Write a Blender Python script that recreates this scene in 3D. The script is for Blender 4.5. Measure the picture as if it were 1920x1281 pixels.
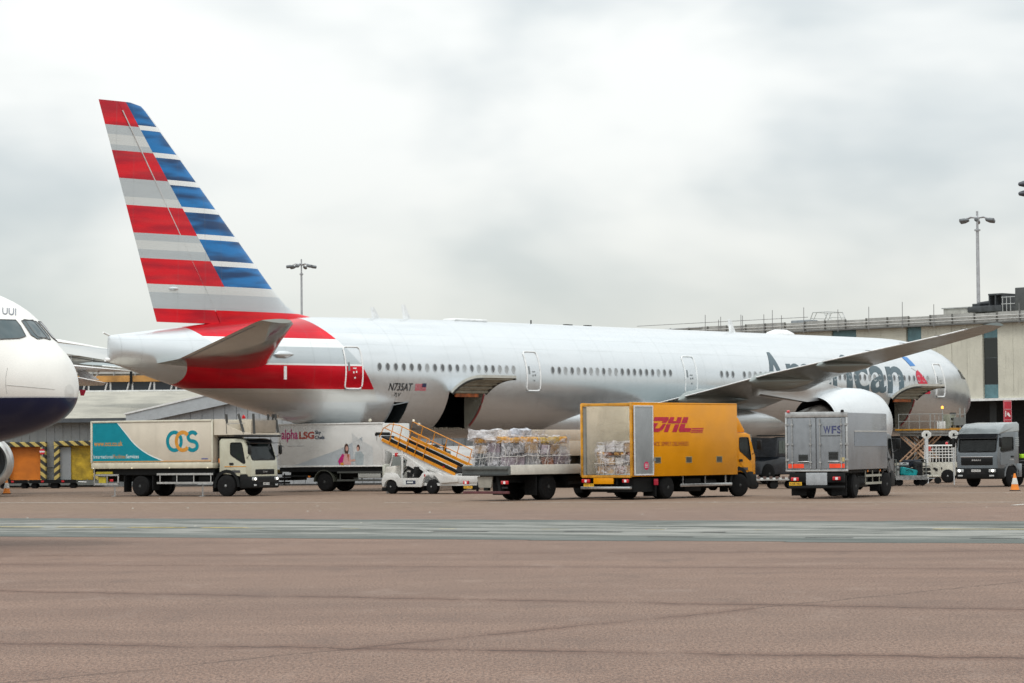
import bpy, bmesh, math, random
from mathutils import Vector, Matrix, Euler
random.seed(7)
S = bpy.context.scene
C = S.collection
R = math.radians
PI = math.pi
for o in list(bpy.data.objects): bpy.data.objects.remove(o)

# ------------------------------------------------------------ camera
F = 5190.0                                     # focal length in pixels of a 1920 wide frame
cam = bpy.data.cameras.new('camera'); CAM = bpy.data.objects.new('camera', cam); C.objects.link(CAM)
cam.sensor_width = 36; cam.lens = F/1920*36; cam.clip_start = .5; cam.clip_end = 6000
EYE = Vector((0, 0, 2.0))
CM = Matrix.Rotation(PI/2 + math.atan(202.5/F), 3, 'X') @ Matrix.Rotation(R(-.54), 3, 'Z')
CAM.matrix_world = Matrix.Translation(EYE) @ CM.to_4x4()
S.camera = CAM

# ------------------------------------------------------------ sky, sun, exposure
W = bpy.data.worlds.new('World'); S.world = W; W.use_nodes = True
SUN_EL, SUN_AZ = R(58), R(205)                 # high, behind the camera to the left
class NX:
    """tiny node maths builder"""
    def __init__(s, tree): s.t = tree
    def node(s, typ, **kw):
        n = s.t.nodes.new(typ)
        for k, v in kw.items(): setattr(n, k, v)
        return n
    def put(s, sock, v):
        if hasattr(v, 'is_output') or isinstance(v, bpy.types.NodeSocket): s.t.links.new(v, sock)
        else: sock.default_value = v
    def m(s, op, a, b=0.0, c=0.0, clamp=False):
        n = s.node('ShaderNodeMath', operation=op); n.use_clamp = clamp
        s.put(n.inputs[0], a); s.put(n.inputs[1], b); s.put(n.inputs[2], c)
        return n.outputs[0]
    def add(s, a, b): return s.m('ADD', a, b)
    def mul(s, a, b): return s.m('MULTIPLY', a, b)
    def gt(s, a, b): return s.m('GREATER_THAN', a, b)
    def lt(s, a, b): return s.m('LESS_THAN', a, b)
    def rng(s, v, a, b, c=0., d=1., smooth=True):
        n = s.node('ShaderNodeMapRange'); n.interpolation_type = 'SMOOTHSTEP' if smooth else 'LINEAR'
        s.put(n.inputs[0], v); n.inputs[1].default_value = a; n.inputs[2].default_value = b
        n.inputs[3].default_value = c; n.inputs[4].default_value = d
        return n.outputs[0]
    def mix(s, f, a, b, typ='MIX'):
        n = s.node('ShaderNodeMix', data_type='RGBA', blend_type=typ)
        s.put(n.inputs[0], f); s.put(n.inputs[6], a if not isinstance(a, tuple) else (*a[:3], 1))
        s.put(n.inputs[7], b if not isinstance(b, tuple) else (*b[:3], 1))
        return n.outputs[2]
    def noise(s, vec, scale, detail=4, rough=.55, dist=0):
        n = s.node('ShaderNodeTexNoise'); s.put(n.inputs['Vector'], vec)
        n.inputs['Scale'].default_value = scale; n.inputs['Detail'].default_value = detail
        n.inputs['Roughness'].default_value = rough; n.inputs['Distortion'].default_value = dist
        return n.outputs[0]
    def coord(s, which='Object'): return s.node('ShaderNodeTexCoord').outputs[which]
    def sep(s, v):
        n = s.node('ShaderNodeSeparateXYZ'); s.put(n.inputs[0], v); return n.outputs
    def comb(s, x, y, z):
        n = s.node('ShaderNodeCombineXYZ'); s.put(n.inputs[0], x); s.put(n.inputs[1], y); s.put(n.inputs[2], z); return n.outputs[0]
x = NX(W.node_tree); W.node_tree.nodes.clear()
sky = x.node('ShaderNodeTexSky', sky_type='NISHITA', sun_disc=False, sun_elevation=SUN_EL, sun_rotation=SUN_AZ)
d = x.sep(x.coord('Generated'))
v = x.comb(x.add(x.mul(d[0], 5.0), 2.3), x.mul(d[1], 5.0), x.mul(d[2], 10.0))
n1 = x.noise(v, 1.25, 4, .46, .25)
v2 = x.comb(x.mul(d[0], 9.0), x.mul(d[1], 9.0), x.add(x.mul(d[2], 22.0), 7.7))
n2 = x.noise(v2, 1.0, 4, .5, .2)
cl = x.rng(x.add(x.mul(n1, .74), x.mul(n2, .26)), .37, .60)
low = x.rng(d[2], 0.0, .12, 1.0, 0.0)
cl = x.add(cl, x.mul(x.rng(d[2], .085, .17), .08)); cl = x.m('MINIMUM', cl, 1.0)
base = x.mix(cl, (4.75, 5.25, 5.45), (7.6, 7.75, 7.6))
hor = x.mix(x.rng(d[0], -.22, .2), (5.3, 5.65, 5.1), (6.9, 6.8, 6.05))
col = x.mix(x.mul(low, .72), base, hor)
up = x.add(x.mul(x.m('MAXIMUM', d[2], 0.0), 1.25), 1.0)
col = x.mix(1.0, col, x.comb(up, up, up), 'MULTIPLY')
col = x.mix(.95, sky.outputs[0], col)
bg = x.node('ShaderNodeBackground'); x.put(bg.inputs[0], col); bg.inputs[1].default_value = .1
x.t.links.new(bg.outputs[0], x.node('ShaderNodeOutputWorld').inputs[0])
sl = bpy.data.lights.new('sun', 'SUN'); sl.energy = 1.0; sl.angle = R(16); sl.color = (1, .97, .92)
so = bpy.data.objects.new('sun', sl); C.objects.link(so)
sd = Vector((math.sin(SUN_AZ)*math.cos(SUN_EL), math.cos(SUN_AZ)*math.cos(SUN_EL), math.sin(SUN_EL)))
so.rotation_euler = (-sd).to_track_quat('-Z', 'Y').to_euler(); so.location = sd*300
S.view_settings.view_transform = 'Standard'; S.view_settings.look = 'None'
S.view_settings.exposure = 0.2; S.view_settings.gamma = 1.0; S.view_settings.use_curve_mapping = False

S.cycles.use_adaptive_sampling = False; S.cycles.sample_clamp_indirect = 4.0
S.cycles.denoising_input_passes = 'RGB'       # the guided denoiser scratches the glossy white skin

# ------------------------------------------------------------ helpers
def ray(px, py): return CM @ Vector(((px-960)/F, -(py-640.5)/F, -1))
def at(px, py, D):
    v = ray(px, py); return EYE + v*(D/v.y)
def ground(px, py, z=0.0):
    v = ray(px, py); return EYE + v*((z-EYE.z)/v.z)

MATS = {}
def M(name, col, rough=.5, metal=0., var=.08, scale=3., bump=0., bscale=40., coat=0., emit=0., spec=.5, streak=0.):
    if name in MATS: return MATS[name]
    m = bpy.data.materials.new(name); m.use_nodes = True; MATS[name] = m
    x = NX(m.node_tree); b = m.node_tree.nodes['Principled BSDF']
    c = x.coord(); n = x.noise(c, scale, 5, .6)
    lo = tuple(max(0, k*(1-var*1.6)) for k in col); hi = tuple(min(1, k*(1+var)) for k in col)
    cc = x.mix(x.rng(n, .3, .7), lo, hi)
    if streak:
        s = x.sep(c); sv = x.comb(x.mul(s[0], 3.), x.mul(s[1], 3.), x.mul(s[2], .25))
        sn = x.rng(x.noise(sv, 2.2, 4, .6), .5, .78)
        cc = x.mix(x.mul(sn, streak), cc, tuple(k*.45 for k in col))
    x.put(b.inputs['Base Color'], cc)
    x.put(b.inputs['Roughness'], x.rng(n, .2, .8, max(0, rough-.06), min(1, rough+.08)))
    b.inputs['Metallic'].default_value = metal; b.inputs['Coat Weight'].default_value = coat
    b.inputs['Coat Roughness'].default_value = .08; b.inputs['Specular IOR Level'].default_value = spec
    if emit:
        b.inputs['Emission Color'].default_value = (*col, 1); b.inputs['Emission Strength'].default_value = emit
    if bump:
        bn = x.node('ShaderNodeBump'); bn.inputs['Strength'].default_value = bump; bn.inputs['Distance'].default_value = .02
        x.put(bn.inputs['Height'], x.noise(c, bscale, 4)); x.t.links.new(bn.outputs[0], b.inputs['Normal'])
    return m
def glass(name, tint=(.25, .3, .3), t=.5, rough=.03):
    if name in MATS: return MATS[name]
    m = bpy.data.materials.new(name); m.use_nodes = True; MATS[name] = m
    x = NX(m.node_tree); m.node_tree.nodes.clear()
    tr = x.node('ShaderNodeBsdfTransparent'); tr.inputs[0].default_value = (*tint, 1)
    b = x.node('ShaderNodeBsdfPrincipled'); b.inputs['Base Color'].default_value = (.02, .026, .027, 1); b.inputs['Roughness'].default_value = rough
    n = x.noise(x.coord(), 4, 3); mx = x.node('ShaderNodeMixShader'); x.put(mx.inputs[0], x.rng(n, .2, .8, 1-t-.05, 1-t+.05))
    x.t.links.new(tr.outputs[0], mx.inputs[1]); x.t.links.new(b.outputs[0], mx.inputs[2])
    x.t.links.new(mx.outputs[0], x.node('ShaderNodeOutputMaterial').inputs[0])
    return m

def newbm(): return bmesh.new()
def _cap(bm, vs, mi):
    try: f = bm.faces.new(vs); f.material_index = mi; return f
    except ValueError: return None
def box(bm, x0, x1, y0, y1, z0, z1, bev=0., mi=0, seg=2):
    r = bmesh.ops.create_cube(bm, size=1)['verts']
    for v in r: v.co = Vector(((x0+x1)/2+v.co.x*(x1-x0), (y0+y1)/2+v.co.y*(y1-y0), (z0+z1)/2+v.co.z*(z1-z0)))
    fs = {f for v in r for f in v.link_faces}
    for f in fs: f.material_index = mi
    if bev:
        es = list({e for v in r for e in v.link_edges})
        q = bmesh.ops.bevel(bm, geom=es, offset=bev, segments=seg, affect='EDGES', profile=.5)
        for f in q['faces']: f.material_index = mi
    return r
def ring(bm, c, a, b, r, seg):
    return [bm.verts.new(c + a*(r*math.cos(2*PI*k/seg)) + b*(r*math.sin(2*PI*k/seg))) for k in range(seg)]
def bridge(bm, r0, r1, mi=0, closed=True):
    n = len(r0)
    for k in range(n if closed else n-1):
        _cap(bm, [r0[k], r0[(k+1) % n], r1[(k+1) % n], r1[k]], mi)
def frame(d):
    d = d.normalized(); a = d.orthogonal().normalized()
    if abs(d.z) < .9: a = d.cross(Vector((0, 0, 1))).normalized()
    return a, d.cross(a)
def cyl(bm, p0, p1, r0, r1=None, seg=12, mi=0, caps=True):
    p0, p1 = Vector(p0), Vector(p1); r1 = r0 if r1 is None else r1
    a, b = frame(p1-p0); A = ring(bm, p0, a, b, r0, seg); B = ring(bm, p1, a, b, r1, seg)
    bridge(bm, A, B, mi)
    if caps: _cap(bm, A[::-1], mi); _cap(bm, B, mi)
def tube(bm, pts, r, seg=6, mi=0):
    pts = [Vector(p) for p in pts]; prev = None
    for k, p in enumerate(pts):
        dd = (pts[min(k+1, len(pts)-1)] - pts[max(k-1, 0)])
        a, b = frame(dd); cur = ring(bm, p, a, b, r, seg)
        if prev: bridge(bm, prev, cur, mi)
        else: _cap(bm, cur[::-1], mi)
        prev = cur
    _cap(bm, prev, mi)
def bar(bm, p0, p1, w, h, mi=0):
    p0, p1 = Vector(p0), Vector(p1); a, b = frame(p1-p0)
    q = [[bm.verts.new(p + a*sx*w/2 + b*sy*h/2) for sx, sy in ((-1, -1), (1, -1), (1, 1), (-1, 1))] for p in (p0, p1)]
    bridge(bm, q[0], q[1], mi); _cap(bm, q[0][::-1], mi); _cap(bm, q[1], mi)
def lathe(bm, prof, o, axis, seg=24, mi=0, caps=True):
    o = Vector(o); axis = Vector(axis).normalized(); a, b = frame(axis); prev = None; first = None
    for t, r in prof:
        cur = ring(bm, o+axis*t, a, b, max(r, 1e-4), seg)
        if prev: bridge(bm, prev, cur, mi)
        else: first = cur
        prev = cur
    if caps: _cap(bm, first[::-1], mi); _cap(bm, prev, mi)
def prism(bm, pts, f0, f1, mi=0, bev=0.):
    """pts 2-D outline; f0/f1 map (u, v) to the two faces"""
    A = [bm.verts.new(f0(*p)) for p in pts]; B = [bm.verts.new(f1(*p)) for p in pts]
    fa = _cap(bm, A[::-1], mi); fb = _cap(bm, B, mi); bridge(bm, A, B, mi)
    if bev:
        es = [e for f in (fa, fb) if f for e in f.edges]
        q = bmesh.ops.bevel(bm, geom=list(set(es)), offset=bev, segments=2, affect='EDGES', profile=.5)
        for f in q['faces']: f.material_index = mi
def side(bm, pts, y0, y1, mi=0, bev=0.):
    prism(bm, pts, lambda u, v: (u, y0, v), lambda u, v: (u, y1, v), mi, bev)
def rpoly(pts, r, n=4):
    out = []; N = len(pts); pts = [Vector((*p, 0)) for p in pts]
    for i, p in enumerate(pts):
        a = (pts[i-1]-p); b = (pts[(i+1) % N]-p); rr = min(r, a.length*.45, b.length*.45)
        s, e = p+a.normalized()*rr, p+b.normalized()*rr
        for k in range(n+1):
            t = k/n; q = s*(1-t)**2 + p*2*t*(1-t) + e*t*t; out.append((q.x, q.y))
    return out
def rrect(x0, x1, y0, y1, r, n=4): return rpoly([(x0, y0), (x1, y0), (x1, y1), (x0, y1)], r, n)

def obj(name, bm, mats, parent=None, smooth=35, loc=None, normals=True):
    me = bpy.data.meshes.new(name)
    if normals: bmesh.ops.recalc_face_normals(bm, faces=bm.faces)
    bm.to_mesh(me); bm.free()
    for m in (mats if isinstance(mats, (list, tuple)) else [mats]): me.materials.append(m)
    if smooth:
        me.polygons.foreach_set('use_smooth', [True]*len(me.polygons)); me.set_sharp_from_angle(angle=R(smooth))
    o = bpy.data.objects.new(name, me); C.objects.link(o)
    if parent: o.parent = parent
    if loc is not None: o.location = loc
    return o
def inst(name, me, parent, loc=(0, 0, 0), rot=None):
    o = bpy.data.objects.new(name, me); C.objects.link(o); o.parent = parent; o.location = loc
    if rot: o.rotation_euler = rot
    return o
def tag(o, label, cat, group=None):
    o['label'] = label; o['category'] = cat
    if group: o['group'] = group
    return o
def thing(name, label, cat, loc=(0, 0, 0), rz=0., group=None):
    o = bpy.data.objects.new(name, None); C.objects.link(o); o.empty_display_size = .3
    o.location = loc; o.rotation_euler = (0, 0, rz); return tag(o, label, cat, group)
def struct(o): o['kind'] = 'structure'; return o
def copytree(o, parent=None):
    c = o.copy(); C.objects.link(c)
    if parent: c.parent = parent
    for ch in o.children: copytree(ch, c)
    return c
def boolean(o, cutters):
    par = o.parent; o.parent = None                 # cut in the thing's own frame
    for c in cutters:
        me = bpy.data.meshes.new('cut'); bmesh.ops.recalc_face_normals(c, faces=c.faces); c.to_mesh(me); c.free()
        co = bpy.data.objects.new('cut', me); C.objects.link(co)
        for m in o.data.materials: me.materials.append(m)
        md = o.modifiers.new('b', 'BOOLEAN'); md.operation = 'DIFFERENCE'; md.object = co; md.solver = 'EXACT'
        dg = bpy.context.evaluated_depsgraph_get()
        nm = bpy.data.meshes.new_from_object(o.evaluated_get(dg)); o.modifiers.clear()
        nm.name = o.data.name; o.data = nm; bpy.data.objects.remove(co)
    o.parent = par; return o
def text_bm(s, shear=0., bold=0., cuts=0):
    cu = bpy.data.curves.new('t', 'FONT'); cu.body = s; cu.size = 1; cu.shear = shear; cu.offset = bold; cu.resolution_u = 4
    o = bpy.data.objects.new('t', cu); C.objects.link(o)
    dg = bpy.context.evaluated_depsgraph_get(); me = bpy.data.meshes.new_from_object(o.evaluated_get(dg))
    bpy.data.objects.remove(o); bm = bmesh.new(); bm.from_mesh(me); bpy.data.meshes.remove(me)
    xs = [v.co.x for v in bm.verts]; ys = [v.co.y for v in bm.verts]
    x0, x1, y0, y1 = min(xs), max(xs), min(ys), max(ys)
    for v in bm.verts: v.co = Vector(((v.co.x-x0)/(x1-x0), (v.co.y-y0)/(y1-y0), 0))
    for k in range(1, cuts):
        g = list(bm.verts)+list(bm.edges)+list(bm.faces)
        bmesh.ops.bisect_plane(bm, geom=g, plane_co=(0, k/cuts, 0), plane_no=(0, 1, 0))
    return bm
def text(name, s, parent, f, mat, shear=0., bold=0., cuts=0):
    """f maps (u, v) in 0..1 to a point in the parent's frame"""
    bm = text_bm(s, shear, bold, cuts)
    for v in bm.verts: v.co = Vector(f(v.co.x, v.co.y))
    return obj(name, bm, mat, parent, smooth=0, normals=False)
def flat(name, pts, parent, f, mat):
    bm = newbm(); _cap(bm, [bm.verts.new(f(*p)) for p in pts], 0); return obj(name, bm, mat, parent, smooth=0, normals=False)
def stroke(pts, w):
    """a flat ribbon outline (two sides) along a 2-D path"""
    L, Rr = [], []
    for k, p in enumerate(pts):
        a = Vector(pts[max(k-1, 0)]); b = Vector(pts[min(k+1, len(pts)-1)]); d = (b-a).normalized(); n = Vector((-d.y, d.x))*w/2
        L.append((p[0]+n.x, p[1]+n.y)); Rr.append((p[0]-n.x, p[1]-n.y))
    return L, Rr
def ribbon(name, pts, w, parent, f, mat):
    bm = newbm(); L, Rr = stroke(pts, w)
    A = [bm.verts.new(f(*p)) for p in L]; B = [bm.verts.new(f(*p)) for p in Rr]; bridge(bm, A, B, 0, False)
    return obj(name, bm, mat, parent, smooth=0, normals=False)

# common materials
BLACK = M('black_plastic', (.009, .0095, .01), .5, spec=.3)
CHASS = M('chassis_black', (.0075, .0085, .009), .6, spec=.22, var=.25, scale=6)
RUBBER = M('tyre_rubber', (.011, .011, .0115), .85, spec=.2, var=.25, scale=9, bump=.2)
STEEL = M('galvanised_steel', (.42, .43, .43), .42, .6, var=.15, scale=7)
ALU = M('aluminium', (.6, .61, .61), .32, .85, var=.1, scale=5)
RIMW = M('rim_grey', (.32, .33, .33), .5, .3, var=.25, scale=12)
RIMD = M('rim_dark', (.07, .075, .075), .6, .2, var=.3, scale=12)
REDL = M('red_lens', (.55, .012, .02), .15, coat=.6)
AMBER = M('amber_lens', (.8, .22, .01), .2, coat=.5)
LAMP = M('headlamp_glow', (1., .95, .82), .2, emit=3.2)
MARK = M('marker_lamp', (.9, .82, .6), .3, emit=.35)
PLATEY = M('plate_yellow', (.75, .42, .02), .45)
PLATEW = M('plate_white', (.7, .7, .68), .45)
INK = M('ink_black', (.02, .02, .022), .5)
GL = glass('cab_glass')
SEATM = M('seat_cloth', (.03, .032, .036), .9)
HIVIS = M('hi_vis_cloth', (.42, .75, .03), .8, var=.12)
SKIN = M('skin', (.42, .25, .18), .6)
HAIR = M('hair', (.03, .02, .015), .7)
CLOTH = M('dark_cloth', (.03, .035, .05), .9)
# ------------------------------------------------------------ ground
def tarmac_mat():
    m = bpy.data.materials.new('tarmac'); m.use_nodes = True; x = NX(m.node_tree); b = m.node_tree.nodes['Principled BSDF']
    c = x.coord(); s = x.sep(c)
    big = x.noise(c, .045, 4, .6); mid = x.noise(x.comb(x.mul(s[0], .16), x.mul(s[1], .5), 0.), 1., 5, .62)
    gv = x.comb(x.mul(s[0], 30.), x.mul(s[1], 9.), 0.); fine = x.noise(gv, 1., 3, .75); grit = x.noise(gv, 2.1, 2, .8)
    col = x.mix(x.rng(mid, .3, .7), (.185, .112, .082), (.275, .178, .134))
    col = x.mix(x.mul(x.rng(big, .35, .7), .45), col, (.19, .132, .102))
    far = x.rng(s[1], 84., 100.)                       # sandier, dustier stand beyond the taxi lane
    col = x.mix(x.mul(far, .6), col, (.235, .165, .105))
    col = x.mix(x.rng(fine, .40, .62, 0., .8), col, (.085, .056, .046))
    col = x.mix(x.rng(grit, .56, .68, 0., .7), col, (.40, .32, .265))
    col = x.mix(x.rng(x.noise(gv, 1.5, 2, .7), .58, .7, 0., .7), col, (.09, .065, .055))
    mot = x.noise(x.comb(x.mul(s[0], .9), x.mul(s[1], .35), 2.), 1., 5, .7); col = x.mix(x.rng(mot, .52, .72, 0., .45), col, (.115, .08, .066)); col = x.mix(x.rng(mot, .28, .46, .35, 0.), col, (.27, .20, .165))
    # paving seams: reddish tar lines with a ragged edge
    wob = x.add(x.mul(x.add(x.noise(x.comb(s[0], 0., 0.), .7, 4, .7), -.5), 1.1), x.mul(x.add(x.noise(c, 5., 3), -.5), .35))
    for (x0, y0, x1, y1, w, st) in ((-5.4, 29.4, 5.8, 25.7, .26, .65), (-7.5, 40.6, 6.4, 33.6, .34, .55), (-9.3, 50.3, 8.4, 44.7, .4, .3),
                                (-1.6, 28.2, 3.0, 34.5, .3, .5), (-30., 57., 30., 50., .7, .3)):
        k = (y1-y0)/(x1-x0)
        dd = x.add(x.add(s[1], x.mul(s[0], -k)), -(y0-k*x0)); dd = x.m('ABSOLUTE', x.add(dd, wob))
        f = x.rng(dd, w*.25, w*2.2, 1., 0.)
        if abs(x1-x0) < 6: f = x.mul(f, x.mul(x.gt(s[0], x0), x.lt(s[0], x1)))
        core = x.rng(dd, w*.06, w*.4, 1., 0.)
        br = x.rng(x.noise(x.comb(x.mul(s[0], 1.), 7., 0.), 1.1, 5, .7), .3, .55, .15, 1.)
        col = x.mix(x.mul(x.mul(f, st*.8), br), col, (.105, .055, .040)); col = x.mix(x.mul(x.mul(core, st), br), col, (.03, .019, .016))
    oil = x.mul(x.rng(x.noise(x.comb(x.mul(s[0], .35), x.mul(s[1], .12), 0.), 1., 4, .65), .56, .74), x.rng(s[1], 90., 104.))
    col = x.mix(x.mul(oil, .5), col, (.16, .125, .095))
    x.put(b.inputs['Base Color'], col); x.put(b.inputs['Roughness'], x.rng(mid, .3, .7, .82, .92)); b.inputs['Specular IOR Level'].default_value = .25
    bn = x.node('ShaderNodeBump'); bn.inputs['Strength'].default_value = .25; bn.inputs['Distance'].default_value = .012
    x.put(bn.inputs['Height'], fine); x.t.links.new(bn.outputs[0], b.inputs['Normal'])
    return m
def strip_mat():
    m = bpy.data.materials.new('worn_concrete'); m.use_nodes = True; x = NX(m.node_tree); b = m.node_tree.nodes['Principled BSDF']
    c = x.coord(); s = x.sep(c)
    st = x.noise(x.comb(x.mul(s[0], .16), x.mul(s[1], .6), 0.), 1.2, 6, .72); fi = x.noise(c, 22., 3, .7)
    col = x.mix(x.rng(st, .40, .60), (.082, .09, .08), (.268, .268, .245))
    col = x.mix(x.rng(x.noise(x.comb(x.mul(s[0], .3), x.mul(s[1], 2.2), 4.), 1., 4, .6), .62, .75, 0., .7), col, (.09, .095, .095))
    col = x.mix(x.rng(x.m('ABSOLUTE', s[1]), 3.6, 7.6, 0., .8), col, (.08, .095, .088))
    col = x.mix(x.rng(fi, .45, .7, 0., .3), col, (.10, .11, .11))
    x.put(b.inputs['Base Color'], col); x.put(b.inputs['Roughness'], x.rng(st, .3, .7, .85, .7)); b.inputs['Specular IOR Level'].default_value = .2; return m
bm = newbm(); box(bm, -1800, 1800, -60, 3500, -1, 0); struct(obj('tarmac', bm, tarmac_mat(), smooth=0))
PAINTW = M('road_paint_white', (.62, .6, .55), .8, var=.35, scale=4); PAINTY = M('road_paint_yellow', (.60, .47, .14), .8, var=.35, scale=3)
STRIP_A = math.atan2(-13.6, 28.2)              # the taxi lane runs past towards the lower right
o = bpy.data.objects; bm = newbm()
r_ = random.Random(3)
N = 60
for k in range(N):                              # ragged edges where patches of concrete meet the tarmac
    xa, xb = -90+k*3., -87+k*3.
    a0, a1 = -8.1+r_.uniform(-.25, .25), 7.6+r_.uniform(-.25, .25)
    _cap(bm, [bm.verts.new((xa, a0, 0)), bm.verts.new((xb, a0, 0)), bm.verts.new((xb, a1, 0)), bm.verts.new((xa, a1, 0))], 0)
strip = struct(obj('taxiway', bm, strip_mat(), smooth=0, loc=(-1.5, 71., .004))); strip.rotation_euler.z = -.455
def line(name, p, q, w, mat, z=.008, dash=None):
    p, q = Vector((*p, z)), Vector((*q, z)); d = (q-p); L = d.length; d.normalize(); n = Vector((-d.y, d.x, 0))*w/2
    bm = newbm(); t = 0
    while t < L:
        e = min(L, t+(dash[0] if dash else L)); a, b = p+d*t, p+d*e
        _cap(bm, [bm.verts.new(a-n), bm.verts.new(b-n), bm.verts.new(b+n), bm.verts.new(a+n)], 0); t = e+(dash[1] if dash else 0)+1e-6
    return struct(obj(name, bm, mat, smooth=0))
line('stand_line', (-40, 123.5), (-9, 108.2), .3, PAINTW); line('stand_line', (-9, 108.2), (0., 104.3), .16, PAINTW, dash=(2.6, 1.8))
line('stand_line', (0.5, 104.3), (30., 90.6), .2, PAINTW)
line('stand_line', (16.5, 91.6), (19., 97.), .22, PAINTW); line('stand_line', (13, 119.), (40, 106), .18, PAINTW)
line('taxiway_line', (-14.5, 76.4), (-7., 72.9), .3, PAINTY, .012, (1.8, .5)); line('taxiway_line', (10, 66.2), (30, 58.), .2, PAINTY, .012)
line('taxiway_line', (-7., 72.6), (6., 66.8), .1, PAINTY, .012, (.5, 2.3))
line('joint_line', (-8, 24.5), (-4., 23.9), .07, PAINTW, .008); 
line('drain_slot', (-2, 68.3), (5, 65.3), .3, BLACK, .013, (1.5, 2.0)); line('drain_slot', (3, 62.4), (12, 58.5), .2, BLACK, .013, (1.1, 2.6))
bm = newbm()
for k in range(22):                              # small stones and scraps of litter on the stand
    p = ground(r_.uniform(0, 1920), r_.uniform(935, 1000)); w = r_.uniform(.01, .03); box(bm, p.x-w, p.x+w, p.y-w, p.y+w, 0, w*1.2)
g = obj('gravel', bm, M('pale_stone', (.6, .58, .52), .8), smooth=0); g['kind'] = 'stuff'

# ------------------------------------------------------------ buildings on the left
GREYW = M('grey_cladding', (.27, .285, .295), .55, var=.08, scale=1.2, streak=.25)
GREYD = M('grey_cladding_dark', (.2, .215, .22), .6, var=.1, scale=1.2, streak=.3)
ROOF = M('tan_roof_sheet', (.34, .325, .275), .7, var=.14, scale=.6, streak=.2)
FASC = M('fascia_grey', (.40, .43, .45), .5, var=.06)
TRIM = M('white_trim', (.72, .73, .72), .5)
def stripes(name, a, b, freq, k):
    m = bpy.data.materials.new(name); m.use_nodes = True; x = NX(m.node_tree); bs = m.node_tree.nodes['Principled BSDF']
    c = x.coord(); s = x.sep(c); t = x.m('FRACT', x.mul(x.add(x.mul(s[0], k), s[2]), freq))
    n = x.noise(c, 9, 4); col = x.mix(x.gt(t, .5), a, b); col = x.mix(x.rng(n, .5, .8, 0., .5), col, (.05, .045, .03))
    x.put(bs.inputs['Base Color'], col); bs.inputs['Roughness'].default_value = .7; return m
HAZL = stripes('hazard_stripes', (.03, .03, .025), (.52, .40, .12), 2.1, .8); HAZR = stripes('hazard_stripes_left', (.03, .03, .025), (.52, .40, .12), 2.1, -.8)
ORANGE = M('orange_curtain', (.62, .17, .008), .55, var=.12, scale=1.5, bump=.3, bscale=3); YELLOW = M('yellow_curtain', (.50, .33, .02), .55, var=.3, scale=1.4, bump=.4, bscale=3)
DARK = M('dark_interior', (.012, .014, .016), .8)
YW = 166.0
wh = thing('warehouse', 'low grey cargo shed with tan pitched roof and striped loading docks', 'warehouse', (-30, YW, 0))
def loc(f): return lambda *a: f(*a)
bm = newbm(); box(bm, -22, 7.5, .25, 25, 0, 4.05); obj('wall', bm, GREYD, wh, 0)
bm = newbm(); side_pts = [(-.35, 4.12), (13, 6.0), (26, 4.1), (26, 4.0), (13, 5.84), (-.35, 4.0)]
prism(bm, side_pts, lambda u, v: (-23, u, v), lambda u, v: (11.6, u, v)); obj('roof', bm, ROOF, wh, 0)
bm = newbm(); box(bm, -23, 7.3, -.5, -.34, 3.86, 4.1); obj('gutter', bm, M('gutter_dark', (.07, .08, .09), .5), wh, 0)
bm = newbm(); bar(bm, (-23, 13, 6.02), (11.6, 13, 6.02), .25, .1); obj('ridge_cap', bm, TRIM, wh, 0)
for k in range(-22*2, 15):
    if not (k*.5 < -11): 
        bm = newbm(); box(bm, k*.5+.01, k*.5+.49, .2 if k % 2 else .215, .25, 1.2, 3.9); obj('wall_panel', bm, GREYW, wh, 0)
def dock(x0, x1, zt, curtain, name, right_post=True, left_post=True):
    bm = newbm(); box(bm, x0, x1, .12, .19, .42, zt); obj('dock_curtain', bm, curtain, wh, 0)
    n = 5
    bm = newbm(); box(bm, x0-.35, x1+.35, -.3, .2, zt, zt+.3, .04); b = obj('dock_bumper', bm, HAZL, wh, 0)
    if right_post: bm = newbm(); box(bm, x1, x1+.33, -.32, .19, .32, zt-.01, .05); obj('dock_bumper', bm, HAZL, wh, 0)
    if left_post: bm = newbm(); box(bm, x0-.33, x0, -.32, .19, .32, zt-.01, .05); obj('dock_bumper', bm, HAZR, wh, 0)
    bm = newbm(); box(bm, x0-.5, x1+.5, -.5, .1, .12, .4); obj('dock_ledge', bm, M('dock_concrete', (.14, .15, .14), .8), wh, 0)
X0 = lambda px: at(px, 870, YW).x+30
dock(X0(18), X0(77), 2.42, ORANGE, 'orange'); dock(X0(113), X0(176), 2.46, YELLOW, 'yellow')
dock(X0(-80), X0(-20), 2.42, ORANGE, 'orange')
bm = newbm(); box(bm, X0(113), X0(133), -.02, .12, .42, 2.4); obj('door_leaf', bm, GREYW, wh, 0)
# no-entry sign on the bumper
sg = thing('no_entry_sign', 'round red no entry sign with white bar on the striped dock bumper', 'sign', (at(79, 847, YW-.36).x, YW-.36, at(79, 847, YW).z))
bm = newbm(); cyl(bm, (0, 0, 0), (0, .025, 0), .17*1.0, seg=24); obj('disc', bm, M('sign_red', (.6, .015, .03), .4), sg)
bm = newbm(); box(bm, -.15, .15, -.008, 0, -.045, .045); obj('bar', bm, TRIM, sg, 0)
bm = newbm(); box(bm, -.03, .03, .025, .045, -.3, .3); obj('bracket', bm, STEEL, sg, 0)

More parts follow.
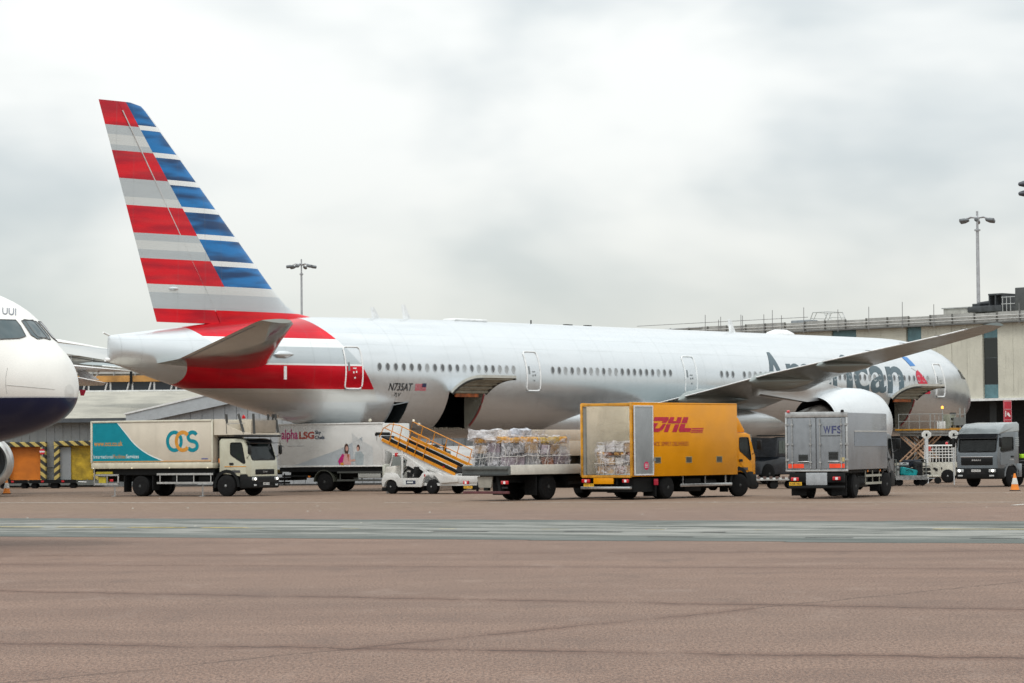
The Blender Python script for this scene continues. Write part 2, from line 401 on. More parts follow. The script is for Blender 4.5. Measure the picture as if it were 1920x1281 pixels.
# gabled shed
gx0, gx1, YG = at(250, 780, 163.).x, at(893, 780, 163.).x, 163.
gb = thing('gabled_shed', 'pale grey metal shed with wide gable fascia behind the parked trucks', 'shed', ((gx0+gx1)/2, YG, 0)); hw = (gx1-gx0)/2
EV, AP = 4.25, 4.25+hw*.225
bm = newbm(); prism(bm, [(-hw, 0), (hw, 0), (hw, EV), (0, AP), (-hw, EV)], lambda u, v: (u, .16, v), lambda u, v: (u, 24, v)); obj('wall', bm, GREYD, gb, 0)
n = int(2*hw/.66)
for k in range(n):
    a, b = -hw+k*2*hw/n+.012, -hw+(k+1)*2*hw/n-.012; za, zb = EV+(hw-abs(a))*.225-.3, EV+(hw-abs(b))*.225-.3
    bm = newbm(); prism(bm, [(a, .1), (b, .1), (b, zb), (a, za)], lambda u, v: (u, .05 if k % 3 else .07, v), lambda u, v: (u, .16, v)); obj('wall_panel', bm, M('pale_cladding', (.34, .36, .375), .5, var=.06, streak=.2), gb, 0)
for s in (-1, 1):
    bm = newbm(); prism(bm, [(s*(hw+.4), EV-.42), (s*(hw+.4), EV+.02), (0, AP+.12), (0, AP-.75), (s*(hw-1.4), EV-.28)], lambda u, v: (u, -.3, v), lambda u, v: (u, -.12, v)); obj('fascia', bm, FASC, gb, 0)
    bm = newbm(); prism(bm, [(s*(hw+.5), EV+.0), (s*(hw+.5), EV+.1), (0, AP+.22), (0, AP+.1)], lambda u, v: (u, -.36, v), lambda u, v: (u, 24, v)); obj('roof', bm, TRIM, gb, 0)
bm = newbm(); box(bm, hw, hw+13, .2, 10, 0, 3.9); obj('annex_wall', bm, GREYW, gb, 0)
# dark yard rubble at the foot: low dollies
def low_dolly(px, D, w, label, seed):
    t = thing('baggage_trolley', label, 'trolley', (at(px, 900, D).x, D, 0), 0, 'low trolleys along the loading docks'); q = random.Random(seed)
    bm = newbm(); box(bm, -w/2, w/2, -.6, .6, .34, .46, .02); obj('deck', bm, M('dolly_green', (.07, .085, .07), .7, var=.3), t)
    bm = newbm(); box(bm, -w/2, w/2, -.66, -.6, .3, .5); obj('frame', bm, CHASS, t, 0)
    for sx in (-1, 1):
        for sy in (-1, 1):
            bm = newbm(); cyl(bm, (sx*(w/2-.25), sy*.5-.06, .16), (sx*(w/2-.25), sy*.5+.06, .16), .16, seg=14); obj('wheel', bm, RUBBER, t)
    bm = newbm(); tube(bm, [(w/2, 0, .36), (w/2+.5, 0, .34), (w/2+.55, 0, .5)], .03); obj('tow_bar', bm, STEEL, t)
    bm = newbm(); box(bm, -.1, .06, -.69, -.66, .36, .46); obj('reflector', bm, REDL, t, 0)
    return t
low_dolly(28, 161.5, 1.7, 'empty low trolley in front of the orange dock curtain', 1)
low_dolly(84, 161.2, 1.6, 'empty low trolley below the round no entry sign', 2)
low_dolly(122, 160.8, 1.5, 'empty low trolley below the yellow dock curtain', 3)

# covered truss walkway and grey pier far behind
tw = thing('truss_walkway', 'dark elevated walkway with white diagonal braces and an orange band', 'walkway', (-40, 268, 0))
bm = newbm(); box(bm, -10, 16, 0, 4, 5.0, 8.9); obj('glazing', bm, M('dark_glazing', (.02, .026, .035), .15), tw, 0)
bm = newbm(); box(bm, -10, 16, -.3, 4.3, 8.9, 9.5); obj('canopy', bm, M('orange_band', (.56, .29, .08), .6, var=.25, scale=.5), tw, 0)
for k in range(24):
    X = -9.5+k*1.06
    bm = newbm(); bar(bm, (X, -.12, 6.0), (X+(.75 if k % 2 else 0.0), -.12, 8.88), .13, .1); obj('brace', bm, TRIM, tw, 0)
for k in range(5):
    bm = newbm(); box(bm, -8+k*5.5, -7.75+k*5.5, -.42, -.3, 8.7, 9.9); obj('post', bm, CHASS, tw, 0)
for k in range(3):
    bm = newbm(); box(bm, -8+k*10, -7.4+k*10, 1.5, 2.1, 0, 5); obj('column', bm, STEEL, tw, 0)
pr = thing('pier_building', 'long beige pier building with stacked horizontal ledges far behind the tail', 'building', (-42, 300, 0))
PB = M('pier_beige', (.36, .355, .315), .7, var=.1); PD = M('pier_dark_band', (.16, .165, .155), .7)  # darker tone for every second ledge
bm = newbm(); box(bm, -16, 21, 0, 14, 0, 12.9); obj('wall', bm, PB, pr, 0)
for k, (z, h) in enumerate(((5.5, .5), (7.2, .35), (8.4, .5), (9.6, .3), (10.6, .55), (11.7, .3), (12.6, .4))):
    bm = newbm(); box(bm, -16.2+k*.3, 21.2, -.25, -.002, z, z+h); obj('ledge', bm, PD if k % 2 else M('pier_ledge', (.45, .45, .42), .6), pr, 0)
for k in range(16):
    bm = newbm(); box(bm, -15+k*2.3, -14.9+k*2.3, -.4, -.26, 8, 14.0 if k % 4 == 0 else 12.6); obj('mullion', bm, STEEL, pr, 0)

# ------------------------------------------------------------ terminal on the right
TA = Vector((13.4, 224, 0)); TD = (Vector((37, 200, 0))-TA).normalized()
tm = thing('terminal_building', 'cream panelled terminal with tall dark windows and a grey parapet behind the nose', 'terminal', TA, math.atan2(TD.y, TD.x))
CREAM = M('cream_panel', (.56, .545, .46), .65, var=.06, scale=.8, streak=.4); TEAL = M('teal_spandrel', (.10, .20, .225), .35, var=.12)
PARA = M('parapet_grey', (.36, .36, .34), .6, var=.14, scale=1.5, streak=.3)
def tl(px, py=700):                                 # length along the facade at an image column
    v = ray(px, py); nn = Vector((-TD.y, TD.x, 0)); k = nn.dot(TA-EYE)/nn.dot(v); return (EYE+v*k-TA).dot(TD)
ZB, ZP, ZT = 5.35, 10.95, 11.65; LEN = 58.
bm = newbm(); box(bm, 0, LEN, .3, 30, ZB, ZT-.1); obj('wall', bm, CREAM, tm, 0)
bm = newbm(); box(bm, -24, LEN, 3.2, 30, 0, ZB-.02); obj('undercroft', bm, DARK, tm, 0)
bm = newbm(); box(bm, -.2, LEN, -.15, .3, ZB-.12, ZB+.05); obj('soffit_edge', bm, TRIM, tm, 0)
wins = [(tl(1560), tl(1606)), (tl(1700), tl(1728)), (tl(1843), tl(1871)), (tl(1990), tl(2020))]
prevx = 0.
for (a, b) in wins+[(LEN, LEN)]:
    n = max(1, round((a-prevx)/1.25)); w = (a-prevx)/n
    for k in range(n):
        bm = newbm(); box(bm, prevx+k*w+.012, prevx+(k+1)*w-.012, 0 if k % 2 else .012, .3, ZB+.05, ZP-.02); obj('wall_panel', bm, CREAM, tm, 0)
    prevx = b
    if a < LEN:
        wd = bpy.data.objects.new('window', None)
        bm = newbm(); box(bm, a, b, .2, .29, ZB+.05, ZP-.02); wd = obj('window', bm, M('window_frame_grey', (.2, .24, .25), .5), tm, 0)
        for z0, z1, mt, nm in ((ZB+.08, ZB+1.05, TEAL, 'spandrel'), (ZB+1.1, ZB+3.0, M('window_dark', (.012, .014, .014), .1), 'pane'), (ZB+3.05, ZB+4.45, M('window_dark2', (.02, .024, .022), .12), 'pane'), (ZB+4.5, ZP-.05, TEAL, 'spandrel')):
            bm = newbm(); box(bm, a+.04, b-.04, .15, .2, z0, z1); obj(nm, bm, mt, wd, 0)
k = 0; X = -.4
while X < LEN:                                     # parapet boards, rails, scaffold tubes
    bm = newbm(); box(bm, X+.02, X+1.98, -.32, -.2, ZP+.02, ZT+(.04 if k % 3 else -.03)); obj('parapet_panel', bm, PARA, tm, 0)
    bm = newbm(); box(bm, X-.04, X+.04, -.42, -.34, ZP-.1, ZT+.05); obj('parapet_post', bm, M('post_dark', (.13, .13, .12), .6), tm, 0)
    X += 2.; k += 1
for z in (ZP+.22, ZP+.46):
    bm = newbm(); tube(bm, [(-3.5, -.47, z), (LEN, -.47, z)], .035); obj('rail', bm, M('rail_pale', (.55, .55, .53), .5), tm, 0)
bm = newbm(); box(bm, -.4, LEN, -.5, .4, ZP-.08, ZP+.0); obj('cornice', bm, M('post_dark2', (.12, .12, .115), .6), tm, 0)
bm = newbm(); tube(bm, [(-4, -.47, ZT+.35), (14, -.47, ZT+.36)], .03); tube(bm, [(-5.5, -.47, ZT-.08), (3, -.47, ZT-.02)], .06); obj('scaffold_tube', bm, STEEL, tm, 0)
for px, top in ((1331, 1.3), (1356, .7), (1360, 1.0), (1398, 1.1), (1401, 1.0), (1441, 1.0), (1457, 1.4), (1474, .8), (1516, 1.5), (1580, 1.1), (1638, 1.2), (1701, 1.5), (1760, 1.1), (1920, .8)):
    X = tl(px); bm = newbm(); tube(bm, [(X, -.5, ZP-.2), (X+.02, -.5, ZT+top*.75)], .025); obj('scaffold_pole', bm, M('scaffold_grey', (.25, .25, .25), .5, .4), tm, 0)
for k in range(7):
    X = -20+k*10.; bm = newbm(); box(bm, X, X+.6, .8, 1.4, 0, ZB-.12); obj('column', bm, M('column_concrete', (.02, .022, .022), .8), tm, 0)
# things on the roof
def on_roof(px, off, z=ZT-.1):
    v = ray(px, 590); nn = Vector((-TD.y, TD.x, 0)); k = nn.dot(TA+nn*off-EYE)/nn.dot(v); p = EYE+v*k; return Vector((p.x, p.y, z))
ang = math.atan2(TD.y, TD.x)
sk = thing('skylight_frame', 'bare metal skylight frame of bent hoops on the terminal roof', 'roof frame', on_roof(1552, 3.), ang)
for y in (-.9, .9):
    bm = newbm(); tube(bm, [(-1.25, y, 0), (-.75, y, .95), (.75, y, .95), (1.25, y, 0)], .04); tube(bm, [(-.9, y, 0), (-.35, y, .95)], .03); tube(bm, [(.9, y, 0), (.35, y, .95)], .03); obj('hoop', bm, STEEL, sk)
bm = newbm()
for X, z in ((-1.25, .02), (-.75, .95), (.75, .95), (1.25, .02), (-1., .5), (1., .5)): tube(bm, [(X, -.9, z), (X, .9, z)], .03)
obj('cross_bar', bm, STEEL, sk)
ac = thing('roof_plant', 'dark air handling machine with pipes on the terminal roof at right', 'roof plant', on_roof(1868, 3., ZT+.12), ang)
DK = M('plant_dark', (.04, .045, .05), .6, var=.3)
bm = newbm(); box(bm, -1.9, 1.2, -1, 1, .1, .55, .05); box(bm, -1.6, -.9, -.8, .8, .55, .75, .04); obj('base_unit', bm, DK, ac)
bm = newbm()
for X in (-.1, .45, 1.05): box(bm, X, X+.12, -.8, .8, .55, 1.35)
box(bm, -.1, 1.17, -.85, .85, 1.3, 1.42); obj('frame', bm, DK, ac, 0)
bm = newbm(); cyl(bm, (-1.3, -.4, .7), (-.2, -.4, .8), .16, seg=14); cyl(bm, (-1.6, .3, .68), (-.2, .3, .72), .12, seg=14); obj('pipe', bm, DK, ac)
bm = newbm(); box(bm, 2.4, 5.0, -1, 1, 0, 1.75, .04); obj('cabinet', bm, M('plant_cabinet', (.06, .065, .065), .6), ac)
bm = newbm()
for X in (1.3, 1.65, 2.0): tube(bm, [(X, -1, 0), (X, -1, 1.15)], .03)
tube(bm, [(1.2, -1, 1.1), (2.4, -1, 1.1)], .03); tube(bm, [(1.2, -1, .6), (2.4, -1, .6)], .03); obj('guard_rail', bm, STEEL, ac)
hb = thing('roof_housing', 'small grey box housing on the terminal roof beside the light mast', 'roof housing', on_roof(1815, 3., ZT+.0), ang)
bm = newbm(); box(bm, -1.6, 1.0, -.9, .9, 0, .58, .03); obj('body', bm, PARA, hb); bm = newbm(); box(bm, -1.7, 1.1, -1., 1., .58, .66); obj('lid', bm, STEEL, hb, 0)
hc = thing('roof_hatch', 'low grey roof hatch between the scaffold poles on the terminal roof', 'roof hatch', on_roof(1508, 2.5, ZT-.05), ang)
bm = newbm(); box(bm, -.9, .9, -.6, .6, 0, .35, .06); obj('body', bm, M('hatch_grey', (.2, .22, .24), .5), hc); bm = newbm(); box(bm, -2.6, 1.4, -.7, .7, -.04, .06); obj('kerb', bm, TRIM, hc, 0)
# stand number sign
sp = at(1889.5, 772, 190.); ss = thing('stand_sign', 'tall red stand sign with white marks under the terminal edge', 'sign', (sp.x, sp.y, 0), .25)
bm = newbm(); box(bm, -.28, .28, 0, .12, 3.0, 5.05, .02); obj('board', bm, M('stand_red', (.42, .012, .03), .5), ss)
bm = newbm()
for z in (5.0, 4.45, 3.72): box(bm, -.285, .285, -.012, -.002, z-.03, z+.01)
box(bm, -.29, -.265, -.012, -.002, 3.0, 5.0); box(bm, .265, .29, -.012, -.002, 3.0, 5.0); obj('border', bm, M('stand_pink', (.6, .3, .33), .5), ss, 0)
WM = M('sign_white', (.75, .68, .68), .5)
for zz in (3.95, 3.18):
    flat('mark', rrect(-.2, -.12, zz-.02, zz+.38, .03), ss, lambda u, v: (u, -.014, v), WM)
    flat('mark', rpoly([(-.08, zz+.12), (.0, zz+.3), (.08, zz+.24), (.21, zz+.02), (.16, zz-.06), (.02, zz+.05)], .04), ss, lambda u, v: (u, -.014, v), WM)
bm = newbm(); box(bm, -.12, .12, .2, .3, 0, 3.1); obj('post', bm, CHASS, ss, 0)

# ------------------------------------------------------------ floodlight masts
def mast(px, ptop, D, r0, r1, hs, label, n=6, ph=.3):
    p = at(px, ptop, D); t = thing('floodlight_mast', label, 'light mast', (p.x, D, 0), 0, 'tall apron floodlight masts')
    H = p.z; MG = M('mast_grey', (.42, .43, .45), .5, .4, var=.1)
    bm = newbm(); cyl(bm, (0, 0, 0), (0, 0, H-hs*1.15), r0, r1, 16); cyl(bm, (0, 0, H-hs*1.15), (0, 0, H), r1*.75, r1*.7, 12); obj('pole', bm, MG, t)
    bm = newbm(); cyl(bm, (0, 0, H-hs*1.3), (0, 0, H-hs*1.2), r1*1.9, seg=14); cyl(bm, (0, 0, H-.55*hs), (0, 0, H-.42*hs), r1*1.6, seg=14); obj('collar', bm, MG, t)
    for k in range(n):
        a = 2*PI*k/n+ph; ca, sa = math.cos(a), math.sin(a)
        bm = newbm(); tube(bm, [(0, 0, H-.45*hs), (ca*hs*.5, sa*hs*.5, H-.4*hs), (ca*hs*.75, sa*hs*.75, H-.5*hs)], .05*hs); ar = obj('arm', bm, MG, t)
        bm = newbm()
        lathe(bm, [(-.34*hs, .02), (-.3*hs, .07*hs), (0, .14*hs), (.3*hs, .13*hs), (.34*hs, .02)], (ca*hs*.95, sa*hs*.95, H-.62*hs), (ca, sa, -.12), 10); obj('floodlight', bm, M('lamp_body_grey', (.16, .17, .18), .4, .4), ar)
    return t
mast(565, 486, 330., .18, .12, 1.45, 'slim grey light mast behind the tail fin')
mast(1832, 396, 262., .24, .15, 1.45, 'tall grey light mast rising behind the terminal roof plant')
p = at(1925, 352, 150.); fl = thing('floodlight_mast', 'light mast mostly cut off by the right edge, two lamp heads showing', 'light mast', (p.x+.55, 150., 0), 0, 'tall apron floodlight masts')
bm = newbm(); cyl(bm, (0, 0, 0), (0, 0, p.z+.5), .3, .16, 14); obj('pole', bm, M('mast_grey', (1, 1, 1)), fl)
for dz in (.2, -.32):
    for sx in (-1, 1):
        bm = newbm(); tube(bm, [(0, 0, p.z+dz+.1), (sx*.4, -.1, p.z+dz+.1)], .05); a_ = obj('arm', bm, CHASS, fl)
        bm = newbm(); lathe(bm, [(-.5, .02), (-.46, .1), (-.2, .17), (.2, .17), (.26, .02)], (sx*.55, -.15, p.z+dz), (-sx, .1, .06), 12); obj('floodlight', bm, M('lamp_body_dark', (.06, .065, .08), .4, .3), a_)
# ------------------------------------------------------------ airliner body helper
def hermite(tab, L, k):
    if L <= tab[0][0]: return tab[0][k]
    if L >= tab[-1][0]: return tab[-1][k]
    for i in range(len(tab)-1):
        if tab[i][0] <= L <= tab[i+1][0]: break
    a, b = tab[i], tab[i+1]; h = b[0]-a[0]; t = (L-a[0])/h
    def sl(j):
        if j == 0: return (tab[1][k]-tab[0][k])/(tab[1][0]-tab[0][0])
        if j == len(tab)-1: return (tab[j][k]-tab[j-1][k])/(tab[j][0]-tab[j-1][0])
        s0 = (tab[j][k]-tab[j-1][k])/(tab[j][0]-tab[j-1][0]); s1 = (tab[j+1][k]-tab[j][k])/(tab[j+1][0]-tab[j][0])
        return 0 if s0*s1 <= 0 else 2*s0*s1/(s0+s1)
    m0, m1 = sl(i), sl(i+1); t2, t3 = t*t, t*t*t
    return (2*t3-3*t2+1)*a[k] + (t3-2*t2+t)*h*m0 + (-2*t3+3*t2)*b[k] + (t3-t2)*h*m1
class Body:
    def __init__(s, tab): s.tab = tab
    def pt(s, L, th, off=0.):
        t, b, w = (hermite(s.tab, L, k) for k in (1, 2, 3)); hz = (t-b)/2
        return Vector((-L, -(w+off)*math.cos(th), (t+b)/2+(hz+off)*math.sin(th)))
    def th(s, L, z):
        t, b = hermite(s.tab, L, 1), hermite(s.tab, L, 2); return math.asin(max(-1, min(1, (z-(t+b)/2)/((t-b)/2))))
    def sz(s, L, z, off=0.): return s.pt(L, s.th(L, z), off)
    def basis(s, L, z):
        p = s.sz(L, z); th = s.th(L, z); tx = (s.pt(L-.1, th)-s.pt(L+.1, th)).normalized(); tu = (s.pt(L, th+.02)-s.pt(L, th-.02)).normalized()
        n = tx.cross(tu); n = n if n.y < 0 else -n; n.normalize(); up = n.cross(tx)
        up = up if up.z > 0 else -up
        return p, Matrix((tx, -n, up)).transposed()
    def mesh(s, Ls, seg=64, mi=0):
        bm = newbm(); prev = None; first = None
        for L in Ls:
            cur = [bm.verts.new(s.pt(L, 2*PI*k/seg)) for k in range(seg)]
            if prev: bridge(bm, prev, cur, mi)
            else: first = cur
            prev = cur
        _cap(bm, first[::-1], mi); _cap(bm, prev, mi); return bm
    def patch(s, bm, L0, L1, z0, z1, off, n=8, m=4, mi=0):
        g = [[bm.verts.new(s.sz(L0+(L1-L0)*i/m, z0+(z1-z0)*j/n, off)) for j in range(n+1)] for i in range(m+1)]
        for i in range(m): bridge(bm, g[i], g[i+1], mi, False)

# ------------------------------------------------------------ the big airliner
NOSE = (30.17, 184.55, 0); PSI = R(48.1)
A = thing('airliner', 'long silver twin engine airliner with red white and blue striped tail fin, cargo doors open', 'airliner', NOSE, PSI)
TAB = [(.45, 4.95, 4.95, .02), (.53, 5.38, 4.52, .42), (.75, 5.75, 4.15, .76), (1.15, 6.2, 3.8, 1.15), (1.8, 6.75, 3.47, 1.58), (2.7, 7.36, 3.15, 2.05), (3.8, 7.93, 2.92, 2.42),
       (5.2, 8.36, 2.76, 2.72), (7, 8.68, 2.67, 2.95), (9, 8.86, 2.63, 3.08), (11, 8.9, 2.62, 3.13), (50, 8.9, 2.62, 3.13), (53, 8.88, 2.6, 3.1), (56, 8.85, 2.66, 2.95),
       (60, 8.78, 3.17, 2.6), (63.4, 8.62, 3.82, 2.2), (66.3, 8.37, 4.48, 1.75), (69.4, 8.02, 5.2, 1.22), (72.2, 7.69, 5.92, .62), (73.2, 7.57, 6.18, .3), (73.5, 7.53, 6.26, .13), (73.55, 7.48, 6.32, .03)]
B = Body(TAB)
SIL, WHT, GRY, RED, BLU = (.66, .69, .71), (.86, .87, .86), (.50, .54, .56), (.62, .006, .028), (.012, .125, .36)
def paint(name, colour_fn, met=.7, coat=.2):
    m = bpy.data.materials.new(name); m.use_nodes = True; MATS[name] = m
    x = NX(m.node_tree); b = m.node_tree.nodes['Principled BSDF']; c = x.coord(); s = x.sep(c)
    L = x.mul(s[0], -1.0); z = s[2]
    col = colour_fn(x, L, z, s, c)
    sv = x.comb(x.mul(s[0], .25), x.mul(s[1], 2.), x.mul(s[2], 2.))
    dirt = x.rng(x.noise(sv, 1.1, 2, .5), .45, .75, 0., .16)
    col = x.mix(dirt, col, x.mix(.5, col, (.22, .21, .19)))
    x.put(b.inputs['Base Color'], col); b.inputs['Metallic'].default_value = met
    x.put(b.inputs['Roughness'], x.rng(x.noise(c, .8, 4), .3, .7, .24, .34)); b.inputs['Coat Weight'].default_value = coat; b.inputs['Coat Roughness'].default_value = .12
    for sp_, ph, wd in ((2.667, .0, .010), (5.334, .31, .007)):            # skin joints
        fr = x.m('FRACT', x.add(x.mul(L, 1/sp_), ph)); col = x.mix(x.mul(x.lt(fr, wd), .22), col, (.16, .165, .165))
    for zl in (7.95, 7.35, 4.85, 4.1, 3.4): col = x.mix(x.mul(x.lt(x.m('ABSOLUTE', x.add(z, -zl)), .012), .16 if 'livery' in name else 0.), col, (.15, .155, .155))
    x.t.links.new(col, b.inputs['Base Color'])
    return m
def band(x, z, a, b): return x.mul(x.gt(z, a), x.lt(z, b))
def livery_fn(x, L, z, s, c):
    fr1 = x.add(x.mul(z, .70), 59.37-6.25*.70); fr2 = x.add(x.mul(x.add(z, -6.25), .95), 59.37)
    low = x.lt(z, 6.25); front = x.add(x.mul(low, fr1), x.mul(x.add(1., x.mul(low, -1.)), fr2))
    wob = x.mul(x.m('POWER', x.m('ABSOLUTE', x.add(z, -5.75)), 2.), .55)
    tail = x.mul(x.gt(L, front), x.lt(L, x.add(69.55, wob)))
    tail2 = x.mul(x.gt(L, front), x.lt(L, x.add(69.3, x.mul(x.add(z, -8.2), 1.2))))
    r = x.noise(x.comb(x.mul(s[0], .3), s[1], x.mul(z, 1.6)), 1., 3)
    red = x.mix(x.rng(r, .35, .65), (.54, .001, .016), (.76, .001, .018))
    col = x.mix(x.mul(tail, band(x, z, 4.44, 5.08)), SIL, (.66, .665, .65)); col = x.mix(x.mul(tail, band(x, z, 5.08, 6.24)), col, red)
    col = x.mix(x.mul(tail2, band(x, z, 6.24, 6.33)), col, WHT); col = x.mix(x.mul(tail2, band(x, z, 6.33, 7.15)), col, GRY)
    col = x.mix(x.mul(tail2, band(x, z, 7.15, 7.58)), col, WHT); return x.mix(x.mul(tail2, x.gt(z, 7.58)), col, red)
LIV = paint('airliner_livery', livery_fn)
SILV = paint('airliner_silver', lambda x, L, z, s, c: x.mix(0., SIL, SIL))
def fin_fn(x, L, z, s, c):
    q = x.noise(x.comb(x.mul(s[0], .32), 3.0, x.mul(z, 1.9)), 1., 2, .5)
    red = x.mix(x.rng(q, .35, .62), (.48, .001, .018), (.76, .001, .014)); blu = x.mix(x.rng(q, .36, .62), (.004, .045, .145), (.008, .185, .50))
    rear = x.mix(band(x, z, 17.48, 19), WHT, red)
    for a, b in ((17.04, 17.48), (16.29, 16.56), (14.14, 15.0), (12.11, 12.46), (11.27, 11.69), (8.9, 9.67)): rear = x.mix(band(x, z, a, b), rear, GRY)
    for a, b in ((17.04-.48, 17.04), (13.75, 14.14), (11.69, 12.11), (9.67, 10.06)): rear = x.mix(band(x, z, a, b), rear, (.66, .68, .67))
    for a, b in ((15.0, 16.29), (12.46, 13.75), (10.06, 11.27), (7.5, 8.9)): rear = x.mix(band(x, z, a, b), rear, red)
    frt = x.mix(0., WHT, WHT)
    for a, b in ((17.57, 18.7), (16.33, 17.35), (15.08, 16.1), (13.83, 14.84), (12.56, 13.59), (11.3, 12.31), (10.07, 11.05)): frt = x.mix(band(x, z, a, b), frt, blu)
    diag = x.lt(L, x.add(x.mul(z, .702), 72.5-18.59*.702)); up = x.gt(z, 10.06)
    le = x.lt(L, x.add(x.mul(z, .995), 71.60-18.59*.995))
    return x.mix(x.mul(up, le), x.mix(x.mul(diag, up), rear, frt), (.78, .79, .79))
FIN = paint('airliner_fin_stripes', fin_fn, .15, .05)
Ls = [.45, .46, .48, .53, .58, .65, .75, .85, 1., 1.15, 1.35, 1.55, 1.8, 2.2, 2.6, 3.2, 3.8, 4.5, 5.2, 6, 7, 8, 9, 10, 11] + [11+1.5*k for k in range(1, 27)] + [51, 52, 53, 54, 55, 56, 57, 58, 59, 60, 61, 62, 63.4, 65, 66.3, 68, 69.4, 71, 72.2, 72.8, 73.2, 73.4, 73.5, 73.55]
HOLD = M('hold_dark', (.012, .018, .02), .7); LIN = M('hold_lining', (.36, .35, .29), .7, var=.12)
fus = obj('fuselage', B.mesh(sorted(set(Ls)), 72), [LIV, HOLD, LIN], A, 0)
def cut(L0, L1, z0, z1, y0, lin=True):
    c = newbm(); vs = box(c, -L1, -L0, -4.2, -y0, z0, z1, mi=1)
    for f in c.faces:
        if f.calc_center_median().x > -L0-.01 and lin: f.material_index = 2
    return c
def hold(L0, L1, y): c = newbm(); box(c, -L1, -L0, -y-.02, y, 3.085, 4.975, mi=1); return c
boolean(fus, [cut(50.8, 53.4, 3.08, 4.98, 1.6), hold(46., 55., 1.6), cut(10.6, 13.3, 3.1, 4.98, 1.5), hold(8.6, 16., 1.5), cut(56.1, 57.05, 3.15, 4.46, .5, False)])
fus.data.polygons.foreach_set('use_smooth', [True]*len(fus.data.polygons)); fus.data.set_sharp_from_angle(angle=R(28))
WHITEL = M('door_outline_white', (.82, .83, .83), .35); GREYL = M('marking_grey', (.25, .27, .28), .5)
def cabin_door(L, z0=5.12, z1=7.2, w=1.08):
    bm = newbm(); B.patch(bm, L-w/2, L+w/2, z0, z1, .012, 12, 4); dr = obj('cabin_door', bm, LIV, A, 60, normals=False)
    pts = [B.sz(L+u, v, .02) for u, v in rrect(-w/2, w/2, z0, z1, .2, 4)]
    dense = []
    for i in range(len(pts)):
        (u0, v0), (u1, v1) = (rrect(-w/2, w/2, z0, z1, .2, 4)[j % len(pts)] for j in (i, i+1))
        n = max(1, int(abs(v1-v0)/.2)); dense += [B.sz(L+u0+(u1-u0)*t/n, v0+(v1-v0)*t/n, .02) for t in range(n)]
    bm = newbm(); tube(bm, dense+[dense[0]], .042, 6); obj('door_frame', bm, WHITEL, dr, 60)
    bm = newbm(); B.patch(bm, L+.28, L+.4, 6.0, 6.42, .022, 3, 1); obj('door_window', bm, GREYL, dr, 0, normals=False)
    bm = newbm(); B.patch(bm, L-.12, L+.1, 6.1, 6.16, .03, 1, 1); B.patch(bm, L-.16, L-.08, 5.9, 6.0, .03, 1, 1); B.patch(bm, L+.02, L+.1, 5.88, 5.98, .03, 1, 1); B.patch(bm, L-.08, L+.02, 5.62, 5.7, .03, 1, 1)
    obj('door_marking', bm, WHITEL if L > 55 else GREYL, dr, 0, normals=False)
    bm = newbm(); bar(bm, B.sz(L-w/2+.05, z0-.05, .02), B.sz(L+w/2-.05, z0-.05, .02), .07, .06); obj('door_sill', bm, GREYL, dr, 0)
for L in (59.9, 46.95, 33.4, 7.5): cabin_door(L)
# cabin windows: one shared mesh with ring and pane
bm = newbm(); N = 18
def oval(a, b, y): return [bm.verts.new((a*math.cos(2*PI*k/N), y, b*math.sin(2*PI*k/N))) for k in range(N)]
r0, r1, r2 = oval(.165, .225, 0), oval(.165, .225, -.012), oval(.125, .185, -.012); r3 = oval(.118, .178, .0)
bridge(bm, r0, r1, 0); bridge(bm, r1, r2, 0); bridge(bm, r2, r3, 0); _cap(bm, oval(.118, .178, -.004), 1)
w0 = obj('window', bm, [M('window_ring', (.50, .52, .53), .4, .3), M('window_pane', (.10, .105, .11), .12)], A, 60); wme = w0.data
wme2 = wme.copy(); wme2.materials[1] = M('window_shade', (.33, .345, .35), .3); bpy.data.objects.remove(w0)
q = random.Random(5)
WL = [58.24-.5405*k for k in range(19)] + [45.36-.532*k for k in range(20)] + [30.53, 29.99, 29.45] + [28.36-.5334*k for k in range(31)] + [11.76-.542*k for k in range(6)]
for L in WL:
    p, mt = B.basis(L-.0, 6.23); o = inst('window', wme2 if q.random() < .28 else wme, A, p); o.rotation_euler = mt.to_euler()
# flight deck windows
for sgn in (1, -1):
    for poly in ([(1.95, 6.55), (2.35, 6.3), (3.15, 6.75), (2.6, 7.15)], [(2.45, 6.3), (3.2, 6.3), (3.75, 6.9), (3.25, 6.8)], [(3.3, 6.3), (3.95, 6.35), (4.05, 6.9), (3.82, 6.9)]):
        bm = newbm(); _cap(bm, [bm.verts.new(Vector((1, sgn, 1))*B.sz(L, z, .02)) for L, z in poly], 0); obj('cockpit_window', bm, M('cockpit_glass', (.015, .02, .022), .05), A, 0)
# lettering, registration and emblems lying on the skin
LET = M('lettering_slate', (.085, .13, .155), .35, var=.05)
def on(L0, L1, z0, z1, off=.014): return lambda u, v: B.sz(L0+(L1-L0)*u, z0+(z1-z0)*v, off)
